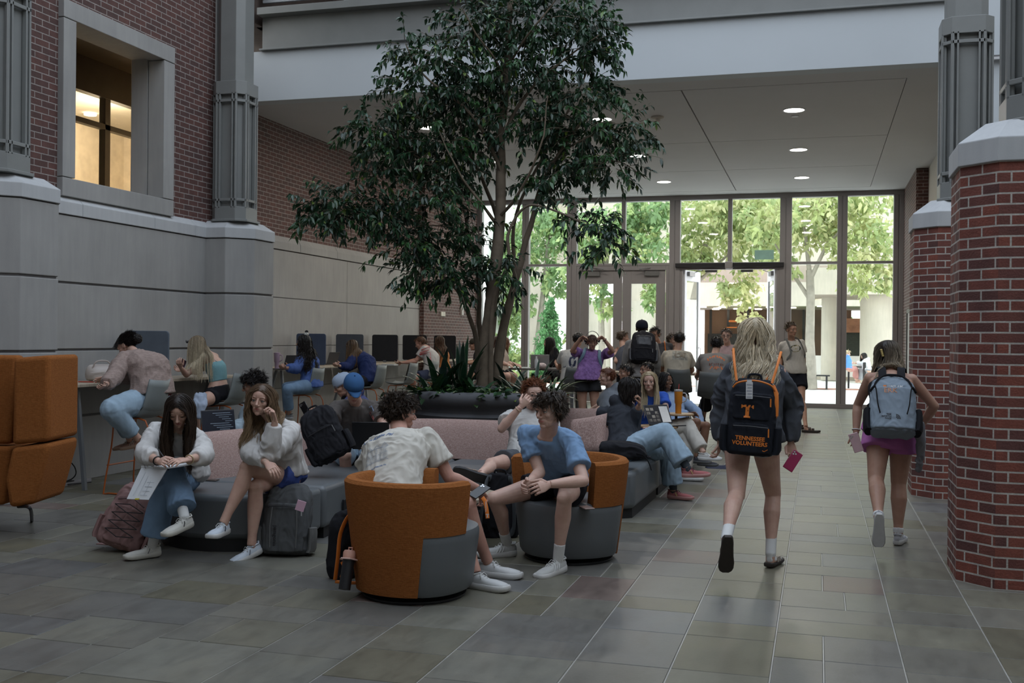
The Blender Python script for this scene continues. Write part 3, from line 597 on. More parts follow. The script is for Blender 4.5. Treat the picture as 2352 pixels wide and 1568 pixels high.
STEMS = [
 ([(1112, 885, -.1), (1120, 760, -.15), (1135, 640, -.1), (1148, 520, 0), (1152, 400, .05), (1152, 300, .1), (1165, 180, .1), (1170, 40, .1), (1175, -90, .1)], .088, .03),
 ([(1136, 885, .05), (1150, 790, .1), (1172, 690, .1), (1196, 600, .1), (1220, 500, .15), (1242, 430, .1), (1285, 350, 0), (1340, 270, -.1)], .058, .014),
 ([(1100, 880, .1), (1092, 760, .15), (1062, 690, .1), (1030, 645, 0), (985, 605, -.1), (950, 590, -.2)], .034, .008),
 ([(1126, 885, -.2), (1130, 770, -.25), (1134, 680, -.3), (1170, 600, -.35), (1164, 540, -.35), (1190, 490, -.4), (1230, 470, -.5), (1300, 495, -.7), (1360, 525, -.8), (1405, 560, -.9)], .030, .006),
 ([(1106, 885, .25), (1100, 740, .3), (1098, 640, .3), (1080, 540, .2), (1058, 470, .1), (1035, 430, 0), (990, 380, -.1), (900, 330, -.3)], .034, .008),
 ([(1122, 885, .3), (1118, 700, .35), (1150, 560, .4), (1120, 440, .5), (1070, 330, .5), (1040, 220, .5), (1000, 90, .5)], .036, .01),
 ([(1146, 885, .25), (1160, 760, .3), (1180, 640, .4), (1180, 520, .5), (1225, 400, .5), (1300, 260, .5), (1370, 120, .4)], .036, .01),
]
BR = [
 ([(1152, 400, .05), (1120, 320, -.1), (1060, 240, -.3), (970, 170, -.4), (930, 100, -.4)], .028, .006), ([(1152, 330, .1), (1200, 230, 0), (1280, 150, -.2), (1380, 80, -.3)], .028, .006),
 ([(1035, 430, 0), (960, 470, -.1), (880, 500, -.2), (800, 495, -.3), (730, 478, -.3)], .018, .005), ([(1285, 350, 0), (1360, 310, -.2), (1440, 290, -.3), (1490, 280, -.3)], .014, .004),
 ([(1242, 430, .1), (1330, 380, -.1), (1420, 370, -.2), (1465, 395, -.3)], .014, .004), ([(1080, 540, .2), (1030, 520, 0), (960, 520, -.2), (900, 540, -.3)], .014, .004),
 ([(990, 380, -.1), (930, 300, -.2), (860, 290, -.3), (820, 300, -.3)], .014, .004), ([(1148, 520, 0), (1100, 460, -.3), (1050, 390, -.5), (1010, 300, -.6)], .022, .006),
 ([(1148, 500, 0), (1200, 430, -.4), (1240, 340, -.6), (1260, 220, -.7)], .022, .006), ([(1165, 180, .1), (1110, 100, -.3), (1060, 20, -.4)], .018, .006), ([(1165, 150, .1), (1230, 60, -.3), (1290, -20, -.4)], .018, .006),
 ([(1172, 600, .1), (1190, 640, -.2), (1175, 670, -.3)], .01, .004), ([(1062, 690, .1), (1040, 600, -.1), (1060, 560, -.2)], .012, .004),
]
for i, (pts, r0, r1) in enumerate(STEMS + BR):
    P = smoothpts([Vector(tp(*p)) for p in pts]); k = len(P)
    P = [p + Vector((noise.noise(p * 3 + Vector((i, 0, 0))), noise.noise(p * 3 + Vector((0, i, 5))), 0)) * .03 for p in P]
    b = B(); b.tube([MF @ p for p in P], [(r0 + (r1 - r0) * (j / (k - 1)) ** .8) * (1 + .12 * noise.noise(P[j] * 6)) for j in range(k)], 10 if i < 7 else 6)
    b.build('stem' if i < len(STEMS) else 'branch', m_bark, fic)
CROWN = [  # px, py, rx, ry, depth offset, twigs
 (790, 480, 85, 52, -.3, 34), (735, 490, 34, 20, -.3, 9), (885, 500, 75, 50, -.25, 20), (855, 300, 62, 42, -.3, 20), (900, 330, 75, 60, -.2, 20), (1000, 330, 95, 80, -.1, 34), (960, 210, 70, 50, -.3, 22),
 (930, 110, 36, 26, -.4, 6), (1010, 130, 80, 50, -.3, 24), (1090, 60, 110, 60, 0, 34), (1220, 40, 130, 60, 0, 40), (1350, 50, 60, 45, -.2, 18), (1340, 110, 70, 40, -.2, 18), (1200, 150, 130, 70, 0, 40), (1080, 220, 110, 70, 0, 36),
 (1210, 260, 130, 80, .1, 44), (1340, 210, 80, 60, -.1, 24), (1340, 300, 90, 60, -.1, 28), (1440, 285, 58, 30, -.3, 14), (1410, 380, 60, 52, -.3, 22), (1300, 380, 80, 50, 0, 22), (1100, 330, 90, 60, .2, 22), (1040, 400, 80, 50, 0, 18),
 (1000, 470, 90, 45, -.2, 20), (945, 560, 55, 38, -.2, 14), (1000, 560, 70, 50, -.1, 22), (1040, 630, 75, 36, -.15, 26), (960, 622, 48, 22, -.3, 9), (1090, 560, 35, 60, 0, 10), (1160, 620, 42, 38, -.3, 12), (1290, 480, 40, 20, -.7, 4), (1370, 515, 55, 22, -.85, 9), (1395, 555, 34, 28, -.9, 9), (1250, 420, 60, 40, 0, 12), (870, 400, 60, 26, -.2, 8), (1180, -40, 200, 60, 0, 22)]
rg = np.random.default_rng(5); P = []; D = []; Cc = []; tb = B()
LC = [(.018, .052, .022), (.024, .070, .028), (.014, .040, .020), (.035, .095, .030), (.028, .062, .035)]
for (px, py, rx, ry, dd, n) in CROWN:
    c = Vector(tp(px, py, dd)); s = PD / FOC; ax = (rx * s, rx * s * .8, ry * s)
    for k in range(int(n * 1.9)):
        d = Vector(rg.normal(size=3)); d.normalize(); q = c + Vector((d.x * ax[0], d.y * ax[1], d.z * ax[2])) * rg.uniform(.1, .85)
        out = Vector((d.x, d.y * .9, d.z * .5 + .05)); out.normalize(); Ltw = rg.uniform(.22, .42); pts = []; g = 0
        for i in range(6): pts.append(q.copy()); q = q + out * (Ltw / 5); out.z -= .16; out.normalize()
        tb.tube([MF @ p for p in pts], [.004, .0035, .003, .0025, .002, .0015], 3, cap=False)
        hue = LC[rg.integers(0, 5)]; top = .75 + .5 * max(0, d.z)
        for i in range(rg.integers(13, 20)):
            f = rg.uniform(.05, 1) * 4.99; a, b_ = pts[int(f)], pts[min(5, int(f) + 1)]; p = a.lerp(b_, f - int(f)); dr = (b_ - a).normalized()
            side = Vector(rg.normal(size=3)); side = (side - dr * side.dot(dr)).normalized()
            P.append(MF @ p); D.append(tuple(dr * .6 + side * .9 + Vector((0, 0, -.55)))); kx = rg.uniform(.75, 1.3); y = rg.random() < .035; Cc.append((hue[0] * kx + (.08 if y else 0), hue[1] * kx + (.10 if y else 0), hue[2] * kx))
tb.build('twigs', m_bark, fic)['kind'] = 'stuff'
n = len(P); Nn = rg.normal(size=(n, 3)) * .5 + np.array([0, 0, 1]); m_leaf = attrmat('ficus_leaf', .32, spec=.6, trans=.12)
leafmesh(np.array(P), np.array(D), Nn, rg.uniform(.06, .095, n), rg.uniform(.026, .042, n), np.array(Cc), 'foliage', m_leaf, fic)
# black collar on stem + white fittings high in the crown
# --- underplanting
m_blade = attrmat('blade_leaf', .35, spec=.5, trans=.1)
def blades(name, label, px, py, n, L, W, col, edge=None, spread=1.0, seed=0, up=.9, dd=-.3, z=.9):
    r = random.Random(seed); p = tp(px, py, dd); t = thing(name, label, 'plant', (p.x, p.y, z), group=None)
    b = B()
    for i in range(n):
        a = r.uniform(0, 2 * PI); el = r.uniform(.35, 1.25) * up; l = L * r.uniform(.65, 1.15); w = W * r.uniform(.8, 1.2); k = 7
        d = Vector((math.cos(a) * math.cos(el), math.sin(a) * math.cos(el), math.sin(el))); q = Vector((math.cos(a) * .02, math.sin(a) * .02, -.05)); pts = [q.copy()]; sd = Vector((-math.sin(a), math.cos(a), 0))
        for j in range(k): q = q + d * (l / k); d.z -= .17 * spread * (.5 + j / k); d.normalize(); pts.append(q.copy())
        c = tuple(x * r.uniform(.7, 1.3) for x in col)
        for j in range(k):
            w0 = w * math.sin(PI * min(1, (j + .6) / (k + .6))) ** .7 * .5; w1 = w * math.sin(PI * min(1, (j + 1.6) / (k + .6))) ** .7 * .5 if j < k - 1 else .001
            up_ = Vector((0, 0, .25))
            A, C_ = pts[j], pts[j + 1]
            v = [A - sd * w0 + up_ * w0, A - sd * w0 * .75 + up_ * w0 * .7, A, A + sd * w0 * .75 + up_ * w0 * .7, A + sd * w0 + up_ * w0, C_ - sd * w1 + up_ * w1, C_ - sd * w1 * .75 + up_ * w1 * .7, C_, C_ + sd * w1 * .75 + up_ * w1 * .7, C_ + sd * w1 + up_ * w1]
            b.add(v[0:2] + v[5:7], [(0, 1, 3, 2)], 0, edge or c); b.add(v[1:4] + v[6:9], [(0, 1, 4, 3), (1, 2, 5, 4)], 0, c); b.add(v[3:5] + v[8:10], [(0, 1, 3, 2)], 0, edge or c)
    b.build('leaf', m_blade, t, smooth=2)
    return t
DK = (.012, .034, .018); ED = (.10, .13, .09)
spots = [(990, 893, 22, .40, .05, (.016, .045, .02), None, 'low dark leafy plant at the left planter edge in front of the tall dracaena', -.35, .9), (1200, 896, 22, .40, .05, (.014, .04, .018), ED, 'low leafy plant between the trunks and the striped spider plant', -.4, .9), (1095, 893, 18, .36, .05, (.016, .045, .02), None, 'low leafy plant directly below the trunks', -.5, .8), (1010, 885, 26, .52, .062, DK, None, 'broad dark dracaena at left of the planter below the brick wall', .0, 1.1), (1060, 880, 24, .60, .06, (.014, .04, .02), ED, 'tall dark spiky dracaena just left of the trunks', -.1, 1.25),
 (1172, 885, 20, .42, .055, DK, ED, 'dark leafy dracaena directly right of the trunks', .1, 1.0), (1225, 890, 34, .44, .038, (.018, .045, .024), (.16, .20, .15), 'striped spider plant at right of the planter behind the redhead', -.1, 1.05), (1265, 905, 20, .40, .030, (.03, .07, .02), (.12, .18, .06), 'lighter grassy spider plant arching over the right planter rim', .1, .9)]
for i, (px, py, n, L, W, c, e, lab, dd, up) in enumerate(spots): blades('leafy_plant', lab, px, py, int(n * 1.4), L * 1.12, W * 1.25, tuple(x * 1.5 for x in c), e, 1.0, i, up, dd, .9)
def pothos(label, px, py, n, seed, dd=-.62, bright=(.16, .26, .03)):
    r = np.random.default_rng(seed); p = tp(px, py, dd); t = thing('pothos_plant', label, 'plant', (p.x, p.y, .93)); 
    Pp = r.normal(size=(n, 3)) * np.array([.13, .10, .035]) + np.array([0, 0, .03]); Dd = r.normal(size=(n, 3)) * np.array([1, 1, .3]) + np.array([0, 0, .15])
    k = r.random(n)[:, None]; C = np.where(k < .45, np.array([bright]), np.array([(.022, .06, .022)])) * r.uniform(.7, 1.3, (n, 1))
    leafmesh(Pp, Dd, np.tile([0, 0, 1.0], (n, 1)) + r.normal(size=(n, 3)) * .3, r.uniform(.07, .12, n), r.uniform(.05, .08, n), C, 'foliage', m_blade, t)
pothos('bright green trailing leaves at the far left of the planter rim', 975, 888, 60, 1, -.35); pothos('dark trailing leaves at the planter rim under the tall dracaena', 1030, 900, 70, 2, -.6, (.05, .12, .03))
pothos('small green leaves at the planter rim below the trunks', 1085, 903, 70, 3, -.66, (.06, .14, .03)); pothos('glossy dark leaves over the rim right below the trunks', 1130, 900, 70, 4, -.68, (.03, .09, .04)); pothos('yellow-green trailing leaves on the planter rim left of the redhead', 1168, 890, 60, 5, -.64)
# ================================================================ furniture
m_vinyl = plain((.118, .128, .134), .42, .04, 5, .06, 160); m_kick = plain((.012, .012, .013), .6, .05)
m_tweed = tweedmat('tweed_pink', ((.30, .15, .12), (.50, .38, .34), (.20, .13, .12)), 420)
m_orange = tweedmat('orange_weave', ((.27, .092, .024), (.33, .120, .034), (.20, .068, .018)), 260)
m_wood = woodmat('ash_laminate', (.33, .27, .20), (.45, .38, .29)); m_wood2 = woodmat('oak_tablet', (.30, .18, .09), (.42, .27, .14))
m_shell = plain((.20, .22, .215), .5, .04, 3); m_wire = plain((.42, .10, .02), .4, .05); m_gleg = plain((.17, .18, .195), .4, .04)
m_phone = plain((.01, .01, .012), .15, .05); m_alu = plain((.45, .45, .46), .3, .03, metal=.8)
def seatmod(parent, poly, name='seat', z0=.085, z1=.41, mat=None):
    b = B(); b.prism(poly, z0, z1); o = b.build(name, mat or m_vinyl, parent, bevel=.045, seg=4)
    cx = sum(p[0] for p in poly) / len(poly); cy = sum(p[1] for p in poly) / len(poly)
    b = B(); b.prism([(cx + (x - cx) * .92, cy + (y - cy) * .92) for x, y in poly], 0, z0 + .01); b.build('kick_base', m_kick, parent); return o
def bolster(parent, path, w0=.16, w1=.085, z0=.41, z1=.77, mat=None):
    P = smoothpts([Vector((x, y, 0)) for x, y in path], 6); n = len(P); rings = []
    prof = [(-1, 0), (-1.02, .25), (-.97, .5), (-.86, .75), (-.66, .92), (-.3, .995), (.3, .995), (.66, .92), (.86, .75), (.97, .5), (1.02, .25), (1, 0)]
    for i, p in enumerate(P):
        t = (P[min(i + 1, n - 1)] - P[max(i - 1, 0)]).normalized(); s = Vector((t.y, -t.x, 0)); e = min(i, n - 1 - i); k = (.55, .85, .97)[e] if e < 3 else 1.0
        off = t * ((0 if e else 0))
        rings.append([p + s * (u * (w0 + (w1 - w0) * h) * k) + Vector((0, 0, z0 + (z1 - z0) * h * (.88 + .12 * k))) for u, h in prof])
    b = B(); b.loft(rings); return b.build('backrest', mat or m_tweed, parent)
sofa = thing('curved_sofa', 'grey vinyl serpentine sofa with pink tweed back where two girls sit at left', 'sofa')
arc = [(-4.28 + .66 * math.cos(a), 7.42 + .66 * math.sin(a)) for a in [math.radians(x) for x in range(180, 361, 12)]]
seatmod(sofa, arc)
seatmod(sofa, [(-4.94, 7.45), (-3.62, 7.45), (-3.66, 8.0), (-3.78, 8.62), (-3.72, 8.78), (-4.96, 9.5)]) 
seatmod(sofa, [(-3.70, 8.80), (-3.4, 8.82), (-3.3, 8.84), (-3.3, 10.0), (-4.6, 10.3), (-4.96, 9.52)])
seatmod(sofa, [(-3.28, 8.84), (-2.36, 8.84), (-2.36, 9.98), (-3.28, 9.98)])
seatmod(sofa, [(-2.34, 9.12), (-1.62, 9.12), (-1.52, 9.2), (-1.50, 10.6), (-2.34, 10.6)])
seatmod(sofa, [(-2.34, 10.62), (-1.50, 10.62), (-1.48, 12.6), (-2.34, 12.6)]); seatmod(sofa, [(-2.34, 12.62), (-1.48, 12.62), (-1.46, 14.6), (-2.34, 14.6)])
bolster(sofa, [(-4.83, 7.52), (-4.66, 8.1), (-4.48, 8.8), (-4.15, 9.45), (-3.6, 9.74), (-3.0, 9.78), (-2.38, 9.76)], .2, .11)
bolster(sofa, [(-3.05, 11.9), (-2.6, 11.86), (-2.36, 12.0), (-2.3, 12.6), (-2.3, 14.5)], .13, .08)
b = B(); b.box(-.005, .012, -.06, .06, -.06, .06); o = b.build('power_outlet', m_black, sofa, bevel=.004); o.matrix_local = TR((-3.625, 7.86, .2), math.radians(-6))
def cushion(name, label, c, M, s=.4, th=.10, mat=None):
    n = 10; rings = []; b = B(); v = []; f = []
    for side in (1, -1):
        for i in range(n + 1):
            for j in range(n + 1):
                x = -1 + 2 * i / n; y = -1 + 2 * j / n; h = ((1 - x ** 4) * (1 - y ** 4)) ** .5; k = 1 - .06 * (1 - abs(x)) * 0; q = 1 - .05 * (1 - (x * y) ** 2) * max(abs(x), abs(y)) ** 4
                v.append((x * s / 2 * q, y * s / 2 * q, side * th * h * .5))
    m = (n + 1) ** 2
    for sd in (0, 1):
        for i in range(n):
            for j in range(n):
                a = sd * m + i * (n + 1) + j; q = (a, a + n + 1, a + n + 2, a + 1); f.append(q if sd == 0 else q[::-1])
    b.add(v, f); o = b.build(name, mat or m_tweed, smooth=2); o.matrix_world = M
    w = o.modifiers.new('w', 'WELD'); w.merge_threshold = .002; tag(o, label, 'cushion'); return o
zc = Vector((-.35, -.85, .35)).normalized(); xc = Vector((.93, -.36, .22)).normalized(); xc = (xc - zc * xc.dot(zc)).normalized()
cushion('throw_cushion', 'square pink tweed cushion leaning beside the woman in dark grey sweater', None, frame(xc, zc.cross(xc), zc, at(1350, 1003, 9.75)), .40, .14)

def armchair(name, label, c, az, leanz=0):
    """barrel swivel chair; az 0 faces the camera, + towards image right"""
    f = F0 * -math.cos(az) + R0 * math.sin(az); rz = math.atan2(f.y, f.x); t = thing(name, label, 'armchair', c, rz)
    def R(z): return .335 + .085 * min(1, z / .70)
    def pt(ph, r, z): k = 1 + .04 * math.cos(2 * ph) ** 2; return Vector((math.cos(ph) * r * k, math.sin(ph) * r * k, z))
    D = math.radians
    n = 63; rings = []; th = .085
    for i in range(n + 1):
        ph = D(54 + 4 * i); lo = abs(ph - PI) < D(81); z0 = .05 if lo else .405; z1 = .715
        rings.append([pt(ph, R(z0), z0), pt(ph, R(.42), .42), pt(ph, R(.6), .6), pt(ph, R(z1) - .004, z1 - .02), pt(ph, R(z1) - .02, z1), pt(ph, R(z1) - th + .015, z1), pt(ph, R(z1) - th, z1 - .02), pt(ph, R(.43) - th - .01, .43), pt(ph, R(z0) - (.05 if lo else th), z0)])
    b = B(); b.loft(rings); b.build('backrest', m_orange, t, bevel=.010, seg=3)
    b = B(); n = 48
    rings = [[pt(2 * PI * j / n, (R(z) - (.012 if abs((2 * PI * j / n) - PI) < D(82) else -.002)) * s, z) for j in range(n)] for z, s in ((.05, .97), (.07, 1), (.2, 1), (.36, 1), (.395, .99), (.415, .965), (.425, .90), (.43, .5), (.432, .02))]
    b.loft(rings); b.build('seat', m_vinyl, t)
    b = B(); b.lathe([(.001, .0), (.31, 0), (.315, .008), (.315, .018), (.28, .022), (.25, .05), (.001, .05)], 48); b.build('swivel_base', plain((.05, .05, .052), .3, .05, metal=.7), t); return t
armchair('barrel_armchair', 'orange barrel armchair seen from behind, man in white tee sitting in it', onz(952, 1361, 0), math.radians(110))
armchair('barrel_armchair', 'orange and grey barrel armchair under the boy in the blue tee', onz(1306, 1278, 0), math.radians(-32))
# high backed orange booth, far left
bo = thing('high_back_booth', 'high orange upholstered booth with black metal foot at the left edge', 'booth seat', onz(60, 1190, 0))
MB_ = Matrix.Translation(-bo.location)
def slab(pix, d, th, name, m=m_orange, r=.035):
    P = [at(x, y, d) for x, y in pix]; nrm = F0; b = B(); b.loft([[MB_ @ p for p in P], [MB_ @ (p + nrm * th) for p in P]]); b.build(name, m, bo, bevel=r, seg=4)
slab([(30, 822), (114, 815), (112, 1014), (26, 1022)], 8.0, .55, 'wing_upper'); slab([(26, 1028), (112, 1017), (110, 1040), (77, 1158), (20, 1166), (10, 1100)], 8.0, .55, 'wing_lower')
slab([(-330, 812), (40, 816), (24, 1020), (-330, 1020)], 8.25, .14, 'back_upper'); slab([(-330, 1026), (26, 1026), (10, 1160), (-330, 1170)], 8.2, .5, 'seat_lower'); slab([(-330, 822), (-120, 822), (-120, 1160), (-330, 1166)], 8.0, .5, 'wing_far')
b = B(); b.tube([MB_ @ p for p in smoothpts([at(42, 1163, 8.1), at(62, 1163, 8.0), at(71, 1172, 7.98), Vector(onz(73, 1196, .005))], 4)], .013, 8); b.build('foot', m_black, bo)
b = B(); b.tube([MB_ @ p for p in smoothpts([at(-232, 1175, 8.1), at(-222, 1175, 8.0), at(-212, 1180, 7.98), Vector(onz(-210, 1206, .005))], 4)], .013, 8); b.build('foot', m_black, bo)

# tall laptop bars with felt dividers
def divider(x0, x1, y, label, col, z0=1.075, z1=1.60):
    t = thing('desk_divider', label, 'privacy screen', ((x0 + x1) / 2, y, 0), group=None); w = (x1 - x0) / 2; r = .04; pts = []
    for cx, cz, a0 in ((w - r, z1 - r, 0), (-w + r, z1 - r, 90), (-w + r, z0 + r, 180), (w - r, z0 + r, 270)):
        for k in range(5): a = math.radians(a0 + k * 22.5); pts.append((cx + r * math.cos(a), cz + r * math.sin(a)))
    b = B(); b.loft([[(x, -.012, z) for x, z in pts], [(x, .012, z) for x, z in pts]]); b.build('felt_panel', clothmat(col, 500, .95, .3, .06, c2=None), t, bevel=.004)
    b = B(); b.box(-.03, .03, -.02, .02, 1.06, 1.10); b.build('clamp', m_gleg, t); return t
def bar(name, label, x0, x1, y0, y1, ch=.12, legs=()):
    t = thing(name, label, 'high table', ((x0 + x1) / 2, (y0 + y1) / 2, 0)); M = Matrix.Translation(-t.location)
    b = B(); b.prism([(x0, y0), (x1 - ch, y0), (x1, y0 + ch), (x1, y1), (x0, y1)], 1.03, 1.062, M=M); b.build('tabletop', m_wood, t, bevel=.004)
    for y, s in legs:
        for dx in (0, 1):
            b = B(); a = Vector((x1 - .14, y, 1.03)) if dx == 0 else Vector((x1 - .22, y, 1.03)); q = Vector((x1 - .04, y + .06 * s, 0)) if dx == 0 else Vector((x0 + .06, y - .04 * s, 0)); b.tube([M @ a, M @ q], .026, 4, rot=PI / 4); b.build('leg', m_gleg, t, smooth=False)
    return t
bar('bar_table', 'long wood-top bar table along the stone wall under the cardigan woman', -7.52, -6.98, 8.75, 12.0, .14, ((9.05, 0), (11.6, 0)))
bar('bar_table', 'wood-top bar table in front of the girl with the white scrunchie', -8.45, -7.88, 14.75, 17.7, .02, ((14.95, 0), (17.4, 0)))
bar('bar_table', 'wood-top bar table between the scrunchie girl and the planter', -8.45, -7.88, 17.75, 20.9, .02, ((18.1, 0), (20.6, 0)))
bar('bar_table', 'far wood-top bar table nearest the glass at the brick wall', -8.38, -7.80, 20.95, 24.2, .02, ((21.3, 0), (24.0, 0)))
divider(-7.47, -6.93, 10.33, 'blue-grey felt screen behind the cardigan woman', (.115, .135, .165)); divider(-8.44, -7.9, 16.25, 'blue felt screen behind the girl with the white scrunchie', (.07, .09, .14))
divider(-8.44, -7.9, 17.78, 'grey felt screen behind the girl in the navy hoodie', (.085, .095, .115)); divider(-8.44, -7.9, 19.42, 'black felt screen, third along the brick wall bar', (.03, .032, .038))
divider(-8.44, -7.9, 21.02, 'black felt screen behind the boy with red shirt print', (.022, .024, .028)); divider(-8.32, -7.8, 22.6, 'black felt screen nearest the brick wall end', (.025, .026, .03))
def stool(label, c, az, wire=None, shell=None, zs=.76, group=None):
    f = F0 * -math.cos(az) + R0 * math.sin(az); t = thing('bar_stool', label, 'bar stool', (c[0], c[1], 0), math.atan2(f.y, f.x), group=group)
    prof = [(.23, .0), (.20, -.008), (.1, -.02), (0, -.025), (-.1, -.015), (-.17, .02), (-.205, .09), (-.225, .18), (-.24, .28), (-.25, .345)]; n = len(prof); rings = []
    for i, (x, z) in enumerate(prof):
        w = .215 if i < 6 else .215 - .012 * (i - 5); ring = []
        for sd in (1, -1):
            for j in range(9):
                u = -1 + j / 4.0; u = u * sd; k = (.035 * u * u) if i < 6 else .02 * u * u
                tx = x + (0 if i < 5 else .05 * u * u); th = .008 * sd
                ring.append((tx - (th if i >= 6 else 0), u * w * (-1 if sd < 0 else 1) * (1 if sd > 0 else -1), zs + z + k + (th if i < 6 else 0)))
        rings.append(ring)
    b = B(); b.loft(rings); b.build('seat_shell', shell or m_shell, t, smooth=2)
    m = wire or m_wire
    for s in (-1, 1):
        b = B(); b.tube(smoothpts([Vector((.10, s * .15, zs - .03)), Vector((.19, s * .17, zs - .05)), Vector((.21, s * .19, zs - .3)), Vector((.26, s * .235, .03)), Vector((.2, s * .24, .011)), Vector((-.2, s * .24, .011)), Vector((-.26, s * .235, .03)), Vector((-.2, s * .18, zs - .3)), Vector((-.15, s * .16, zs - .04)), Vector((.10, s * .15, zs - .03))], 3), .008, 6, cap=False); b.build('sled_leg', m, t)
    b = B(); b.tube([(.237, -.215, .28), (.237, .215, .28)], .008, 6); b.build('foot_rail', m, t); return t
AZW = math.radians(-106)   # facing the left wall
def gpos(px, d): p = at(px, 900, d); return (p.x, p.y)
stool('grey shell stool with orange sled legs under the cardigan woman', gpos(327, 10.55), AZW); stool('grey shell stool under the girl in the aqua top', gpos(520, 12.55), AZW)
stool('grey shell stool under the girl with the white scrunchie', gpos(702, 14.9), AZW); stool('grey shell stool behind the blue-capped boy, under the girl in the navy hoodie', gpos(850, 16.8), AZW)
stool('empty grey shell stool left of the planter rim', gpos(925, 18.3), AZW); stool('grey shell stool under the boy with red shirt print', gpos(975, 19.8), AZW)
blackw = plain((.03, .03, .03), .4); dsh = plain((.10, .105, .10), .5, .04)
stool('dark grey shell stool beside the orange tumbler, under the orange-print shirt', gpos(1640, 15.0), math.radians(160), blackw, dsh); stool('dark grey shell stool behind the girl in tie-dye purple', gpos(1312, 16.6), math.radians(200), blackw, dsh)
stool('dark grey shell stool under the boy with the beige back print', gpos(1556, 16.3), math.radians(175), blackw, dsh)
t = thing('high_table', 'long high table where students stand near the closed doors', 'high table', (*gpos(1560, 17.15), 0)); b = B(); b.box(-1.9, .8, -.35, .35, 1.0, 1.035); b.build('tabletop', m_wood, t, bevel=.004)
for x in (-1.7, .6): b = B(); b.box(x, x + .06, -.03, .03, 0, 1.0); b.build('leg', m_gleg, t)
t = thing('high_table', 'high table with laptop and water bottle right of the tree trunks', 'high table', (*gpos(1235, 19.0), 0)); b = B(); b.box(-1.0, .75, -.4, .4, 1.0, 1.035); b.build('tabletop', plain((.12, .11, .105), .4), t, bevel=.004)
for x in (-.9, .6): b = B(); b.box(x, x + .06, -.03, .03, 0, 1.0); b.build('leg', m_gleg, t)
# low round coffee table behind the near armchair, swivel tablets on the right sofa
t = thing('coffee_table', 'low round pale wood coffee table behind the near orange armchair', 'table', (*at(1045, 1100, 7.9).xy, 0)); b = B(); b.lathe([(.001, .375), (.33, .375), (.335, .38), (.335, .40), (.33, .405), (.001, .405)], 48); b.build('tabletop', m_wood, t)
b = B(); b.lathe([(.03, .02), (.03, .375)], 16); b.lathe([(.22, 0), (.22, .012), (.03, .02)], 32); b.build('pedestal', m_black, t)
def tablet(label, c, z, r=.17):
    t = thing('sofa_tablet', label, 'side table', (c[0], c[1], 0)); b = B(); b.lathe([(.001, z - .02), (r, z - .02), (r + .004, z - .01), (r, z), (.001, z)], 36); b.build('tabletop', m_wood2, t)
    b = B(); b.tube([(-.03, .05, z - .02), (-.03, .05, .38)], .016, 8); b.lathe([(.05, .39), (.05, .41)], 16, c=(-.03, .05, 0)); b.build('arm', m_black, t); return t
pA = at(1512, 977, 10.9); tablet('small round wood tablet carrying the open laptop at right', pA, pA.z, .20); pB = at(1558, 949, 12.0); tablet('small round wood tablet carrying the orange tumbler', pB, pB.z, .17)

# ---- small things
def laptop(label, M, ang, screen=None, w=.31, d=.215, col=None, lidimg=None):
    """M: hinge centre frame, x = right along hinge, y = towards the keyboard side, z = up"""
    t = thing('laptop', label, 'laptop', M=M); c = col or plain((.04, .04, .045), .35, .05)
    b = B(); b.box(-w / 2, w / 2, 0, d, -.014, 0); b.build('base', c, t, bevel=.004)
    b = B(); b.box(-w / 2 + .02, w / 2 - .02, .03, d * .55, 0, .002); b.build('keyboard', m_black, t)
    A = Matrix.Rotation(ang, 4, 'X')
    b = B(); b.box(-w / 2, w / 2, -.006, 0, 0, d); o = b.build('screen_lid', c, t, bevel=.003); o.matrix_local = A
    if screen:
        b = B(); 
        for x0, x1, z0, z1, m in screen[1]: b.add([(-w / 2 + x0 * w, .0012, z0 * d), (-w / 2 + x1 * w, .0012, z0 * d), (-w / 2 + x1 * w, .0012, z1 * d), (-w / 2 + x0 * w, .0012, z1 * d)], [(3, 2, 1, 0)], m)
        o2 = b.build('display', screen[0], t, smooth=False); o2.matrix_local = A
    return t
def phone(label, M, col='#0a0a0c', case=None):
    o = B().box(-.036, .036, -.074, .074, -.0045, .0045).build('phone', plain(col, .2, .05), bevel=.004, seg=3); o.matrix_world = M; tag(o, label, 'phone')
    b = B(); 
    for x, y in ((-.022, .058), (-.022, .042), (-.008, .05)): b.lathe([(.001, 0), (.006, 0), (.006, .002), (.001, .002)], 10, c=(x, y, .0045))
    b.build('camera_lenses', m_chrome, o); b = B().box(-.033, .033, -.071, .071, -.0052, -.0046); b.build('screen', plain((.015, .02, .03), .08), o); return o
def tumbler(label, c, body, lid, h=.26, r=.045, handle=True, straw=None, r2=None, cat='cup', name='tumbler'):
    t = thing(name, label, cat, c); r2 = r2 or r * .72
    b = B(); b.lathe([(.001, 0), (r2, 0), (r2 + .001, h * .38), (r - .004, h * .44), (r, h * .9), (r, h * .92), (.001, h * .92)], 28); b.build('body', body, t)
    b = B(); b.lathe([(.001, h * .92), (r + .002, h * .92), (r + .002, h * .98), (.001, h)], 28); b.build('lid', lid, t)
    if handle: b = B(); b.tube(smoothpts([Vector((r - .003, 0, h * .85)), Vector((r + .035, 0, h * .82)), Vector((r + .038, 0, h * .55)), Vector((r - .003, 0, h * .48))], 4), .007, 8); b.build('handle', body if handle == 1 else handle, t)
    if straw: b = B(); b.tube([(0, .01, h * .9), (.004, .012, h + .06)], .0035, 8); b.build('straw', straw, t)
    return t
m_tum = plain((.62, .22, .02), .35, .04); g = pB; tumbler('large orange tumbler with grey lid and red straw on the wood tablet', (g.x + .0, g.y, g.z), m_tum, plain((.35, .35, .36), .35), .27, .047, plain((.35, .35, .36), .35), plain((.6, .06, .05), .4))
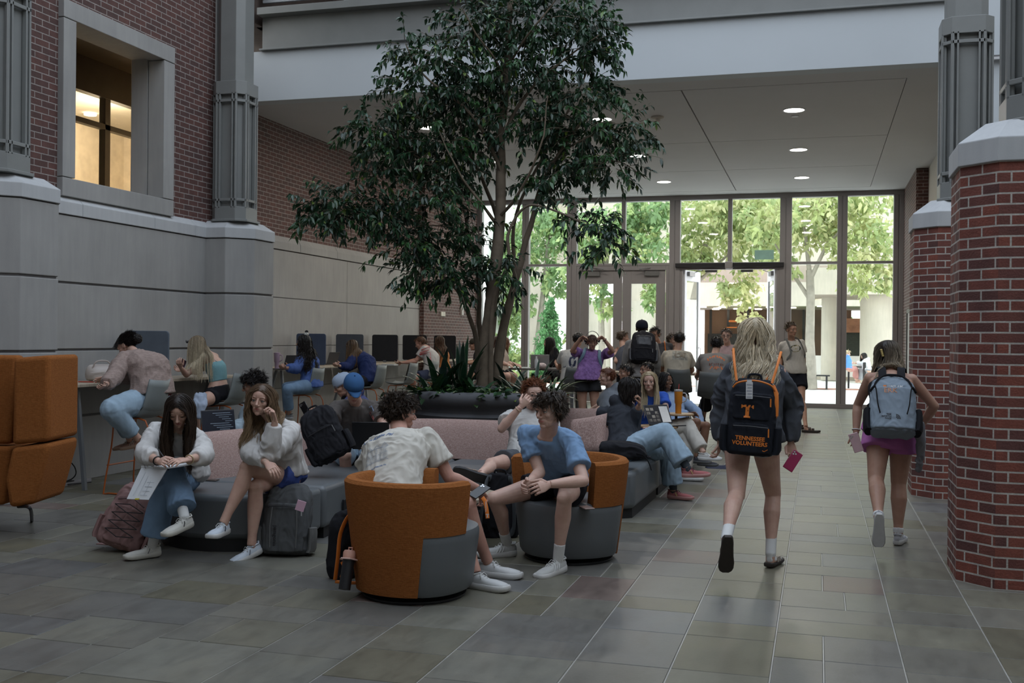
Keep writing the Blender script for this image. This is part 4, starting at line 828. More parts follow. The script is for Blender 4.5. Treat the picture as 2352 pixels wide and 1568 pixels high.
tumbler('pale pink tumbler with handle and straw at the left end of the bar', at(636, 851, 15.9).xy.to_3d() + Vector((0, 0, 1.062)), plain((.42, .30, .38), .4), plain((.42, .30, .38), .4), .25, .047, 1, plain((.6, .5, .6), .4))
M = frame(Vector((1, 0, 0)), Vector((0, 1, 0)), Vector((0, 0, 1)), at(668, 848, 15.6).xy.to_3d() + Vector((0, 0, 1.078)))
laptop('open dark laptop in front of the girl with the white scrunchie', M @ Matrix.Rotation(math.radians(70), 4, 'Z'), math.radians(20))
laptop('open dark laptop before the girl in the navy hoodie', TR((-8.2, 17.1, 1.078), math.radians(80)), math.radians(18))
laptop('silver laptop on the high table before the black-haired girl', TR((*at(1240, 822, 18.9).xy, 1.05), math.radians(16)), math.radians(15), None, .33, .23, m_alu)
scr = [plain((.012, .012, .013), .2, .02, em=('#101014', .6)), emis('slide_grey', (.35, .37, .39), .75), emis('slide_photo', (.28, .27, .25), .5)]
q = [(.03, .97, .05, .95, 0), (.60, .95, .07, .90, 1)] + [(.05 + i * .17, .18 + i * .17, .12 + j * .19, .26 + j * .19, 2) for i in range(3) for j in range(4) if (i * 3 + j) % 4 != 1]
xa = (R0 * .86 + F0 * .50).normalized(); M = frame(xa, Vector((-xa.y, xa.x, 0)) * -1, Vector((0, 0, 1)), Vector((pA.x + .05, pA.y + .07, pA.z + .016)))
lm = frame(-xa, (Vector((xa.y, -xa.x, 0))), Vector((0, 0, 1)), Vector((pA.x + .02, pA.y + .06, pA.z + .0155)))
# mirrored frame keeps right-handedness: y points to the reader
laptop('open laptop showing dark slides on the sofa tablet at right', lm @ Matrix.Rotation(math.radians(0), 4, 'Z'), math.radians(28), (scr, [(1 - b_, 1 - a_, c_, d_, e_) for a_, b_, c_, d_, e_ in q]))
t = thing('water_bottle', 'clear plastic water bottle on the high table by the silver laptop', 'bottle', (*at(1232, 822, 18.6).xy, 1.036)); B().lathe([(.001, 0), (.033, 0), (.033, .14), (.014, .18), (.014, .2)], 16).build('body', plain((.5, .55, .58), .15, .05), t); B().lathe([(.015, .19), (.015, .21), (.001, .21)], 12).build('cap', m_white, t)
t = thing('wrapped_sandwich', 'crumpled white and red food wrapper on the high table', 'food wrapper', (*at(1245, 825, 18.5).xy, 1.036)); b = B(); b.ell((0, 0, .05), (.08, .06, .05)); b.build('wrapper', plain((.6, .5, .5), .6, .5, 25, .6, 20), t)
t = thing('handbag', 'soft cream leather handbag on the bar table beside the cardigan woman', 'bag', (*at(232, 862, 11.25).xy, 1.062)); t.rotation_euler = (0, 0, .9)
b = B(); b.loft([[Vector((math.cos(a) * w * (1 + .05 * math.sin(3 * a)), math.sin(a) * d * (1 + .08 * math.sin(2 * a + z * 9)), z)) for a in [2 * PI * k / 24 for k in range(24)]] for z, w, d in ((0, .13, .08), (.02, .155, .10), (.08, .16, .105), (.13, .15, .09), (.165, .13, .06), (.18, .10, .03))]); b.build('body', plain((.52, .46, .42), .45, .06, 8, .4, 25), t, sub=1)
b = B(); b.tube(smoothpts([Vector((-.1, -.05, .14)), Vector((-.06, -.07, .21)), Vector((.05, -.07, .21)), Vector((.1, -.05, .13))], 4), .008, 6); b.tube([(-.13, -.1, .09), (0, -.112, .10), (.13, -.1, .09)], .005, 6); b.build('strap', plain((.50, .43, .39), .45), t)
t = thing('desk_control', 'small white display device on the bar table by the stone column', 'device', (*at(148, 862, 11.2).xy, 1.062)); B().box(-.07, .07, -.03, .03, 0, .085).build('housing', m_white, t, bevel=.012); B().box(-.05, .055, -.034, -.028, .02, .07).build('screen', m_black, t)
o = B().tube([(0, 0, 0), (.2, .02, 0)], .006, 8).build('red_marker', plain((.5, .08, .05), .5)); o.location = (*at(180, 874, 10.9).xy, 1.069); tag(o, 'red marker lying on the bar table by the cream handbag', 'pen')
o = B().tube([(0, 0, 0), (.14, .03, 0)], .007, 8).build('green_marker', plain((.05, .3, .18), .5)); o.location = (*at(214, 873, 10.9).xy, 1.070); tag(o, 'green marker beside the cardigan woman elbow', 'pen')
t = thing('takeaway_cup', 'clear plastic cup with green straw beside the felt screen', 'cup', (*at(372, 862, 11.0).xy, 1.062)); B().lathe([(.001, 0), (.03, 0), (.04, .11), (.001, .11)], 18).build('body', plain((.45, .4, .38), .2), t)
t = thing('power_cable', 'black power cable hanging under the bar table to the floor', 'cable', (-7.4, 9.2, 0)); b = B(); b.tube(smoothpts([Vector((-.05, -.2, 1.0)), Vector((-.02, -.1, .8)), Vector((0, -.15, .45)), Vector((.1, .05, .2)), Vector((.02, .1, .06)), Vector((-.08, -.2, .02)), Vector((.15, .25, .02))], 6), .006, 6); b.build('wire', m_black, t)
t = thing('power_strip', 'grey power strips on the floor beneath the bar table', 'power strip', (-7.38, 9.25, 0)); B().box(-.07, .02, -.3, .35, 0, .035).build('housing', m_mull, t, bevel=.005); B().box(-.05, 0, -.1, .1, .035, .045).build('sockets', m_black, t)
t = thing('takeaway_food_tray', 'red and white checked paper food tray below the laptop tablet', 'food tray', (*at(1492, 992, 10.6).xy, at(1492, 998, 10.6).z))
m, tt, p = nt('check_paper'); ck = N(tt, 'TexChecker', Scale=60); tt.links.new(coords(tt), ck.inputs[0]); ck.inputs[1].default_value = (.55, .04, .04, 1); ck.inputs[2].default_value = (.7, .66, .64, 1); tt.links.new(ck.outputs[0], p.inputs[0])
B().loft([[(-.05, -.03, 0), (.05, -.03, 0), (.05, .03, 0), (-.05, .03, 0)], [(-.065, -.045, .07), (.065, -.045, .07), (.065, .045, .07), (-.065, .045, .07)]]).build('tray', m, t, smooth=False)
# ================================================================ people
TMP = bpy.data.scenes.new('tmp')
def remesh(b, vox, it=4, name='m'):
    me = bpy.data.meshes.new(name); me.from_pydata([tuple(v) for v in b.v], [], b.f); o = bpy.data.objects.new(name, me); TMP.collection.objects.link(o)
    m = o.modifiers.new('r', 'REMESH'); m.mode = 'VOXEL'; m.voxel_size = vox; m.adaptivity = 0
    if it: s = o.modifiers.new('s', 'SMOOTH'); s.factor = .5; s.iterations = it
    vl = TMP.view_layers[0]; vl.update(); dg = vl.depsgraph; ev = o.evaluated_get(dg); me2 = bpy.data.meshes.new_from_object(ev)
    bpy.data.objects.remove(o); bpy.data.meshes.remove(me); return me2
def mesh_np(me):
    v = np.empty(len(me.vertices) * 3, 'f'); me.vertices.foreach_get('co', v); return v.reshape(-1, 3)
def link(me, name, mats, parent=None):
    me.materials.clear()
    for m in (mats if isinstance(mats, (list, tuple)) else [mats]): me.materials.append(m)
    me.polygons.foreach_set('use_smooth', [True] * len(me.polygons)); me.name = name
    o = bpy.data.objects.new(name, me); COL.objects.link(o)
    if parent is not None: o.parent = parent; o.matrix_parent_inverse = parent.matrix_world.inverted() if parent.matrix_world != Matrix.Identity(4) else Matrix.Identity(4)
    return o
def join_me(ms, name):
    V = []; F = []; n = 0
    for me in ms:
        v = mesh_np(me); V.append(v); k = len(me.polygons); lt = np.empty(k, 'i'); me.polygons.foreach_get('loop_total', lt); li = np.empty(len(me.loops), 'i'); me.loops.foreach_get('vertex_index', li); F.append((lt, li + n)); n += len(v)
    V = np.concatenate(V); LT = np.concatenate([f[0] for f in F]); LI = np.concatenate([f[1] for f in F]); r = bpy.data.meshes.new(name)
    r.vertices.add(len(V)); r.vertices.foreach_set('co', V.ravel()); r.loops.add(len(LI)); r.loops.foreach_set('vertex_index', LI); r.polygons.add(len(LT)); r.polygons.foreach_set('loop_start', np.concatenate([[0], np.cumsum(LT)[:-1]]).astype('i')); r.polygons.foreach_set('loop_total', LT); r.update(calc_edges=True)
    return r
def wrinkle(me, amp, fr=9.0, seed=0, stretch=(1, 1, .55), fine=.25):
    n = len(me.vertices); v = mesh_np(me); nn = np.empty(n * 3, 'f'); me.vertices.foreach_get('normal', nn); nn = nn.reshape(-1, 3); o = Vector((seed * 3.1, seed * 1.7, seed)); d = np.empty(n, 'f'); sx, sy, sz = stretch; N3 = noise.noise
    for i in range(n):
        x, y, z = v[i]; p = Vector((x * fr * sx, y * fr * sy, z * fr * sz)) + o; w = N3(p * .6) * 1.4; q = N3(p + Vector((w, -w, w)) * 1.3); r = 1 - abs(q) * 3.0; q2 = 1 - abs(N3(p * 2.1 + Vector((w, 0, w * 2)))) * 3; d[i] = (max(r, -.6) * .6 + max(q2, -.5) * .28 + fine * .5 * N3(p * 4.5)) * 1.25
    v += nn * (d * amp)[:, None]; me.vertices.foreach_set('co', v.ravel()); me.update()
def reach(a, t, L):
    """point on the pixel ray of t=(px,py,sign) at distance L from joint a (sign +1 = farther from the camera)"""
    r = ray(t[0], t[1]); o = CC - a; A = r.dot(r); Bq = 2 * o.dot(r); Cq = o.dot(o) - L * L; dsc = Bq * Bq - 4 * A * Cq; sg = t[2] if len(t) > 2 else 1
    if len(t) > 3: k = depth(a) + t[3]; q = CC + r * k; return a + (q - a).normalized() * L
    if dsc <= 0: q = CC + r * (-Bq / (2 * A)); return a + (q - a).normalized() * L
    k = (-Bq + sg * math.sqrt(dsc)) / (2 * A); return CC + r * k
def azdir(az, el=0):
    az = math.radians(az); el = math.radians(el); f = F0 * -math.cos(az) + R0 * math.sin(az); return (f * math.cos(el) + Vector((0, 0, 1)) * math.sin(el)).normalized()
def ring(c, lat, fw, a, b_, n=20, p=2.3):
    out = []
    for k in range(n):
        t = 2 * PI * k / n; ct, st = math.cos(t), math.sin(t); out.append(c + lat * (a * math.copysign(abs(ct) ** (2 / p), ct)) + fw * (b_ * math.copysign(abs(st) ** (2 / p), st)))
    return out
SKIN = {}
def skinmat(c, key):
    if key in SKIN: return SKIN[key]
    m, t, p = nt('skin_' + key); v = coords(t); n = noi(t, v, 14, 4); n2 = noi(t, v, 300, 2)
    t.links.new(ramp(t, n.outputs[0], [(.3, tuple(x * y for x, y in zip(c, (.92, .85, .84)))), (.7, tuple(min(1, x * 1.08) for x in c))]), p.inputs['Base Color'])
    p.inputs['Roughness'].default_value = .48; p.inputs['Specular IOR Level'].default_value = .4; p.inputs['Subsurface Weight'].default_value = .12; p.inputs['Subsurface Radius'].default_value = (1, .35, .2); p.inputs['Subsurface Scale'].default_value = .012
    bump(t, p, n2.outputs[0], .06, .002); SKIN[key] = m; return m
SK = {'fair': (.56, .36, .28), 'pale': (.60, .40, .32), 'tan': (.44, .26, .185), 'olive': (.38, .225, .155), 'brown': (.20, .105, .065), 'red': (.54, .31, .24)}
m_hair = attrmat('hair', .42, 60, .35, .35, .4, bs=.2)
m_lash = plain((.015, .01, .008), .5)
def strand(b, pts, r, c0, c1, n=4, flat=.5):
    n = min(n, 4)
    k = len(pts); st = len(b.v); b.tube(pts, [r * min(1, .5 + i * .5) * (1 - .8 * (i / (k - 1)) ** 3) for i in range(k)], n, cap=False, flat=flat)
    if b.c is None: b.c = []
    b.c.extend([(1, 1, 1)] * (st - len(b.c)))
    for i in range(k):
        f = i / (k - 1); c = tuple(x + (y - x) * f for x, y in zip(c0, c1)); b.c.extend([c] * n)
def tuft(b, pts, r, c0, c1, rr, kids, spread):
    for k in range(kids):
        o = Vector((rr.gauss(0, 1), rr.gauss(0, 1), rr.gauss(0, 1))) * spread if kids > 1 else Vector((0, 0, 0)); m = rr.uniform(.82, 1.18); n = len(pts)
        strand(b, [p + o * (.35 + .9 * (i / n)) for i, p in enumerate(pts)], r, tuple(x * m for x in c0), tuple(x * m for x in c1))
def jit(c, r, a=.25): k = 1 + r.uniform(-a, a); return tuple(x * k for x in c)
class Head:
    def __init__(s, c, fw, up, S): s.c = c; s.S = S; s.y = fw.normalized(); s.z = (up - s.y * up.dot(s.y)).normalized(); s.x = s.y.cross(s.z)
    def w(s, x, y, z): return s.c + (s.x * x + s.y * y + s.z * z) * s.S
    def M(s): return frame(s.x * s.S, s.y * s.S, s.z * s.S, s.c)
    def R(s): return Matrix((s.x, s.y, s.z)).transposed()
def head_blobs(b, H, fem, jaw=1.0):
    R = H.R(); S = H.S
    def e(x, y, z, a, c, d, n=14, k=9): b.ell(H.w(x, y, z), (a * S, c * S, d * S), R, n, k)
    e(0, -.018, .034, .073, .092, .077, 22, 14); e(0, .028, .03, .061, .058, .056, 18, 12); e(0, .03, -.022, .057, .054, .06, 18, 12)
    e(0, .028, -.066, .048 * jaw, .048, .042); e(0, .064, -.092, .019 if fem else .024, .016, .016)
    for s in (-1, 1):
        e(s * .036, .052, -.022, .024, .026, .022); e(s * .027, .073, .021, .024, .013, .008); e(s * .0105, .090, -.035, .0085, .010, .0075, 10, 7)
        e(s * .075, -.008, -.006, .008, .019, .030, 12, 8); e(s * .080, -.016, -.002, .006, .012, .026, 10, 7)
        e(s * .031, .0745, .0085, .018, .010, .0062, 10, 7); e(s * .031, .072, -.0085, .015, .009, .004, 10, 7)
    b.tube([H.w(0, .078, .016), H.w(0, .092, -.008), H.w(0, .104, -.028), H.w(0, .098, -.038)], [.0075 * S, .0085 * S, .0115 * S, .009 * S], 10)
    e(0, .058, -.060, .037, .027, .028, 16, 10); e(0, .050, -.078, .036, .026, .022)
def face_parts(H, root, fem, brow, lip, iris=(.03, .02, .012), smile=0, closed=0):
    S = H.S; R = H.R(); t_ = .0030 if fem else .0042
    for s in (-1, 1):
        b = B()
        if not closed:
            c = H.w(s * .031, .0695, .0); b.ell(c, (.0128 * S, .0128 * S, .0115 * S), R, 14, 10, 0)
            q = H.w(s * .031, .0775, -.0005); b.ell(q, (.0066 * S, .0050 * S, .0064 * S), R, 12, 8, 1); b.ell(H.w(s * .031, .0818, 0), (.0032 * S, .0014 * S, .0032 * S), R, 8, 6, 2)
        dz = -.006 if closed else 0
        b.tube([H.w(s * .0175, .0755, -.001 + dz), H.w(s * .024, .0825, .0045 + dz), H.w(s * .032, .0842, .0056 + dz), H.w(s * .040, .0802, .0040 + dz), H.w(s * .0465, .0725, .0 + dz)], [.0008 * S, .0018 * S, .0021 * S, .0019 * S, .0008 * S], 6, 2)
        b.tube([H.w(s * .020, .0775, -.0055), H.w(s * .031, .0815, -.0085), H.w(s * .043, .0755, -.005)], [.0005 * S, .0009 * S, .0005 * S], 5, 2)
        b.build('eye', [plain((.55, .50, .47), .3, .02), plain(iris, .15, .2), m_lash], root, smooth=2)
        b = B(); b.tube([H.w(s * .014, .0865, .0215), H.w(s * .024, .0885, .0255), H.w(s * .036, .0855, .027), H.w(s * .047, .076, .0225)], [.001 * S, t_ * S, t_ * .9 * S, .0008 * S], 6, flat=.6); b.build('eyebrow', plain(brow, .7, .2, 80), root, smooth=2)
    b = B(); w = .024 + .004 * smile; zc = .003 * smile
    b.tube([H.w(-w, .0765, -.0600 + zc), H.w(-w * .5, .0825, -.0578), H.w(-.004, .0848, -.0565), H.w(0, .0846, -.0572), H.w(.004, .0848, -.0565), H.w(w * .5, .0825, -.0578), H.w(w, .0765, -.0600 + zc)], [x * S for x in (.0006, .0028, .0032, .0028, .0032, .0028, .0006)], 8)
    b.tube([H.w(-w * .95, .0762, -.0612 + zc), H.w(-w * .5, .0815, -.0635), H.w(0, .0840, -.0648), H.w(w * .5, .0815, -.0635), H.w(w * .95, .0762, -.0612 + zc)], [x * S for x in (.0006, .0030, .0038, .0030, .0006)], 8)
    if smile > 1: b.tube([H.w(-w * .8, .0800, -.0600), H.w(0, .0895, -.0620), H.w(w * .8, .0800, -.0600)], [x * S for x in (.001, .0038, .001)], 8, 1)
    b.build('lips', [plain(lip, .4, .05), plain((.75, .72, .68), .3, .02)], root, smooth=2)
def hand_blobs(b, wr, fd, pn, side, S, curl=.35, spread=1.0, thumb=1.0, rad=1.0):
    """fd finger direction, pn palm normal (out of the palm), side +1 if the thumb lies towards fd x pn"""
    fd = fd.normalized(); pn = (pn - fd * pn.dot(fd)).normalized(); lt = fd.cross(pn) * side
    R = Matrix((fd, lt, pn)).transposed()
    b.tube([wr - fd * .03 * S, wr + fd * .012 * S, wr + fd * .05 * S, wr + fd * .082 * S], [(.021 * S, .017 * S), (.026 * S, .016 * S), (.037 * S, .0145 * S), (.036 * S, .012 * S)], 14, up=pn)
    kn = wr + fd * .085 * S
    for i, (o, L) in enumerate(((.030, .071), (.010, .080), (-.010, .075), (-.0285, .058))):
        p = kn + lt * (o * S) - fd * (abs(o - .008) * .22 * S); d = (fd + lt * (o * 2.2 * spread)).normalized(); pts = [p - fd * .02 * S, p]; a = 0; c = curl * (1 + .12 * i)
        for seg, ln in enumerate((.45, .31, .24)):
            a += c * (.75, 1.15, .8)[seg]; dd = d * math.cos(a) + pn * math.sin(a); p = p + dd * (L * ln * S); pts.append(p)
        r = .0086 * S * rad; b.tube(pts, [r, r, r * .93, r * .88, r * .72], 8); b.ell(pts[-1], (r * .76,) * 3, None, 8, 6)
    p = wr + fd * .028 * S + lt * .026 * S; d1 = (lt * (.85 * thumb) + fd * .62 + pn * .35).normalized(); d2 = (lt * .25 * thumb + fd * .9 + pn * (.3 + curl * .5)).normalized()
    pts = [p - d1 * .015 * S, p + d1 * .022 * S, p + d1 * .022 * S + d2 * .034 * S, p + d1 * .022 * S + d2 * .060 * S + pn * curl * .008 * S]; b.tube(pts, [.013 * S, .0125 * S, .0102 * S, .0082 * S], 8); b.ell(pts[-1], (.0086 * S,) * 3, None, 8, 6)
MSEC = [(-.13, .11, .095), (-.02, .168, .118), (.12, .162, .115), (.32, .145, .102), (.52, .155, .108), (.70, .172, .116), (.84, .170, .100), (.94, .115, .078), (1.03, .062, .060)]
FSEC = [(-.13, .12, .10), (-.02, .178, .122), (.12, .168, .115), (.34, .124, .088), (.52, .134, .098), (.68, .148, .112), (.83, .146, .088), (.94, .098, .068), (1.03, .054, .052)]
def person(label, s, fem, pel, neck, head, taz, haz, face, skin, RA, LA, RL, LL, top=None, bot=None, shoes=None, socks=None, hair=None, slouch=.0, w=1.0, hands=((.4, None, None), (.4, None, None)), jaw=1.0, brow=(.05, .03, .02), lip=None, iris=(.03, .02, .012), smile=0, closed=0, feet=None, seed=1, shoulder_up=(0, 0), showface=True, tilt=0, ll=(1, 1), hipw=1.0, group=None, extra=None, vox=None, band=None):
    """joint targets are (px, py, sign); bone lengths are fixed, so each joint's depth follows from its parent's"""
    P0 = at(*pel); root = thing('person', label, 'person', (P0.x, P0.y, 0), group=group); Mi = Matrix.Translation(-root.location); D_ = depth(P0)
    vox = vox or max(.0052, min(.011, D_ * .00068))
    nk = reach(P0, neck, .50 * s * ll[0]); hd = reach(nk, head, .205 * s); lat = azdir(taz).cross(Vector((0, 0, 1))).normalized(); latH = azdir(haz).cross(Vector((0, 0, 1))).normalized()
    up = (nk - P0).normalized(); lat = (lat - up * lat.dot(up)).normalized(); fw = up.cross(lat).normalized(); fwH = azdir(haz); upH = up if abs(up.dot(fwH)) < .97 else Vector((0, 0, 1))
    sw = (.156 if fem else .174) * s * (.8 + .2 * w)
    sh = [nk - up * (.045 - shoulder_up[i]) * s + lat * (sw * sg) for i, sg in enumerate((1, -1))]
    hp = [P0 + latH * (.088 * s * sg * hipw) - Vector((0, 0, .01)) for sg in (1, -1)]
    arms = []; legs = []
    for i, A in enumerate((RA, LA)):
        el = reach(sh[i], A[0], .285 * s); wr = reach(el, A[1], .25 * s); arms.append((sh[i], el, wr))
    for i, A in enumerate((RL, LL)):
        l1, l2 = .43 * s * ll[1], .415 * s * ll[1]
        if A[1][2] == 'f':   # foot flat on the floor: two-bone leg between hip and ankle, knee towards its pixel ray
            an = onz(A[1][0], A[1][1], .088 * s); v = an - hp[i]; dd = v.length
            if dd > (l1 + l2) * .995: k_ = dd / (l1 + l2) * 1.006; l1 *= k_; l2 *= k_
            x_ = (l1 * l1 - l2 * l2 + dd * dd) / (2 * dd); h_ = math.sqrt(max(0, l1 * l1 - x_ * x_)); c_ = hp[i] + v * (x_ / dd); q_ = reach(c_, A[0], max(h_, .05)) - c_; q_ = q_ - v * (q_.dot(v) / (dd * dd))
            kn = c_ + (q_.normalized() if q_.length > 1e-4 else azdir(haz)) * h_
        else:
            kn = reach(hp[i], A[0], l1); an = reach(kn, A[1], l2); an.z = max(an.z, .083 * s)
        legs.append((hp[i], kn, an))
    fup = Vector((0, 0, 1)); fdir = azdir(face[0], face[1]); f2 = azdir(face[0], 0); rgt = f2.cross(Vector((0, 0, 1))); hup = (rgt.cross(fdir).normalized() + rgt * math.tan(math.radians(tilt))).normalized(); HS = s * (.97 if fem else 1.0) / .98; H = Head(hd, fdir, hup, HS)
    SEC = FSEC if fem else MSEC; bend = -fw * (slouch * s)
    def spine(t): 
        tt = max(0, min(1, t)); return P0 + (nk - P0) * t + bend * math.sin(PI * tt) 
    def secring(t, a, b_, ex=0.0, n=24):
        k = max(0, min(1, t)); L_ = (latH * (1 - k) + lat * k).normalized(); F_ = (fwH * (1 - k) + fw * k); F_ = (F_ - up * F_.dot(up)).normalized() if k > .15 else F_.normalized()
        return ring(spine(t), L_, F_, (a * s * w + ex), (b_ * s * w + ex), n)
    def interp(t):
        for (t0, a0, b0), (t1, a1, b1) in zip(SEC[:-1], SEC[1:]):
            if t <= t1: k = max(0, (t - t0) / (t1 - t0)); return a0 + (a1 - a0) * k, b0 + (b1 - b0) * k
        return SEC[-1][1:]
    sk = skinmat(SK[skin], skin)
    # ---- body
    b = B(); b.loft([secring(t, a, b_) for t, a, b_ in SEC]); nb = hd - H.y * .014 * HS - H.z * .05 * HS
    b.tube([spine(.9), nk, (nk + nb) / 2 + (H.y * -.004), nb, hd - H.y * .02 * HS], [.066 * s, (.058 if not fem else .049) * s, (.054 if not fem else .045) * s, (.053 if not fem else .045) * s, .05 * s], 16)
    b.tube([sh[0] + up * .0 + lat * .0, spine(.93) + up * .012 * s, sh[1]], [.048 * s, .06 * s, .048 * s], 12)
    g = w ** .7; aw = (.9 if fem else 1.0) * g
    for i, (S0, E, W_) in enumerate(arms):
        m1 = S0.lerp(E, .35); b.ell(S0, (.052 * s * aw,) * 3, None, 12, 8); b.tube([S0, m1, S0.lerp(E, .75), E], [.050 * s * aw, .047 * s * aw, .040 * s * aw, .037 * s * aw], 14)
        b.tube([E, E.lerp(W_, .25), E.lerp(W_, .6), W_], [.037 * s * aw, .041 * s * aw, .034 * s * aw, .0245 * s * aw], 14); b.ell(E, (.038 * s * aw,) * 3, None, 10, 8)
    for i, (Hp, K, A) in enumerate(legs):
        d1 = (K - Hp).normalized(); d2 = (A - K).normalized(); back = (d1 - d2); back = back.normalized() * -1 if back.length > .1 else -fwH; kf = -back
        lw = g * (1.04 if fem else .98)
        b.tube([Hp - d1 * .02, Hp.lerp(K, .3), Hp.lerp(K, .65), K], [.088 * s * lw, .082 * s * lw, .066 * s * lw, .053 * s * lw], 18)
        b.ell(K + kf * .006, (.052 * s * lw,) * 3, None, 12, 8); cb = (back - d2 * back.dot(d2)); cb = cb.normalized() if cb.length > .05 else -fwH
        b.tube([K, K.lerp(A, .14) + cb * .006, K.lerp(A, .32) + cb * .016 * s, K.lerp(A, .55) + cb * .008, K.lerp(A, .82), A], [.050 * s * lw, .051 * s * lw, .055 * s * lw, .044 * s * lw, .033 * s * g, .034 * s * g], 16)
    fd_ = []
    for i in (0, 1):
        K, A = legs[i][1:]; fz = feet[i] if feet and feet[i] else (haz, 0)
        f = azdir(fz[0], fz[1]); lt = f.cross(Vector((0, 0, 1))).normalized(); u = lt.cross(f).normalized()
        if len(fz) > 2: rr = Matrix.Rotation(math.radians(fz[2]), 3, f); u = rr @ u; lt = rr @ lt
        fd_.append((f, u, lt)); sp_ = shoes[i] if isinstance(shoes, list) else shoes
        if sp_ and sp_.get('kind') != 'sandal': b.tube([A - u * .01 * s, A - u * .035 * s + f * .0, A - u * .045 * s + f * .06 * s], [.032 * s, .024 * s, .012 * s], 12, up=u)
        else: b.tube([A - u * .01 * s, A - u * .042 * s - f * .012, A - u * .050 * s + f * .06 * s, A - u * .060 * s + f * .15 * s], [.033 * s, (.032 * s, .030 * s), (.036 * s, .022 * s), (.032 * s, .010 * s)], 12, up=u)
    hi = D_ < 13.5; ms = []
    def hands_into(bb, rad=1.0):
        for i, (S0, E, W_) in enumerate(arms):
            hc = hands[i]
            if hc is None: continue
            fdn = (W_ - E).normalized()
            if hc[1]: fdn = (reach(W_, hc[1], .1 * s) - W_).normalized()
            pn = azdir(*hc[2]) if hc[2] else (fw.cross(fdn) * (1 if i else -1) + Vector((0, 0, -.01)))
            hand_blobs(bb, W_, fdn, pn, (1 if i == 0 else -1) * (hc[3] if len(hc) > 3 else 1), s * (.93 if fem else 1.0), hc[0], rad=rad)
    if hi:
        ms.append(remesh(b, vox, 4)); hb = B(); head_blobs(hb, H, fem, jaw); hb.tube([nk + (nb - nk) * .5, nb], [.050 * s if not fem else .043 * s] * 2, 14); ms.append(remesh(hb, max(.0026, vox * .5), 3)); hb = B(); hands_into(hb); 
        if hb.v: ms.append(remesh(hb, .0029 if D_ < 9 else .0036, 2))
    else: head_blobs(b, H, fem, jaw); hands_into(b, 1.1); ms.append(remesh(b, vox * .8, 2))
    me = join_me(ms, 'body') if len(ms) > 1 else ms[0]; me.transform(Mi); body = link(me, 'body', sk, root); body.matrix_parent_inverse = Matrix.Identity(4)
    if showface: 
        hr = bpy.data.objects.new('x', None); 
        for o in _facewrap(H, root, fem, brow, lip or tuple(x * y for x, y in zip(SK[skin], (.85, .52, .55))), iris, smile, closed, Mi): pass
    out = {'fem': fem, 'root': root, 'H': H, 'spine': spine, 'arms': arms, 'legs': legs, 'fw': fw, 'lat': lat, 'up': up, 'nk': nk, 'P0': P0, 'Mi': Mi, 's': s, 'w': w, 'sh': sh, 'feet': fd_, 'D': D_, 'secring': secring, 'interp': interp, 'fwH': fwH, 'latH': latH, 'skin': sk}
    # ---- clothes
    def garment(bb, name, mat, amp=.004, fr=9, it=5, v=None, st=(1, 1, .55), fine=.3):
        me = remesh(bb, v or max(.007, vox * 1.15), it); wrinkle(me, amp, fr, seed, st, fine); me.transform(Mi); o = link(me, name, mat, root); o.matrix_parent_inverse = Matrix.Identity(4); return o
    if top:
        T = dict(hem=-.05, neck=1.0, ease=.016, sl=.45, slr=.070, slend=None, cuff=0, amp=.0045, fr=9, name='shirt', flare=0.0, strap=0); T.update(top); bb = B(); ts = [T['hem'] + (T['neck'] - T['hem']) * k / 9 for k in range(10)]; R_ = []
        for k, t in enumerate(ts):
            a, c = interp(t); e = T['ease'] * s * (1.0 if t < .8 else .75 if t < .9 else .5) + T['flare'] * s * (1 - k / 9) ** 1.5; fl = .0 if t > .3 else 0
            aa = max(a, .150 * (1 if not fem else .93)) if T['ease'] > .012 and t < .6 else a
            R_.append(secring(t, aa, c, e))
        bb.loft(R_)
        if not T['strap']:
            bb.tube([sh[0], spine(.925) + up * .008 * s, sh[1]], [.054 * s, .068 * s, .054 * s], 14)
            if T['sl'] > 0:
                for S0, E, W_ in arms:
                    q = .057 * s * aw; bb.ell(S0, (q, q, q), None, 14, 9); L = T['sl']
                    if L <= 1: bb.tube([S0, S0.lerp(E, L * .5), S0.lerp(E, L)], [q, (q + T['slr'] * s) / 2, T['slr'] * s], 18)
                    else:
                        r0 = T['slr'] * s; e2 = L - 1; r1 = (T['slend'] or T['slr']) * s; En = E.lerp(W_, e2); bb.tube([S0, S0.lerp(E, .5), E], [q, r0, r0 * .95], 18); bb.ell(E, (r0 * .95,) * 3, None, 14, 9); bb.tube([E, E.lerp(W_, e2 * .5), E.lerp(W_, e2 * .85), En], [r0 * .95, (r0 + r1) / 2 * 1.05, r1 * 1.15, r1], 18)
        out['shirt'] = garment(bb, T['name'], T['mat'], T['amp'], T['fr'], T.get('it', 5))
        if T.get('straps'):
            q = B()
            for sg in (1, -1): q.tube([spine(T['neck'] - .02) + lat * sg * .085 * s + fw * .085 * s, spine(.97) + lat * sg * .095 * s + up * .035 * s, spine(T['neck'] - .02) + lat * sg * .085 * s - fw * .085 * s], [(T['straps'], .003)] * 3, 8)
            o = q.build('strap', T['mat'], root, M=Mi)
    if band:
        bb = B(); bb.loft([secring(t, *interp(t), band[3] * s) for t in [band[1] + (band[2] - band[1]) * k / 4 for k in range(5)]]); garment(bb, 'undershirt', band[0], .002)
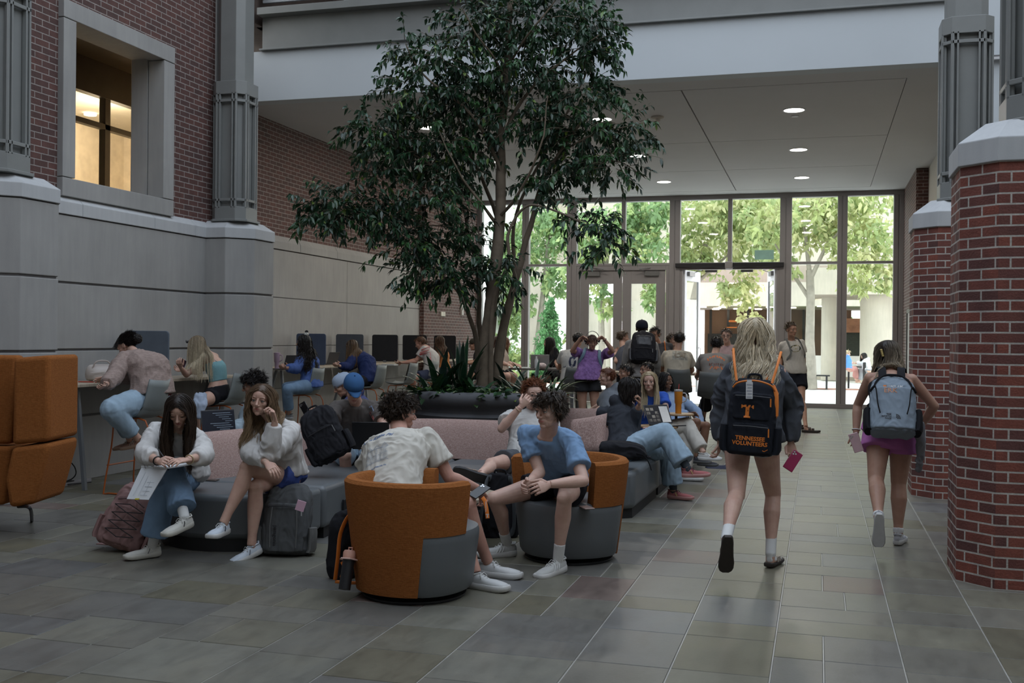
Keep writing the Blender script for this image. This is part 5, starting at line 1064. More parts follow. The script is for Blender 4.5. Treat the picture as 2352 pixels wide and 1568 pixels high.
    if bot:
        T = dict(kind='shorts', leng=.6, r0=.10, r1=.10, amp=.004, fr=8, name='shorts', top=.14, ease=.010); T.update(bot); bb = B(); ts = [-.13, -.08, -.02, .06, T['top']]
        bb.loft([secring(t, *interp(t), T['ease'] * s) for t in ts]); g2 = g * (1.04 if fem else 1)
        if T['kind'] == 'skirt':
            for Hp, K, A in legs: bb.tube([Hp, Hp.lerp(K, T['leng'])], [.105 * s * g2, T['r1'] * s * g2], 20)
            bb.tube([(legs[0][0] + legs[1][0]) / 2, (legs[0][0].lerp(legs[0][1], T['leng']) + legs[1][0].lerp(legs[1][1], T['leng'])) / 2], [.12 * s * g2, .135 * s * g2], 20)
            bb.loft([secring(t, *interp(t), e * s) for t, e in ((-.13, .03), (0, .02), (T['top'], .008))])
        else:
            for Hp, K, A in legs:
                L = T['leng']; q = T['r0'] * s * g2
                if L <= 1: bb.tube([Hp, Hp.lerp(K, L * .5), Hp.lerp(K, L)], [q, q, T['r1'] * s * g2], 20)
                else: 
                    r1 = T['r1'] * s; rk = T.get('rk', (.066)) * s * g2; En = K.lerp(A, L - 1); bb.tube([Hp, Hp.lerp(K, .4), Hp.lerp(K, .8), K], [q, q * .95, rk * 1.12, rk], 20); bb.ell(K, (rk,) * 3, None, 14, 9); bb.tube([K, K.lerp(En, .5), En], [rk, (rk + r1) / 2, r1], 20)
        out['pants'] = garment(bb, T['name'], T['mat'], T['amp'], T['fr'], 4)
    for i in (0, 1):
        K, A = legs[i][1:]; f, u, lt = fd_[i]
        if socks:
            q = B(); d = (K - A).normalized(); q.tube([A + d * socks[1] * s, A + d * socks[1] * .5 * s, A, A - u * .03], [.038 * s * g, .037 * s * g, .036 * s, .030 * s], 14)
            sq = shoes[i] if isinstance(shoes, list) else shoes
            if sq and sq.get('kind') == 'sandal': q.tube([A - u * .038 * s - f * .03, A - u * .035 * s, A - u * .043 * s + f * .06 * s, A - u * .052 * s + f * .16 * s], [(.02 * s, .02 * s), (.034 * s, .030 * s), (.038 * s, .024 * s), (.036 * s, .014 * s)], 12, up=u)
            me = remesh(q, .006 if hi else .01, 3); me.transform(Mi); link(me, 'sock', socks[0], root).matrix_parent_inverse = Matrix.Identity(4)
        sp = shoes[i] if isinstance(shoes, list) else shoes
        if sp: make_shoe(root, Mi, A, f, u, lt, s * (.92 if fem else 1), sp, i)
    if hair: hair(out, seed)
    if extra: extra(out)
    return out
def _facewrap(H, root, fem, brow, lip, iris, smile, closed, Mi):
    n0 = set(root.children); face_parts(H, root, fem, brow, lip, iris, smile, closed)
    for o in root.children:
        if o not in n0: o.data.transform(Mi)
    return []
def make_shoe(root, Mi, A, f, u, lt, s, sp, side):
    up_m, sole_m, lace_m = sp['m']; kind = sp.get('kind', 'sneaker'); O = A - f * (.062 * s) - u * (.088 * s); M = Mi @ frame(f * s, lt * s, u * s, O)
    xs = [0, .015, .05, .10, .15, .20, .245, .272, .285]; wd = [.020, .032, .037, .038, .043, .050, .048, .038, .022]; th = sp.get('sole', .036)
    def outline(k=1.0, e=0): return [(x + (e if x > .1 else -e), w * k + e) for x, w in zip(xs, wd)] + [(x + (e if x > .1 else -e), -w * k - e) for x, w in list(zip(xs, wd))[::-1]]
    t = bpy.data.objects.new('shoe', None)
    b = B(); ol = outline(1.0, .003)
    def toe(x): return .010 * max(0, (x - .2) / .085) ** 2 + .004 * max(0, (.03 - x) / .03)
    rings = [[Vector((x, y, toe(x))) for x, y in outline(.93)], [Vector((x, y, .008 + toe(x))) for x, y in ol], [Vector((x, y, th * .8 + toe(x) * .5 + (.006 if x < .08 else 0))) for x, y in ol], [Vector((x, y, th + toe(x) * .4 + (.006 if x < .08 else 0))) for x, y in outline(.97)]]
    if kind == 'sandal':
        b.loft(rings); sh = b.build('shoe', sole_m, root, M=M); q = B()
        for x0, r in ((.12, .035), (.17, .034)):
            q.tube([(x0, -.043, th), (x0, -.036, th + .030), (x0, 0, th + .046 - (x0 - .12) * .3), (x0, .036, th + .030), (x0, .043, th)], [(.022, .003)] * 5, 8, up=(0, 0, 1))
        q.build('strap', up_m, sh, M=M); return
    b.loft(rings); sh = b.build('shoe', sole_m, root, M=M)
    q = B(); up_ = [(-.002, .020, .072), (.02, .032, .092), (.05, .036, .094), (.085, .035, .088), (.115, .036, .078), (.15, .040, .064), (.19, .046, .062), (.23, .045, .056), (.262, .037, .050), (.279, .022, .040)]; n = 16; rg_ = []
    for x, w, h in up_:
        rr = []
        for k in range(n):
            a = PI * k / (n - 1); cc, ss = math.cos(a), math.sin(a); rr.append(Vector((x, w * math.copysign(abs(cc) ** .7, cc), th * .6 + (h - th * .6) * ss ** .75)))
        rg_.append(rr)
    q.loft(rg_); up_o = q.build('upper', up_m, sh, smooth=2, M=M)
    q = B(); q.tube([(.015, -.027, .088), (.0, 0, .095), (.015, .027, .088), (.07, .030, .086), (.098, 0, .092), (.07, -.030, .086), (.015, -.027, .088)], .006, 8, cap=False)
    q.build('collar', sp.get('collar', up_m), sh, M=M); q = B()
    for k in range(5): x = .105 + k * .017; z = .083 - k * .0075; q.tube([(x, -.022, z - .008), (x + .003, 0, z + .004), (x, .022, z - .008)], .0032, 6)
    for sg in (-1, 1): q.tube([(.10, 0, .086), (.108, sg * .022, .092), (.12, sg * .034, .074), (.118, sg * .030, .062)], .0025, 6)
    q.build('laces', lace_m, sh, M=M)
    if sp.get('stripe'):
        for sg in (-1, 1):
            q = B()
            for k in range(sp.get('ns', 3)): x = .115 + k * .02; q.tube([(x, sg * .041, .036), (x - .012, sg * .0395, .058), (x - .020, sg * .030, .072)], [(.0045, .0015)] * 3, 6)
            q.build('stripe', sp['stripe'], sh, M=M)
# ---------------------------------------------------------------- hair
def scalp(H, r, lo_back=-.055, front=.068, side=-.01, k=1.0):
    while True:
        d = Vector((r.gauss(0, 1), r.gauss(0, 1), r.gauss(0, 1))).normalized(); p = Vector((d.x * .077 * k, -.014 + d.y * .097 * k, .032 + d.z * .083 * k))
        if p.y > .035: ok = p.z > front - (.0 if abs(p.x) < .05 else .015)
        elif p.y > -.02: ok = p.z > side + (p.y + .02) * .9
        else: ok = p.z > lo_back
        if ok: return p, Vector((d.x / .077, d.y / .097, d.z / .083)).normalized()
def cap_shell(b, H, Mi, k=1.03, lo_back=-.055, front=.068, side=-.01, col=(.03, .02, .015), n=28, m=18):
    V = []; F = []; idx = {}
    def keep(p):
        if p.y > .035: return p.z > front - .003
        if p.y > -.02: return p.z > side + (p.y + .02) * .9
        return p.z > lo_back
    for i in range(m + 1):
        for j in range(n):
            a = -PI / 2 + PI * i / m; t = 2 * PI * j / n; p = Vector((math.cos(a) * math.cos(t) * .077 * k, -.014 + math.cos(a) * math.sin(t) * .097 * k, .032 + math.sin(a) * .083 * k)); V.append(p)
    for i in range(m):
        for j in range(n):
            q = (i * n + j, i * n + (j + 1) % n, (i + 1) * n + (j + 1) % n, (i + 1) * n + j)
            if all(keep(V[x]) for x in q): F.append(q)
    b.add([Mi @ H.w(*p) for p in V], F, 0, col)
def short_hair(c1, c2, n=520, L=.04, curl=.5, comb=(0, .2, -.3), r0=.0055, fringe=.0, vol=1.0, back=-.055, side=-.01, front=.066, lift=.2, zmax=9):
    def fn(o, seed):
        H = o['H']; Mi = o['Mi']; r = random.Random(seed); b = B(); nn = int(n * 1.9) if o['D'] < 11.5 else n; rr = r0 * (.36 if o['D'] < 11.5 else .9); kd = 4 if o['D'] < 11.5 else 1
        cap_shell(b, H, Mi, 1.03 * vol, back, front, side, tuple(x * .8 for x in c1))
        for _ in range(nn):
            p, nrm = scalp(H, r, back, front, side, 1.0 * vol); cb = Vector(comb)
            if p.z > zmax: continue
            if p.y > .02 and p.z > .05: cb = Vector((comb[0], 1.0 * (1 if fringe >= 0 else -1), -.25 - fringe * .5)); 
            l = L * r.uniform(.6, 1.2) * (1.15 if p.z > .06 else .7 if p.z < 0 else 1); d = (nrm * lift + cb + Vector((r.gauss(0, 1), r.gauss(0, 1), r.gauss(0, 1))) * curl * .5).normalized(); pts = []; q = p * .99; ax = Vector((r.gauss(0, 1), r.gauss(0, 1), r.gauss(0, 1))).normalized(); rot = Matrix.Rotation(curl * r.uniform(.5, 1.3), 3, ax)
            for i in range(5): pts.append(q.copy()); q = q + d * (l / 4); d = (rot @ d * .9 + Vector((0, 0, -.12)) + nrm * .03).normalized()
            c = jit(c1, r); tuft(b, [Mi @ H.w(*x) for x in pts], rr * r.uniform(.7, 1.3) * H.S, c, jit(c2, r), r, kd, .0045)
        b.build('hair', m_hair, o['root'], smooth=2)
    return fn
def long_hair(c1, c2, n=300, L=.5, wave=.012, wf=3.0, r0=.0075, part=0.0, back=.5, roots=None, push=None, tie=None, spreadk=1.0, front=.066, hl=None, g=.34, lay=.022, gx=0, zmax=9):
    """strands grow from the scalp, fall under gravity and slide over head and shoulders"""
    def fn(o, seed):
        H = o['H']; Mi = o['Mi']; r = random.Random(seed); b = B(); s = o['s']; nn = int(n * 1.7) if o['D'] < 13.2 else int(n * 1.3); rr = r0 * (.34 if o['D'] < 13.2 else .9); kd = 5 if o['D'] < 10.5 else 3 if o['D'] < 13.2 else 1
        cap_shell(b, H, Mi, 1.03, -.06, front, -.02, tuple(x * .7 for x in (roots or c1))); sp = o['spine']; w = o['w']
        w = w ** .4; tk = .012 if o['fem'] else .016; caps = [(o['sh'][0], o['sh'][1], .055 * s * w + tk), (sp(.55), sp(.86), .100 * s * w + tk), (sp(.1), sp(.55), .105 * s * w + tk), (o['nk'], H.c, .046 * s)]
        caps += [(o['sh'][i], o['arms'][i][1], .055 * s * w) for i in (0, 1)]
        fwn = o['fw']
        for _ in range(nn):
            p, nrm = scalp(H, r, -.05, front, -.015); x = p.x - part; sgn = 1 if x > 0 else -1; layer = r.uniform(.004, lay)
            d = Vector((sgn * .9 if p.z > .03 else sgn * .25, -back + (.15 if p.y > .03 else 0), -.1 if p.z > .06 else -.8)); d = (d - nrm * d.dot(nrm) * .9).normalized(); d = (H.x * d.x + H.y * d.y + H.z * d.z)
            q = H.w(*p); pts = []; l = L * r.uniform(.82, 1.08); K = 18; st = l / (K - 1); ph = r.uniform(0, 6.28); nz = Vector((r.gauss(0, 1), r.gauss(0, 1), 0)) * .03; R3 = H.R().transposed()
            wa = wave * r.uniform(.6, 1.4)
            for i in range(K):
                f = i / (K - 1); off = Vector((0, 0, 0))
                if wave: t_ = ph * .35 + f * wf * 6.28; off = H.x * (wa * math.sin(t_) * min(1, f * 2.5)) + H.y * (wa * .6 * math.cos(t_) * min(1, f * 2.5))
                pts.append(q + off); d = (d * (1 - g) + (Vector((gx, 0, -1)) + nz) * g); 
                if push: d += push * .05
                if tie is not None:
                    tg = H.w(*tie); dd = tg - q
                    if f < .45: d = (d * .6 + dd.normalized() * .5)
                d.normalize(); q = q + d * st
                ly = layer * min(1, .12 + f * 3.2); loc = R3 @ (q - H.c) / H.S; e = Vector((loc.x / (.079 + ly), (loc.y + .014) / (.099 + ly), (loc.z - .03) / (.086 + ly))); le = e.length
                if le < 1: loc = Vector((e.x / le * (.079 + ly), e.y / le * (.099 + ly) - .014, e.z / le * (.086 + ly) + .03)); q = H.w(*loc)
                loc = R3 @ (q - H.c) / H.S
                if loc.y > .0 and loc.z < .055 and loc.z > -.16 and abs(loc.x) < .062 and loc.y < .2: loc.x = .062 * sgn; q = H.w(*loc)
                for A, Bp, R in caps:
                    ab = Bp - A; t_ = max(0, min(1, (q - A).dot(ab) / ab.dot(ab))); c = A + ab * t_; v = q - c; dl = v.length
                    if dl < R + layer and dl > 1e-5: 
                        q = c + v * ((R + layer) / dl)
            c = jit(c1, r, .22); e_ = jit(c2, r, .25)
            if hl and r.random() < hl[1]: c = e_ = jit(hl[0], r, .15)
            rt = jit(roots, r, .2) if roots else c
            tuft(b, [Mi @ x for x in pts], rr * r.uniform(.6, 1.25) * H.S, rt, e_, r, kd, .0042)
        b.build('hair', m_hair, o['root'], smooth=2)
    return fn
def both(*fs):
    def fn(o, seed):
        for f in fs: f(o, seed)
    return fn
def bun(c1, c2, pos, r=.035, n=120, L=.06, curl=1.3):
    def fn(o, seed):
        H = o['H']; Mi = o['Mi']; rr = random.Random(seed); b = B(); c = Vector(pos)
        for _ in range(n):
            d = Vector((rr.gauss(0, 1), rr.gauss(0, 1), rr.gauss(0, 1))).normalized(); p = c + d * r * .8; t_ = d.cross(Vector((rr.gauss(0, 1), rr.gauss(0, 1), rr.gauss(0, 1)))).normalized(); pts = []
            for i in range(6): pts.append(c + (p - c).normalized() * r * rr.uniform(.9, 1.15)); p = p + t_ * (L / 5); t_ = (t_ + Vector((rr.gauss(0, 1), rr.gauss(0, 1), rr.gauss(0, 1))) * .3 * curl).normalized()
            strand(b, [Mi @ H.w(*x) for x in pts], .006 * H.S, jit(c1, rr), jit(c2, rr), 5, .7)
        b.build('hair_bun', m_hair, o['root'], smooth=2)
    return fn
def capfn(col, brim=True, back=False, dz=0.0, tiltx=0):
    def fn(o, seed):
        H = o['H']; Mi = o['Mi']; b = B(); rings = []; A = Matrix.Rotation(math.radians(tiltx), 3, 'X')
        for z, k in ((.018, 1.06), (.035, 1.08), (.06, 1.07), (.085, .97), (.105, .80), (.120, .5), (.127, .05)):
            rings.append([Mi @ H.w(*(A @ Vector((math.cos(t) * .080 * k, -.014 + math.sin(t) * .101 * k, z + dz + .012 * math.sin(t) * (1 if not back else -1) * (k > 1))))) for t in [2 * PI * j / 28 for j in range(28)]])
        b.loft(rings); cp = b.build('cap', col, o['root'], smooth=2)
        if brim:
            sg = -1 if back else 1; q = B(); v = []; n = 11
            for i, (r_, dz2) in enumerate(((0, .004), (.035, .004), (.066, -.006), (.072, -.008))):
                for j in range(n):
                    t = (-1 + 2 * j / (n - 1)); a = t * 1.15; x = math.sin(a) * .076 * (1 - .05 * i); y = sg * (math.cos(a) * .095 + r_ * (1 - abs(t) ** 2.2 * .95)) - .012; v.append(Vector((x, y, .022 + dz + dz2 - .016 * t * t + .01)))
            f = [(i * n + j, i * n + j + 1, (i + 1) * n + j + 1, (i + 1) * n + j) for i in range(3) for j in range(n - 1)]
            q.add([Mi @ H.w(*(A @ p)) for p in v], f); bo_ = q.build('brim', col, cp, smooth=2); m_ = bo_.modifiers.new('s', 'SOLIDIFY'); m_.thickness = .005
        q = B(); q.ell(Mi @ H.w(*(A @ Vector((0, -.014, .128 + dz)))), (.008,) * 3, None, 8, 6); q.build('button', col, cp)
        o['cap'] = cp
    return fn
def glasses(col=(.01, .01, .01), r=.022, th=.0022):
    def fn(o, seed):
        H = o['H']; Mi = o['Mi']; b = B()
        for s in (-1, 1):
            b.tube([Mi @ H.w(s * .031 + math.cos(a) * r * 1.05, .092, .0 + math.sin(a) * r * .85) for a in [2 * PI * k / 16 for k in range(17)]], th * H.S, 6, cap=False)
            b.tube([Mi @ H.w(s * .054, .09, .006), Mi @ H.w(s * .078, .06, .008), Mi @ H.w(s * .083, -.01, .006)], th * H.S, 6)
        b.tube([Mi @ H.w(-.01, .094, .004), Mi @ H.w(0, .098, .007), Mi @ H.w(.01, .094, .004)], th * H.S, 6); b.build('glasses', plain(col, .3), o['root'])
    return fn
# ---------------------------------------------------------------- printing on cloth
def textmesh(txt, size, shear=0, bold=0.0, align='CENTER', spacing=1.0):
    c = bpy.data.curves.new('t', 'FONT'); c.body = txt; c.size = size; c.align_x = align; c.align_y = 'CENTER'; c.shear = shear; c.offset = bold; c.resolution_u = 2; c.space_character = spacing; c.space_line = .9
    o = bpy.data.objects.new('t', c); TMP.collection.objects.link(o); vl = TMP.view_layers[0]; vl.update(); me = bpy.data.meshes.new_from_object(o.evaluated_get(vl.depsgraph)); v = [x.co.copy() for x in me.vertices]; f = [tuple(p.vertices) for p in me.polygons]
    bpy.data.objects.remove(o); return v, f
def bvh_of(objs):
    V = []; F = []
    for o in objs:
        M = o.matrix_world if o.parent is None else o.parent.matrix_world @ o.matrix_local
        if o.parent is not None: M = Matrix.Translation(o.parent.location) @ o.matrix_basis if o.parent.type == 'EMPTY' and o.parent.rotation_euler.z == 0 else M
        n = len(V); V.extend([M @ v.co for v in o.data.vertices]); F.extend([tuple(i + n for i in p.vertices) for p in o.data.polygons])
    return BVHTree.FromPolygons(V, F)
def decal(items, bv, O, X, Y, name, mat, parent, off=.002, Mi=None, back=.15):
    """items: list of (verts2d, faces); projected along X x Y onto the surface"""
    Z = X.cross(Y).normalized(); b = B()
    for v, f in items:
        vv = []
        for p in v:
            q = O + X * p[0] + Y * p[1] + Z * back; h = bv.ray_cast(q, -Z, back * 3)
            vv.append((h[0] + Z * off) if h[0] is not None else q - Z * back)
        b.add([(Mi @ x) if Mi is not None else x for x in vv], f)
    o = b.build(name, mat, parent, smooth=False); return o
def line2(pts, w):
    v = []; f = []
    for (x0, y0), (x1, y1) in zip(pts[:-1], pts[1:]):
        d = Vector((x1 - x0, y1 - y0)); L = d.length; d.normalize(); n = Vector((-d.y, d.x)) * w / 2; k = max(1, int(L / .02)); i0 = len(v)
        for i in range(k + 1): t = i / k; c = Vector((x0, y0)) + d * L * t; v += [(c.x + n.x, c.y + n.y), (c.x - n.x, c.y - n.y)]
        f += [(i0 + 2 * i, i0 + 2 * i + 1, i0 + 2 * i + 3, i0 + 2 * i + 2) for i in range(k)]
    return v, f
def grid2(x0, x1, y0, y1, n=8, m=8, wob=0):
    v = [(x0 + (x1 - x0) * i / n, y0 + (y1 - y0) * j / m) for i in range(n + 1) for j in range(m + 1)]; return v, [(i * (m + 1) + j, (i + 1) * (m + 1) + j, (i + 1) * (m + 1) + j + 1, i * (m + 1) + j + 1) for i in range(n) for j in range(m)]
POWER_T = [(-.5, .5), (.5, .5), (.5, .22), (.42, .22), (.36, .32), (.15, .32), (.15, -.34), (.26, -.38), (.26, -.5), (-.26, -.5), (-.26, -.38), (-.15, -.34), (-.15, .32), (-.36, .32), (-.42, .22), (-.5, .22)]
def logoT(s): v = [(x * s * .95, y * s) for x, y in POWER_T]; return v, [(0, 1, 2, 3, 4, 5, 12, 13, 14, 15), (5, 6, 11, 12), (6, 7, 8, 9, 10, 11)]
wsock = clothmat('#d8d8d6', 300, .9, .2, .05); 
sh_white = dict(m=(clothmat((.60, .60, .59), 350, .7, .2, .08), plain((.55, .54, .50), .55), plain((.62, .61, .58), .7)))

def cl(c, **k): return clothmat(c, k.pop('weave', 350), .9, k.pop('bs', .2), .07, **k)
denim = clothmat((.17, .26, .38), 420, .9, .25, .18, vsc=5, fold=.6); denimL = clothmat((.30, .40, .49), 420, .9, .25, .15, vsc=5, fold=.6); black_c = cl((.012, .012, .015)); 
def sneak(up, sole, lace=(.6, .6, .58), **k): return dict(m=(cl(up), plain(sole, .55), plain(lace, .7)), **k)
BR = ((.035, .022, .014), (.085, .055, .035)); BK = ((.010, .008, .007), (.028, .022, .020)); RED = ((.13, .040, .016), (.24, .085, .035)); BLN = ((.58, .46, .29), (.76, .65, .46))
C = {}
# ---------------- seated round the sofa
C['P1'] = person('girl in white blouse writing in a ring binder on her lap', .97, True, (408, 1092, 7.85), (406, 985, -1), (412, 942, -1), -6, -10, (6, -32), 'fair',
    ((333, 1042, -1), (366, 1060, -1)), ((470, 1046, -1), (430, 1056, -1)), ((398, 1084, -1), (424, 1188, -1)), ((392, 1104, -1), (350, 1252, 'f')),
    top=dict(mat=clothmat((.60, .58, .56), 300, .9, .2, .06, fold=1.2), hem=-.1, sl=1.55, slr=.070, slend=.050, ease=.03, amp=.011, flare=.04, name='blouse'), bot=dict(mat=denim, leng=1.80, r0=.098, rk=.078, r1=.098, amp=.007, name='jeans', kind='pants'),
    shoes=sneak((.56, .55, .50), (.50, .48, .42), stripe=plain((.06, .06, .06)), ns=1), socks=(wsock, .08), hair=long_hair((.022, .013, .009), (.060, .036, .022), 380, .44, .010, 1.6, .007, 0, .0, front=.070, lay=.03, gx=0), hands=((.75, (380, 1058, -1), None), (.25, (404, 1058, -1), (180, -60))), closed=1, slouch=.05, feet=((-30, -10), (-48, 0)), seed=11, lip=(.40, .13, .12))
C['P2'] = person('girl in white sweatshirt and blue shorts with crossed legs, hand at her ear', .98, True, (655, 1090, 7.85), (630, 968, -1), (600, 918, -1), -25, -48, (-4, -2), 'fair',
    ((576, 1040, -1), (612, 1062, -1)), ((618, 1042, -1), (632, 966, -1)), ((590, 1112, -1), (578, 1252, 'f')), ((568, 1074, -1), (512, 1204, -1)),
    top=dict(mat=clothmat((.58, .56, .54), 240, .95, .25, .05, fold=1.0), hem=.04, sl=1.86, slr=.078, slend=.045, ease=.03, amp=.011, name='sweatshirt'), bot=dict(mat=cl((.045, .075, .25)), leng=.34, r0=.105, r1=.118, amp=.004, fr=12, ease=.022),
    shoes=sneak((.55, .60, .66), (.55, .54, .52), stripe=plain((.05, .05, .06)), ns=1), hair=long_hair((.16, .095, .05), (.34, .23, .13), 380, .42, .014, 2.2, .007, .0, .35, roots=(.12, .07, .04), front=.072, lay=.026), hands=((.35, (630, 1082, -1), None), (.9, (625, 936, -1), (-60, 10))), feet=((-52, -18), (-12, 0)), seed=12, lip=(.42, .15, .13), brow=(.12, .07, .04), iris=(.05, .06, .06), tilt=-6)
C['P3'] = person('person in light denim jacket with dark curly hair and glasses using a laptop', 1.0, False, (568, 1026, 10.0), (592, 925, 1), (582, 884, -1), -75, -85, (-84, -12), 'tan',
    ((560, 985, 1), (520, 990, 1)), ((545, 1010, -1), (518, 990, -1)), ((480, 1015, 1), (478, 1080, 1)), ((486, 1022, -1), (480, 1100, 1)),
    top=dict(mat=clothmat((.30, .37, .42), 400, .9, .2, .1), hem=-.05, sl=1.85, slr=.075, slend=.05, ease=.03, amp=.008, name='denim_jacket'), bot=dict(mat=black_c, leng=.6), shoes=sneak((.05, .05, .05), (.4, .4, .4)), hair=both(short_hair(*BK, 520, .065, 1.0, (0, .1, -.3), .0055, .3, 1.04), glasses()), seed=13)
C['P12'] = person('boy in backwards pale blue cap looking at his phone', 1.0, False, (822, 1000, 11.1), (812, 914, 1), (787, 884, -1), -65, -80, (-72, -26), 'tan',
    ((780, 965, 1), (730, 965, 1)), ((770, 968, -1), (722, 958, -1)), ((750, 1000, 1), (750, 1090, 1)), ((755, 1010, -1), (760, 1100, 1)),
    top=dict(mat=cl((.075, .085, .20)), sl=.6), bot=dict(mat=black_c, leng=.7), hair=both(short_hair(*BK, 260, .03, .5, (0, -.2, -.5), .005, 0, 1.0, -.055, .0, .06, .35, .025), capfn(cl((.34, .41, .52)), True, True)), hands=((.4, None, None), (.7, (708, 930, -1), (-10, 0))), slouch=.06, seed=14)
C['P13'] = person('boy in blue cap with cream patch and brown-grey tee typing on a laptop', 1.03, False, (818, 1034, 9.85), (818, 926, -1), (812, 893, -1), 6, 8, (18, -34), 'fair',
    ((756, 980, -1), (808, 1008, -1)), ((885, 985, -1), (858, 1015, -1)), ((792, 1048, -1), (800, 1150, 1)), ((852, 1050, -1), (856, 1150, 1)),
    top=dict(mat=cl((.105, .092, .085), fold=1.0), sl=.62, slr=.078, ease=.022, amp=.010), bot=dict(mat=denimL, leng=.85, r1=.095), shoes=sneak((.3, .3, .3), (.4, .4, .4)), hair=both(short_hair(*BR, 260, .03, .5, (0, -.2, -.5), .005, 0, .99, -.05, -.01, .06, .35, .02), capfn(cl((.035, .10, .23)), True, False)), slouch=.04, seed=15, closed=1)
C['P14'] = person('man seen from behind in cream tee with blue house print, arm on armchair rim', 1.07, False, (900, 1148, 6.75), (922, 1006, 1), (920, 948, 1), 148, 120, (122, -4), 'red',
    ((1034, 1100, 1), (1098, 1122, 1)), ((838, 1090, 1), (880, 1125, 1)), ((1095, 1160, 1), (1120, 1290, 'f')), ((1060, 1150, 1), (1092, 1315, 'f')),
    top=dict(mat=clothmat((.56, .53, .47), 400, .9, .15, .05, fold=1.2), hem=-.08, sl=.66, slr=.085, ease=.032, amp=.010), bot=dict(mat=cl((.05, .055, .06)), leng=.6), shoes=sneak((.55, .55, .54), (.58, .57, .55)),
    hair=short_hair((.022, .014, .010), (.050, .033, .022), 640, .050, .7, (0, -.15, -.2), .006, .2, 1.03, -.075, -.02, .06), hands=((.8, (1114, 1146, 1), (0, -80)), (.4, None, None)), feet=((70, 0), (60, 0)), seed=16, slouch=.05, w=1.08)
C['P15'] = person('red-haired boy in white tee rubbing his nose and holding a phone', 1.02, False, (1212, 1056, 9.1), (1222, 950, 1), (1226, 907, -1), 2, -20, (12, 2), 'pale',
    ((1152, 984, -1), (1196, 934, -1)), ((1268, 1012, -1), (1226, 1008, -1)), ((1128, 1066, -1), (1104, 1088, -1)), ((1190, 1078, -1), (1180, 1180, 1)),
    top=dict(mat=clothmat((.56, .55, .53), 400, .9, .15, .05, fold=1.0), sl=.5, slr=.078, ease=.022, amp=.009, hem=-.1), bot=dict(mat=cl((.085, .09, .10)), leng=.55, r1=.105), shoes=[dict(kind='sandal', m=(plain((.25, .18, .14)), plain((.012, .012, .013), .6), None), sole=.026)] * 2,
    hair=short_hair(*RED, 620, .045, .9, (0, .1, .1), .0055, -.3, 1.03, -.05, -.0, .070, .9), hands=((.75, (1216, 912, -1), (180, 0)), (.7, (1206, 1000, -1), (180, 10))), feet=((-80, 14, 72), (-20, 0)), brow=(.14, .05, .02), seed=17)
C['P16'] = person('boy in plain sky-blue pocket tee leaning forward with clasped hands in an orange armchair', 1.03, False,
    (1292, 1108, 7.5), (1258, 998, -1), (1262, 942, -1), -38, -38, (-46, -4), 'pale',
    ((1240, 1085, -1), (1215, 1108, -1)), ((1340, 1104, -1), (1262, 1112, -1)), ((1170, 1112, -1), (1165, 1248, 'f')), ((1300, 1130, -1), (1282, 1284, 'f')),
    top=dict(mat=clothmat((.20, .32, .50), 500, .9, .15, .06, fold=1.2), hem=-.06, sl=.62, slr=.076, ease=.022, amp=.008, fr=13), bot=dict(mat=cl((.012, .012, .016)), leng=.45, r1=.105), shoes=sneak((.50, .50, .48), (.56, .55, .53), stripe=plain((.62, .62, .6), .5)), socks=(wsock, .11),
    hair=short_hair((.030, .020, .014), (.070, .048, .032), 560, .060, .45, (0, .15, -.5), .006, .6, 1.03, -.07, -.02, .064), slouch=.05, brow=(.05, .035, .025), feet=((-70, 0), (-40, -4)), hands=((.55, (1196, 1120, -1), None), (.55, (1232, 1122, -1), None)), seed=3, smile=1)
C['P17'] = person('woman in dark grey sweater and light jeans with crossed legs and pink running shoes', .99, True, (1436, 1030, 10.2), (1432, 926, 1), (1449, 893, -1), 58, 72, (82, -4), 'olive',
    ((1462, 990, -1), (1468, 930, -1)), ((1374, 948, 1), (1400, 975, 1)), ((1530, 992, -1), (1580, 1076, -1)), ((1522, 1018, 1), (1547, 1126, 'f')),
    top=dict(mat=clothmat((.040, .044, .054), 300, .95, .25, .1, fold=1.0), sl=1.8, slr=.072, slend=.042, ease=.03, amp=.010, name='sweater'), bot=dict(mat=denimL, leng=1.82, r0=.10, rk=.082, r1=.105, kind='pants', amp=.008, name='jeans'),
    shoes=sneak((.36, .12, .12), (.45, .22, .20), (.12, .03, .04), stripe=plain((.45, .50, .12)), ns=1), socks=(cl((.05, .06, .07)), .08), hair=long_hair(*BK, 380, .20, .006, 1.2, .0075, 0, .4, front=.07, lay=.028), hands=((.9, (1470, 908, -1), (-90, 0)), (.3, None, None)), feet=((74, 4), (62, 0)), w=1.15, seed=18)
C['P18'] = person('blonde woman in bright blue tee and cream trousers looking towards the camera', .97, True, (1498, 992, 12.1), (1496, 908, -1), (1491, 876, -1), 18, 70, (-12, 0), 'fair',
    ((1480, 945, 1), (1500, 960, -1)), ((1530, 945, -1), (1520, 965, -1)), ((1582, 974, -1), (1616, 1040, -1)), ((1574, 1000, 1), (1574, 1086, 'f')),
    top=dict(mat=cl((.03, .09, .42)), sl=.6, slr=.07, ease=.02), bot=dict(mat=clothmat((.52, .49, .44), 300, .9, .2, .05), leng=1.85, r0=.1, rk=.08, r1=.08, kind='pants', name='trousers', amp=.007), shoes=sneak((.55, .54, .52), (.58, .57, .55)), hair=long_hair(*BLN, 260, .40, .006, 1, .0075, 0, .7, front=.074, lay=.015), feet=((78, 0), (75, 0)), seed=19, brow=(.2, .14, .08))
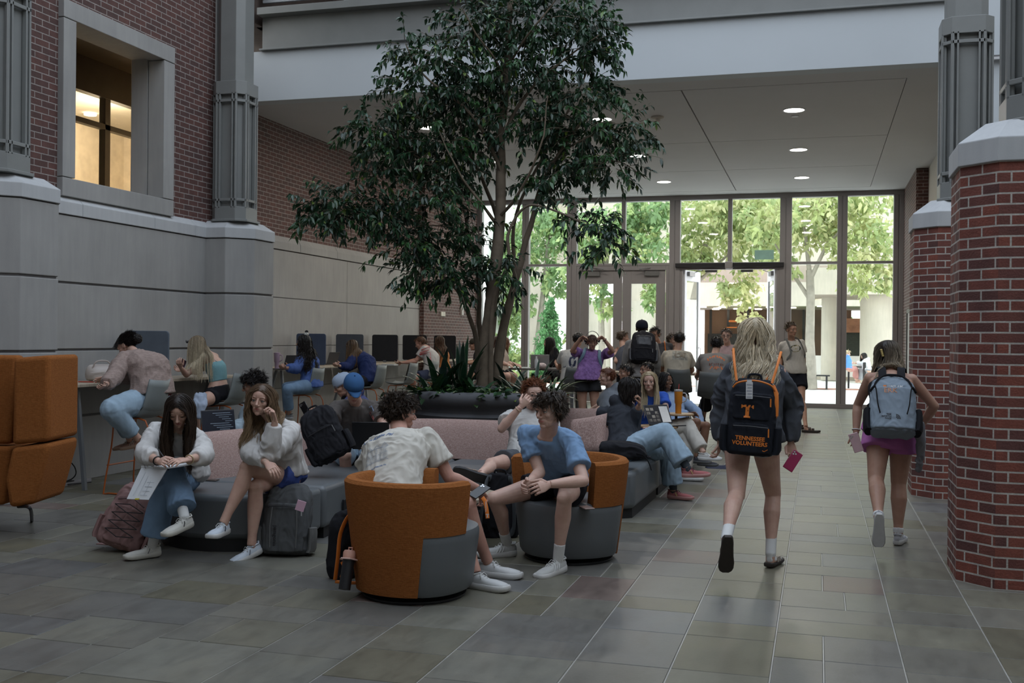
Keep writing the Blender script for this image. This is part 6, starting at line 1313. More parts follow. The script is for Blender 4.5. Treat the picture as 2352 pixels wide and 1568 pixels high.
C['P19'] = person('smiling woman with long black hair in light blue cardigan', .96, True, (1556, 980, 13.0), (1535, 905, 1), (1528, 874, -1), 30, 60, (48, 0), 'brown',
    ((1548, 955, -1), (1585, 950, -1)), ((1602, 948, -1), (1612, 984, -1)), ((1600, 970, -1), (1596, 1050, -1)), ((1622, 978, -1), (1612, 1060, -1)),
    top=dict(mat=cl((.27, .36, .52)), sl=1.9, slr=.066, slend=.045, ease=.026, name='cardigan', amp=.008), bot=dict(mat=cl((.20, .19, .18)), leng=.5), shoes=sneak((.05, .05, .06), (.1, .1, .1)), hair=long_hair(*BK, 300, .42, .016, 2.5, .008, .0, .5, front=.07, lay=.03), smile=2, seed=20, lip=(.22, .06, .05))
C['P20'] = person('smiling red-haired boy in grey tee facing left behind the sofa', 1.0, False, (1398, 970, 13.4), (1402, 896, 1), (1394, 866, -1), -70, -80, (-84, 0), 'pale',
    ((1380, 930, 1), (1350, 945, 1)), ((1385, 940, -1), (1350, 955, -1)), ((1330, 965, 1), (1330, 1040, 1)), ((1335, 975, -1), (1335, 1050, 1)),
    top=dict(mat=cl((.20, .22, .25)), sl=.6), bot=dict(mat=black_c, leng=.6), hair=short_hair(*RED, 400, .03, .5, (0, 0, -.3), .0055, 0, 1.02, -.055, -.01, .068), smile=2, seed=21)
C['P21'] = person('dark-haired person half hidden behind the black-haired woman in grey', 1.0, False, (1450, 955, 14.6), (1446, 884, 1), (1437, 856, -1), -60, -70, (-70, 0), 'tan', ((1430, 915, 1), (1410, 930, 1)), ((1440, 920, -1), (1415, 935, -1)), ((1400, 955, 1), (1400, 1010, 1)), ((1405, 960, 1), (1405, 1015, 1)), top=dict(mat=cl((.08, .08, .09))), bot=dict(mat=black_c), hair=short_hair(*BK, 300, .05, .6, (0, 0, -.4)), seed=22)
C['P22'] = person('dark-haired man behind the blonde woman in blue', 1.0, False, (1492, 945, 15.0), (1490, 878, 1), (1485, 850, -1), -50, -60, (-64, 0), 'tan', ((1475, 915, 1), (1455, 930, 1)), ((1490, 915, -1), (1470, 930, -1)), ((1460, 950, 1), (1460, 1000, 1)), ((1465, 955, 1), (1465, 1005, 1)), top=dict(mat=cl((.05, .05, .06))), bot=dict(mat=black_c), hair=short_hair(*BK, 300, .045, .5, (0, 0, -.3)), seed=23)
# ---------------- along the bars at left
C['P4'] = person('woman in tan ribbed cardigan and light jeans hunched over the bar table', 1.0, True, (345, 916, 10.6), (312, 812, 1), (290, 793, 1), -118, -112, (-98, -38), 'fair',
    ((285, 868, 1), (245, 872, 1)), ((262, 866, -1), (242, 884, -1)), ((268, 936, 1), (300, 1010, 1)), ((256, 940, -1), (318, 1008, 1)),
    top=dict(mat=tweedmat('rib_knit', ((.30, .22, .19), (.36, .28, .25), (.24, .18, .16)), 160), hem=.10, sl=1.85, slr=.085, slend=.06, ease=.045, amp=.010, name='cardigan'), bot=dict(mat=denimL, leng=1.8, r0=.112, rk=.088, r1=.075, kind='pants', amp=.007, name='jeans'), shoes=sneak((.25, .14, .10), (.3, .2, .14), stripe=plain((.7, .68, .6))),
    hair=both(short_hair(*BK, 420, .055, .25, (0, -1.0, -.1), .0055, 1, 1.0, -.05, -.02, .066, .15), bun(*BK, (0, -.135, -.02), .045, 160, .09)), w=1.25, slouch=.10, seed=31, band=(cl((.10, .022, .025)), .04, .24, .016), feet=((-100, -12), (-100, -12)), showface=False)
C['P5'] = person('woman with long straight blonde hair in aqua crop top holding a phone', .96, True, (500, 906, 12.45), (480, 812, 1), (452, 793, -1), -98, -100, (-92, -24), 'fair',
    ((455, 855, 1), (420, 850, 1)), ((428, 861, -1), (414, 842, -1)), ((440, 925, 1), (445, 985, 1)), ((444, 930, -1), (455, 990, 1)),
    top=dict(mat=cl((.19, .36, .39)), hem=.32, neck=.80, sl=0, ease=.006, strap=1, straps=.008, amp=.002, name='crop_top'), bot=dict(mat=black_c, leng=.25, top=.2), shoes=sneak((.3, .3, .3), (.4, .4, .4)), hair=long_hair(*BLN, 300, .44, .002, 1, .007, 0, .6, front=.074, lay=.018, roots=(.22, .16, .10)), hands=((.5, None, None), (.7, (410, 830, -1), None)), slouch=.05, seed=32)
C['P6'] = person('woman with long curly black hair in white scrunchie and blue sweatshirt', .96, True, (716, 884, 14.85), (706, 808, 1), (697, 786, -1), -95, -98, (-92, -4), 'tan', ((690, 845, 1), (662, 842, 1)), ((682, 846, -1), (656, 845, -1)), ((658, 888, 1), (662, 945, 1)), ((660, 893, -1), (664, 950, 1)),
    top=dict(mat=cl((.075, .13, .34)), sl=1.8, slr=.078, slend=.05, ease=.035, amp=.010, name='sweatshirt'), bot=dict(mat=denim, leng=1.8, kind='pants', r0=.1, r1=.07, name='jeans'), shoes=sneak((.2, .2, .2), (.3, .3, .3)), hair=both(long_hair(*BK, 420, .50, .018, 6, .008, 0, .8, front=.074, lay=.03), bun((.75, .72, .66), (.85, .82, .76), (0, -.05, .118), .030, 150, .06), bun(*BK, (0, -.055, .148), .022, 90, .04)), seed=33)
C['P7'] = person('woman with long brown hair in navy hoodie at the bar table', .96, True, (846, 872, 16.8), (826, 812, 1), (808, 796, -1), -102, -100, (-98, -18), 'fair', ((805, 840, 1), (782, 838, 1)), ((800, 842, -1), (778, 840, -1)), ((795, 880, 1), (798, 930, 1)), ((798, 884, -1), (800, 935, 1)),
    top=dict(mat=cl((.018, .030, .10)), sl=1.85, slr=.078, slend=.05, ease=.04, amp=.010, name='hoodie'), bot=dict(mat=black_c, leng=1.8, kind='pants', name='leggings'), shoes=sneak((.2, .2, .2), (.3, .3, .3)), hair=long_hair((.055, .033, .020), (.22, .135, .07), 340, .40, .004, 1, .008, 0, .8, front=.074, lay=.02), slouch=.06, seed=34)
C['P8'] = person('boy in white tee with red lettering on the back at the bar table', 1.0, False, (988, 858, 19.8), (984, 802, 1), (966, 788, -1), -112, -104, (-98, -22), 'red', ((955, 828, 1), (925, 832, 1)), ((955, 830, -1), (922, 833, -1)), ((945, 865, 1), (948, 900, 1)), ((948, 868, -1), (950, 905, 1)),
    top=dict(mat=cl((.50, .49, .48)), sl=.6, slr=.075, ease=.025), bot=dict(mat=cl((.03, .04, .08)), leng=.7), hair=short_hair((.09, .04, .02), (.17, .08, .04), 300, .04, .5), slouch=.05, seed=35)
C['P9'] = person('woman with brown hair in orange tank top by the brick wall', .95, True, (1022, 852, 21.0), (1017, 800, 1), (1009, 784, -1), -105, -104, (-96, -10), 'tan', ((1005, 825, 1), (985, 828, 1)), ((1005, 826, -1), (984, 829, -1)), ((990, 858, 1), (992, 890, 1)), ((992, 860, -1), (994, 895, 1)),
    top=dict(mat=cl((.45, .18, .06)), sl=0, strap=1, straps=.008, neck=.84, ease=.01, name='tank_top'), bot=dict(mat=black_c), hair=long_hair((.05, .028, .016), (.13, .07, .04), 260, .36, .008, 2, .009, 0, .7), seed=36)
C['P10'] = person('person in dark baseball cap facing left behind the plants', 1.0, False, (1106, 856, 20.5), (1100, 808, 1), (1090, 791, -1), -85, -90, (-90, -6), 'tan', ((1090, 830, 1), (1070, 832, 1)), ((1092, 832, -1), (1072, 834, -1)), ((1070, 862, 1), (1072, 895, 1)), ((1072, 864, -1), (1074, 900, 1)),
    top=dict(mat=cl((.03, .035, .045))), bot=dict(mat=black_c), hair=both(short_hair(*BR, 160, .03, .4, (0, -.3, -.5), zmax=.02), capfn(cl((.05, .045, .035)), True, False)), seed=37)
C['P11'] = person('woman with brown hair facing right between the tree trunks and glass', .95, True, (1152, 858, 18.4), (1155, 806, 1), (1160, 787, 1), 80, 80, (84, 0), 'fair', ((1165, 832, 1), (1185, 836, 1)), ((1165, 834, -1), (1186, 838, -1)), ((1180, 862, 1), (1178, 900, 1)), ((1182, 864, -1), (1180, 905, 1)),
    top=dict(mat=cl((.45, .38, .32)), sl=.5), bot=dict(mat=black_c), hair=long_hair((.12, .06, .035), (.24, .13, .07), 240, .30, .01, 2, .009, 0, .7), seed=38)
C['P39'] = person('woman with long dark brown hair just left of the one facing right', .95, True, (1134, 860, 17.6), (1138, 806, 1), (1146, 786, 1), 100, 100, (110, 0), 'fair', ((1150, 832, 1), (1168, 836, 1)), ((1150, 834, -1), (1168, 838, -1)), ((1165, 862, 1), (1165, 900, 1)), ((1166, 864, -1), (1166, 905, 1)), top=dict(mat=cl((.40, .36, .30)), sl=.5), bot=dict(mat=black_c), hair=long_hair((.04, .02, .012), (.10, .05, .03), 200, .34, .01, 2, .009), seed=49, showface=False)
# ---------------- group by the glass
C['P25'] = person('girl with long black hair behind the silver laptop', .95, True, (1274, 862, 19.6), (1268, 806, 1), (1261, 787, -1), -70, -75, (-84, -4), 'fair', ((1255, 832, 1), (1240, 836, -1)), ((1262, 834, -1), (1245, 836, -1)), ((1245, 868, 1), (1245, 905, 1)), ((1248, 870, -1), (1248, 905, 1)), top=dict(mat=black_c, sl=1.8), bot=dict(mat=black_c), hair=long_hair(*BK, 240, .40, .003, 1, .009), seed=40)
C['P24'] = person('boy in white football jersey with large navy number 10 on the back', 1.0, False, (1314, 876, 17.0), (1318, 806, 1), (1328, 780, 1), 172, 175, (165, 0), 'tan', ((1345, 845, 1), (1340, 850, 1)), ((1285, 845, 1), (1278, 838, 1)), ((1330, 890, 1), (1330, 930, 1)), ((1300, 890, 1), (1300, 930, 1)), top=dict(mat=cl((.48, .47, .45)), sl=.6, slr=.08, ease=.03, name='jersey'), bot=dict(mat=black_c), hair=short_hair(*BK, 300, .03, .4), showface=False, seed=41)
C['P23'] = person('girl in purple tie-dye shirt and black shorts putting on headphones with both hands', .97, True, (1350, 868, 15.4), (1360, 808, 1), (1360, 786, -1), 2, 0, (4, -8), 'tan', ((1314, 806, -1), (1333, 777, -1)), ((1408, 806, -1), (1386, 777, -1)), ((1338, 936, -1), (1340, 1000, 1)), ((1366, 936, -1), (1366, 1000, 1)),
    top=dict(mat=clothmat((.22, .12, .30), 200, .9, .2, .3, c2=None, vsc=30), sl=.7, slr=.085, ease=.04, hem=-.06, amp=.010), bot=dict(mat=clothmat((.02, .02, .022), 200, .9, .2, .4), leng=.45, r1=.115), shoes=sneak((.4, .4, .4), (.5, .5, .5)), hair=short_hair((.05, .025, .018), (.12, .06, .04), 400, .06, .3, (0, -.3, -.6), .006, .9, 1.03, -.05, -.01, .058), hands=((.5, (1345, 772, -1), None), (.5, (1376, 772, -1), None)), seed=42)
C['P26'] = person('boy with light brown hair turned away beside the backpack wearer', 1.0, False, (1436, 860, 18.0), (1432, 800, 1), (1431, 775, 1), 110, 120, (105, 0), 'fair', ((1448, 830, 1), (1420, 815, 1)), ((1415, 830, -1), (1418, 812, 1)), ((1440, 920, 1), (1440, 975, 1)), ((1430, 920, 1), (1430, 975, 1)), top=dict(mat=cl((.10, .11, .14)), sl=.6), bot=dict(mat=black_c, leng=.6), hair=short_hair((.07, .045, .03), (.14, .095, .06), 300, .04, .5), seed=43)
C['P27'] = person('tall man in black cap and grey long-sleeved top wearing a black backpack', 1.09, False, (1472, 862, 16.0), (1474, 784, 1), (1474, 755, 1), 180, 180, (178, 0), 'tan', ((1508, 835, 1), (1506, 868, 1)), ((1438, 835, 1), (1442, 868, 1)), ((1484, 935, 1), (1484, 1005, 1)), ((1462, 935, 1), (1462, 1005, 1)),
    top=dict(mat=cl((.27, .26, .25)), sl=1.8, slr=.07, slend=.045, ease=.03), bot=dict(mat=black_c, leng=1.85, kind='pants', name='trousers'), shoes=sneak((.1, .1, .1), (.3, .3, .3)), hair=both(short_hair(*BK, 160, .02, .3, zmax=.02), capfn(cl((.014, .015, .025)), False)), showface=False, seed=44)
C['P28'] = person('dark-haired man with glasses and orange backpack straps facing the camera', 1.05, False, (1518, 860, 17.5), (1512, 792, 1), (1504, 768, -1), -15, 0, (-30, -8), 'tan', ((1490, 825, 1), (1490, 845, 1)), ((1530, 828, 1), (1525, 850, 1)), ((1508, 925, 1), (1508, 980, 1)), ((1525, 925, 1), (1525, 980, 1)), top=dict(mat=cl((.06, .06, .065)), sl=.6), bot=dict(mat=black_c, leng=.7), hair=both(short_hair(*BK, 300, .05, .5), glasses()), seed=45)
C['P29'] = person('boy in beige tee with map-like print across the back', 1.0, False, (1554, 878, 16.3), (1556, 808, 1), (1560, 779, 1), 176, 178, (170, 0), 'tan', ((1590, 850, 1), (1575, 862, 1)), ((1520, 848, 1), (1530, 862, 1)), ((1570, 900, 1), (1570, 950, 1)), ((1540, 900, 1), (1540, 950, 1)), top=dict(mat=cl((.42, .38, .31)), sl=.66, slr=.085, ease=.04, hem=-.14), bot=dict(mat=black_c, leng=.7), hair=short_hair(*BK, 300, .035, .4), showface=False, seed=46)
C['P30'] = person('person whose cheek shows left of the boy with the beige back print', 1.0, False, (1540, 868, 18.2), (1542, 806, 1), (1545, 781, -1), 30, 20, (60, 0), 'fair', ((1530, 838, 1), (1530, 860, 1)), ((1555, 838, 1), (1555, 860, 1)), ((1535, 910, 1), (1535, 960, 1)), ((1548, 910, 1), (1548, 960, 1)), top=dict(mat=cl((.1, .1, .12))), bot=dict(mat=black_c), hair=short_hair(*BR, 200, .04, .4), seed=47)
C['P31'] = person('boy in grey tee with orange lettering on the back, seated on a dark stool', 1.0, False, (1642, 890, 15.0), (1642, 815, 1), (1646, 791, 1), 170, 172, (165, 0), 'tan', ((1675, 860, 1), (1662, 868, 1)), ((1605, 858, 1), (1600, 866, 1)), ((1655, 905, 1), (1655, 965, 1)), ((1625, 905, 1), (1615, 960, 1)), top=dict(mat=cl((.22, .20, .18)), sl=.62, slr=.08, ease=.03), bot=dict(mat=black_c, leng=1.6, kind='pants', name='trousers'), shoes=sneak((.1, .1, .1), (.3, .3, .3)), hair=short_hair(*BK, 340, .045, .8), showface=False, seed=48)
C['P32'] = person('person with glasses in pale pink shirt beside the blonde hair', 1.03, False, (1678, 866, 17.5), (1672, 796, 1), (1668, 771, -1), -10, 0, (-14, -4), 'pale', ((1650, 830, 1), (1655, 855, 1)), ((1700, 830, 1), (1695, 855, 1)), ((1665, 925, 1), (1665, 985, 1)), ((1690, 925, 1), (1690, 985, 1)), top=dict(mat=cl((.42, .30, .31)), sl=1.5, slr=.07), bot=dict(mat=black_c, leng=1.8, kind='pants', name='trousers'), shoes=sneak((.1, .1, .1), (.3, .3, .3)), hair=both(short_hair((.05, .035, .028), (.11, .08, .06), 280, .045, .5), glasses()), seed=50)
# ---------------- walkers
C['P33'] = person('man in white tee with dark oval badge walking with grey backpack straps', 1.07, False, (1828, 852, 18.9), (1818, 783, 1), (1818, 757, -1), 12, 20, (25, -4), 'tan', ((1795, 822, 1), (1790, 850, -1)), ((1846, 826, 1), (1845, 862, 1)), ((1826, 918, -1), (1826, 972, 'f')), ((1842, 918, 1), (1851, 980, 'f')), top=dict(mat=cl((.62, .60, .56)), sl=.6, slr=.075, ease=.03, hem=-.08), bot=dict(mat=cl((.012, .014, .022)), leng=.55, r1=.11), shoes=[dict(kind='sandal', m=(plain((.05, .03, .02)), plain((.03, .02, .015), .6), None))] * 2, hair=short_hair((.06, .04, .025), (.15, .10, .06), 340, .045, .5, (0, .1, .1), .0055, -.2), feet=((60, 0), (75, 0)), seed=51)
C['P34'] = person('woman with long wavy blonde hair, charcoal sweatshirt and sandals walking away', 1.02, True,
    (1725, 1006, 7.38), (1738, 826, 1), (1735, 764, 1), 166, 166, (168, 0), 'fair', ((1818, 930, 1), (1816, 1020, -1)), ((1658, 930, 1), (1652, 1022, -1)), ((1776, 1150, 1), (1770, 1272, 'f')), ((1692, 1135, -1), (1668, 1236, -1)),
    top=dict(mat=clothmat((.080, .087, .102), 260, .95, .3, .12, fold=1.0), hem=-.02, sl=1.97, slr=.078, slend=.045, ease=.045, amp=.014, fr=8, name='sweatshirt'), bot=dict(mat=clothmat((.38, .35, .34), 300), leng=.18, r1=.104), shoes=[dict(kind='sandal', m=(plain((.30, .25, .20), .6), plain((.035, .027, .022), .7), None), sole=.026)] * 2, socks=(wsock, .14),
    hair=long_hair((.82, .70, .50), (.95, .87, .70), 520, .58, .018, 3.2, .0078, 0, .6, roots=(.60, .49, .33), lay=.05, hl=((.85, .78, .62), .35)), feet=((150, 0), (176, -68)), hands=((.9, (1822, 1060, 1), (0, 0)), (.6, None, None)), showface=False, seed=5)
C['P35'] = person('woman in black tank and pink skirt walking away with grey backpack', .955, True, (2046, 984, 8.25), (2046, 860, 1), (2042, 812, 1), 164, 164, (135, 0), 'tan',
    ((2146, 932, 1), (2118, 975, 1)), ((1970, 930, 1), (1966, 995, -1)), ((2064, 1112, 1), (2063, 1226, 'f')), ((2012, 1100, -1), (2018, 1190, -1)),
    top=dict(mat=black_c, hem=-.02, neck=.86, sl=0, strap=1, straps=.018, ease=.004, amp=.001, name='tank_top'), bot=dict(mat=cl((.46, .16, .40)), kind='skirt', leng=.40, r1=.118, amp=.0025, fr=8, name='skirt', top=.16, ease=.02), shoes=sneak((.42, .42, .44), (.50, .49, .47)), socks=(wsock, .05), slouch=.0,
    hair=long_hair((.035, .022, .016), (.66, .54, .38), 380, .46, .012, 2.2, .0075, 0, .6, front=.07, roots=(.03, .02, .014), lay=.03, hl=((.66, .55, .40), .3)), w=1.2, feet=((150, 0), (165, -80)), hands=((.7, None, None), (.7, (1967, 1018, -1), (180, 0))), showface=True, seed=53)
C['P36'] = person('seated person in blue top at the outdoor table', .95, True, (1950, 846, 33), (1946, 822, 1), (1946, 812, 1), 80, 80, (85, 0), 'fair', ((1952, 832, 1), (1960, 832, 1)), ((1952, 834, -1), (1960, 834, 1)), ((1965, 846, 1), (1965, 868, 1)), ((1967, 848, 1), (1967, 872, 1)), top=dict(mat=cl((.10, .25, .60))), bot=dict(mat=cl((.45, .22, .2)), leng=1.8, kind='pants', name='trousers'), hair=short_hair(*BLN, 160, .06, .3), vox=.018, seed=54)
C['P37'] = person('seated person with long dark hair in white at the outdoor table', .95, True, (1992, 848, 33), (1986, 828, 1), (1984, 818, 1), -70, -80, (-80, -20), 'fair', ((1975, 836, 1), (1970, 832, 1)), ((1976, 838, 1), (1970, 834, 1)), ((1975, 850, 1), (1972, 872, 1)), ((1977, 852, 1), (1974, 874, 1)), top=dict(mat=cl((.7, .7, .72)), sl=1.8), bot=dict(mat=cl((.3, .3, .32)), leng=1.8, kind='pants', name='trousers'), hair=long_hair(*BK, 140, .4, .0, 1, .012), vox=.018, seed=55)
# ================================================================ backpacks, things held, prints
def rot90(vf): return [(p[1], -p[0]) for p in vf[0]], vf[1]
def lbvh(o): return BVHTree.FromPolygons([v.co for v in o.data.vertices], [tuple(p.vertices) for p in o.data.polygons])
def pack(label, M, w, h, d, body, trim, pockets=(), side=True, straps=True, slump=0, zipc=None, name='backpack', cat='backpack', strapm=None, top=.55, seed=0, orange=None, open_=0):
    """x across, y outwards from the wearer's back, z up; origin at the bottom of the back panel"""
    t = thing(name, label, cat, M=M); r = random.Random(seed)
    def sup(z, k, dk, y0=0, n=28, p=3.6):
        out = []
        for j in range(n):
            a = 2 * PI * j / n; c, s_ = math.cos(a), math.sin(a); x = w / 2 * k * math.copysign(abs(c) ** (2 / p), c); y = y0 + d * dk / 2 * (1 + math.copysign(abs(s_) ** (2 / p), s_)); out.append(Vector((x * (1 + slump * .1 * math.sin(5 * z / h + a)), y, z)))
        return out
    b = B(); prof = [(0, .86, .80), (.02, .96, .95), (.08, 1, 1), (.3, 1.02, 1.03), (.6, 1, .98), (.78, .96, .88), (.88, .88, .76), (.95, .74, .62), (.99, top, .45), (1.0, top * .8, .35)]
    b.loft([sup(z * h, k, dk) for z, k, dk in prof]); me = remesh(b, .008, 3); wrinkle(me, .006 + .008 * slump, 10, seed, (1, 1, .7)); bo_ = link(me, 'main_compartment', body, t); bo_.matrix_parent_inverse = Matrix.Identity(4); surf = [bo_]
    for i, (z0, z1, wf, ex, m) in enumerate(pockets):
        b = B(); n = 28; R_ = []
        for z, k in ((z0, .9), (z0 + .012, 1), ((z0 + z1) / 2, 1.02), (z1 - .02, .98), (z1, .86)):
            R_.append([Vector((p.x * wf * k, p.y * .9 + ex if p.y > d * .5 else p.y * .9 + d * .3, p.z)) for p in sup(z * h if z <= 1 else z, 1, .98)])
        b.loft(R_); me = remesh(b, .007, 3); wrinkle(me, .004 + .004 * slump, 14, seed + i + 3); po = link(me, 'front_pocket', m or body, t); po.matrix_parent_inverse = Matrix.Identity(4); surf.append(po)
        if zipc: 
            b = B(); zz = z1 * h - .02; b.tube([(-w * wf * .46, d * .75, zz - .012), (-w * wf * .42, d * .95 + ex, zz), (0, d * .985 + ex * 1.0, zz + .004), (w * wf * .42, d * .95 + ex, zz), (w * wf * .46, d * .75, zz - .012)], .0035, 6); b.build('zip', plain((.02, .02, .022), .4), po)
            b = B(); b.tube([(-w * wf * .43, d * .97 + ex, zz - .005), (-w * wf * .44, d * .98 + ex, zz - .06)], .005, 6); b.build('zip_pull', zipc, po)
    if side:
        for s in (-1, 1):
            b = B(); b.loft([[Vector((s * (w * .5 + .018 * k) + x * .03, d * .5 + y * d * .42, z * h)) for x, y in [(math.cos(a), math.sin(a)) for a in [2 * PI * q / 14 for q in range(14)]]] for z, k in ((.03, .4), (.08, 1), (.3, 1.1), (.38, .9))]); b.build('side_pocket', trim, t)
    b = B(); b.tube(smoothpts([Vector((-.045, .02, h * .97)), Vector((-.035, .01, h + .03)), Vector((.035, .01, h + .03)), Vector((.045, .02, h * .97))], 4), .008, 8); b.build('grab_handle', trim, t)
    if straps:
        for s in (-1, 1):
            b = B(); b.tube(smoothpts([Vector((s * .07, .0, h * .93)), Vector((s * .10, -.05, h * .9)), Vector((s * .12, -.07, h * .55)), Vector((s * .13, -.03, h * .2)), Vector((s * w * .42, .01, h * .08))], 4), [(.028, .007)] * 17, 8, up=(0, 1, 0)); b.build('shoulder_strap', strapm or trim, t)
    return t, surf
def worn(o, label, body, trim, w=.32, h=.46, d=.16, t0=.18, strapm=None, sr=.022, pockets=(), zipc=None, drop=0, lift=.0, off=.135, seed=0, top=.55, vis=True):
    s = o['s']; up = o['up']; fw = o['fw']; lat = o['lat']; O = o['spine'](t0) - fw * (off * s) - up * drop
    M = frame(lat * -1, fw * -1, up, O) if (lat * -1).cross(fw * -1).dot(up) > 0 else frame(lat, fw * -1, up, O)
    t, surf = pack(label, M, w, h, d, body, trim, pockets, straps=False, zipc=zipc, seed=seed, top=top); Mi = M.inverted()
    for sg in (-1, 1):
        P = [O + up * h * .93 + lat * sg * .07, o['nk'] + lat * sg * .075 * s - fw * .095 * s + up * .0, o['nk'] + lat * sg * .095 * s + up * (.045 + lift) * s, o['nk'] + lat * sg * .11 * s + fw * .09 * s - up * .03 * s, o['spine'](.62) + lat * sg * .12 * s + fw * .155 * s, o['spine'](.42) + lat * sg * .165 * s + fw * .06 * s, o['spine'](.3) + lat * sg * .15 * s - fw * .10 * s]
        b = B(); b.tube([Mi @ p for p in smoothpts(P, 5)], [(sr, .006)] * 31, 8, up=Mi.to_3x3() @ (fw * -1)); b.build('shoulder_strap', strapm or trim, t)
    return t, surf, M
blk = cl((.014, .014, .017)); org = plain((.72, .20, .025), .55, .04); nav = cl((.012, .014, .020))
def front_decals(t, surf, M, lst):
    bv = BVHTree.FromPolygons(*_cat(surf))
    for it, (x, z), m, nm in lst: decal(it, bv, Vector((x, 0, z)), Vector((-1, 0, 0)), Vector((0, 0, 1)), nm, m, t, .0015, None, .5)
def _cat(surf):
    V = []; F = []
    for o in surf: n = len(V); V.extend([v.co.copy() for v in o.data.vertices]); F.extend([tuple(i + n for i in p.vertices) for p in o.data.polygons])
    return V, F
def T(txt, size, **k): return [textmesh(txt, size, **k)]
wht = plain((.62, .62, .62), .6, .02)
# big black and orange pack on the blonde
o = C['P34']; t, surf, M = worn(o, 'black backpack with orange trim and orange T logo worn by the blonde walker', nav, nav, .31, .50, .17, .02, org, .014, ((.03, .42, .86, .035, nav), (.47, .82, .86, .03, nav)), org, off=.17, seed=61, top=.7, lift=.02, drop=.10)
front_decals(t, surf, M, [([logoT(.085)], (.03, .29), org, 'logo'), (T('TENNESSEE\nVOLUNTEERS', .037, bold=.0012, spacing=1.02), (0.0, .095), org, 'lettering'), ([line2([(-.016, .0), (-.004, -.006), (.018, .008)], .004)], (-.10, .04), org, 'small_mark')])
b = B(); b.tube([(-.12, .10, .47), (-.146, .12, .42), (-.153, .13, .34), (-.155, .13, .27)], [(.016, .004)] * 4, 8, up=(0, 1, 0)); b.build('side_strap', org, t)
b = B(); b.tube(smoothpts([Vector((.135, .12, .44)), Vector((.10, .14, .475)), Vector((0, .15, .495)), Vector((-.10, .14, .475)), Vector((-.135, .12, .44))], 4), .006, 6); b.build('top_zip', org, t)
b = B(); b.box(-.022, .022, .212, .216, .375, .485); b.box(-.016, .016, .210, .212, .475, .50); b.build('paper_tag', wht, t, M=Matrix.Rotation(.06, 4, 'Y')); b = B()
for i in range(5): b.box(-.017, .017 - .006 * (i % 2), .2162, .2168, .385 + i * .02, .3890 + i * .02)
b.build('tag_print', plain((.2, .22, .3), .6), t, M=Matrix.Rotation(.06, 4, 'Y'))
Mi = M.inverted()
for sg in (-1, 1):
    b = B(); P = [M @ Vector((sg * .115, .12, .485)), M @ Vector((sg * .125, .10, .53)), M @ Vector((sg * .14, .065, .60)), M @ Vector((sg * .155, -.02, .68)), M @ Vector((sg * .16, -.10, .70))]; b.tube([Mi @ p for p in smoothpts(P, 4)], [(.0085, .004)] * 17, 8, up=(0, 1, 0)); b.build('load_strap', org, t)
# grey pack on the woman in pink
grey = cl((.23, .28, .33)); o = C['P35']; t, surf, M = worn(o, 'grey and black backpack with orange embroidery worn over the pink skirt', grey, blk, .33, .50, .16, .02, blk, .030, ((.03, .72, .94, .03, grey),), None, off=.15, seed=62, top=.5, drop=.17)
front_decals(t, surf, M, [(T('HASLAM', .029, bold=.0005), (-.015, .375), wht, 'lettering'), ([grid2(-.011, .011, -.010, .010, 3, 3)], (.060, .375), org, 'logo_square'), (T('ERK', .055, bold=.0006), (.02, .325), plain((.62, .28, .15), .6), 'monogram'), (T('THE\nNORTH\nFACE', .019, bold=.0008, align='RIGHT'), (.015, .105), plain((.02, .02, .025), .6), 'lettering'), ([line2([(r_ * math.cos(a), -.018 + r_ * 1.2 * math.sin(a)) for a in [PI / 2 * q / 8 for q in range(9)]], .007) for r_ in (.012, .021, .030)], (-.018, .105), plain((.02, .02, .025), .6), 'logo')])
for s in (-1, 1):
    b = B(); b.tube(smoothpts([Vector((s * .165, .12, .34)), Vector((s * .130, .188, .345)), Vector((s * .112, .196, .20)), Vector((s * .095, .196, .12))], 4), [(.010, .004)] * 13, 8, up=(0, 1, 0)); b.build('compression_strap', blk, t)
b = B(); b.tube(smoothpts([Vector((-.145, .1, .05)), Vector((-.14, .13, .36)), Vector((-.08, .12, .47)), Vector((0, .11, .495)), Vector((.08, .12, .47)), Vector((.14, .13, .36)), Vector((.145, .1, .05))], 4), .008, 6); b.build('piping', blk, t)
# grey jacket at her waist
b = B(); P = [at(2090, 962, 8.1), at(2108, 975, 8.05), at(2116, 1010, 8.05), at(2110, 1080, 8.1)]; b.tube([p - P[0] for p in P], [(.05, .03), (.06, .04), (.05, .03), (.035, .015)], 12); me = remesh(b, .008, 3); wrinkle(me, .012, 14, 9); oj = link(me, 'tied_jacket', cl((.20, .21, .23))); oj.location = P[0]; tag(oj, 'grey jacket hanging from the pink-skirted woman hip beside the brick pier', 'jacket')
o = C['P27']; worn(o, 'black backpack on the tall man in the black cap', blk, plain((.05, .05, .055), .5), .36, .50, .18, .22, blk, .03, ((.05, .42, .8, .03, blk), (.5, .8, .7, .03, plain((.06, .06, .065), .45))), plain((.2, .2, .2)), seed=63)
for k, lab, bm, sm in (('P23', 'backpack with pale blue straps worn by the tie-dye girl', cl((.16, .24, .30)), cl((.16, .24, .30))), ('P33', 'grey backpack on the man in the badge tee', cl((.14, .15, .15)), cl((.16, .17, .17))), ('P28', 'black backpack with orange straps on the man with glasses', blk, org)): worn(C[k], lab, bm, bm, .28, .42, .13, .25, sm, .022, seed=64)
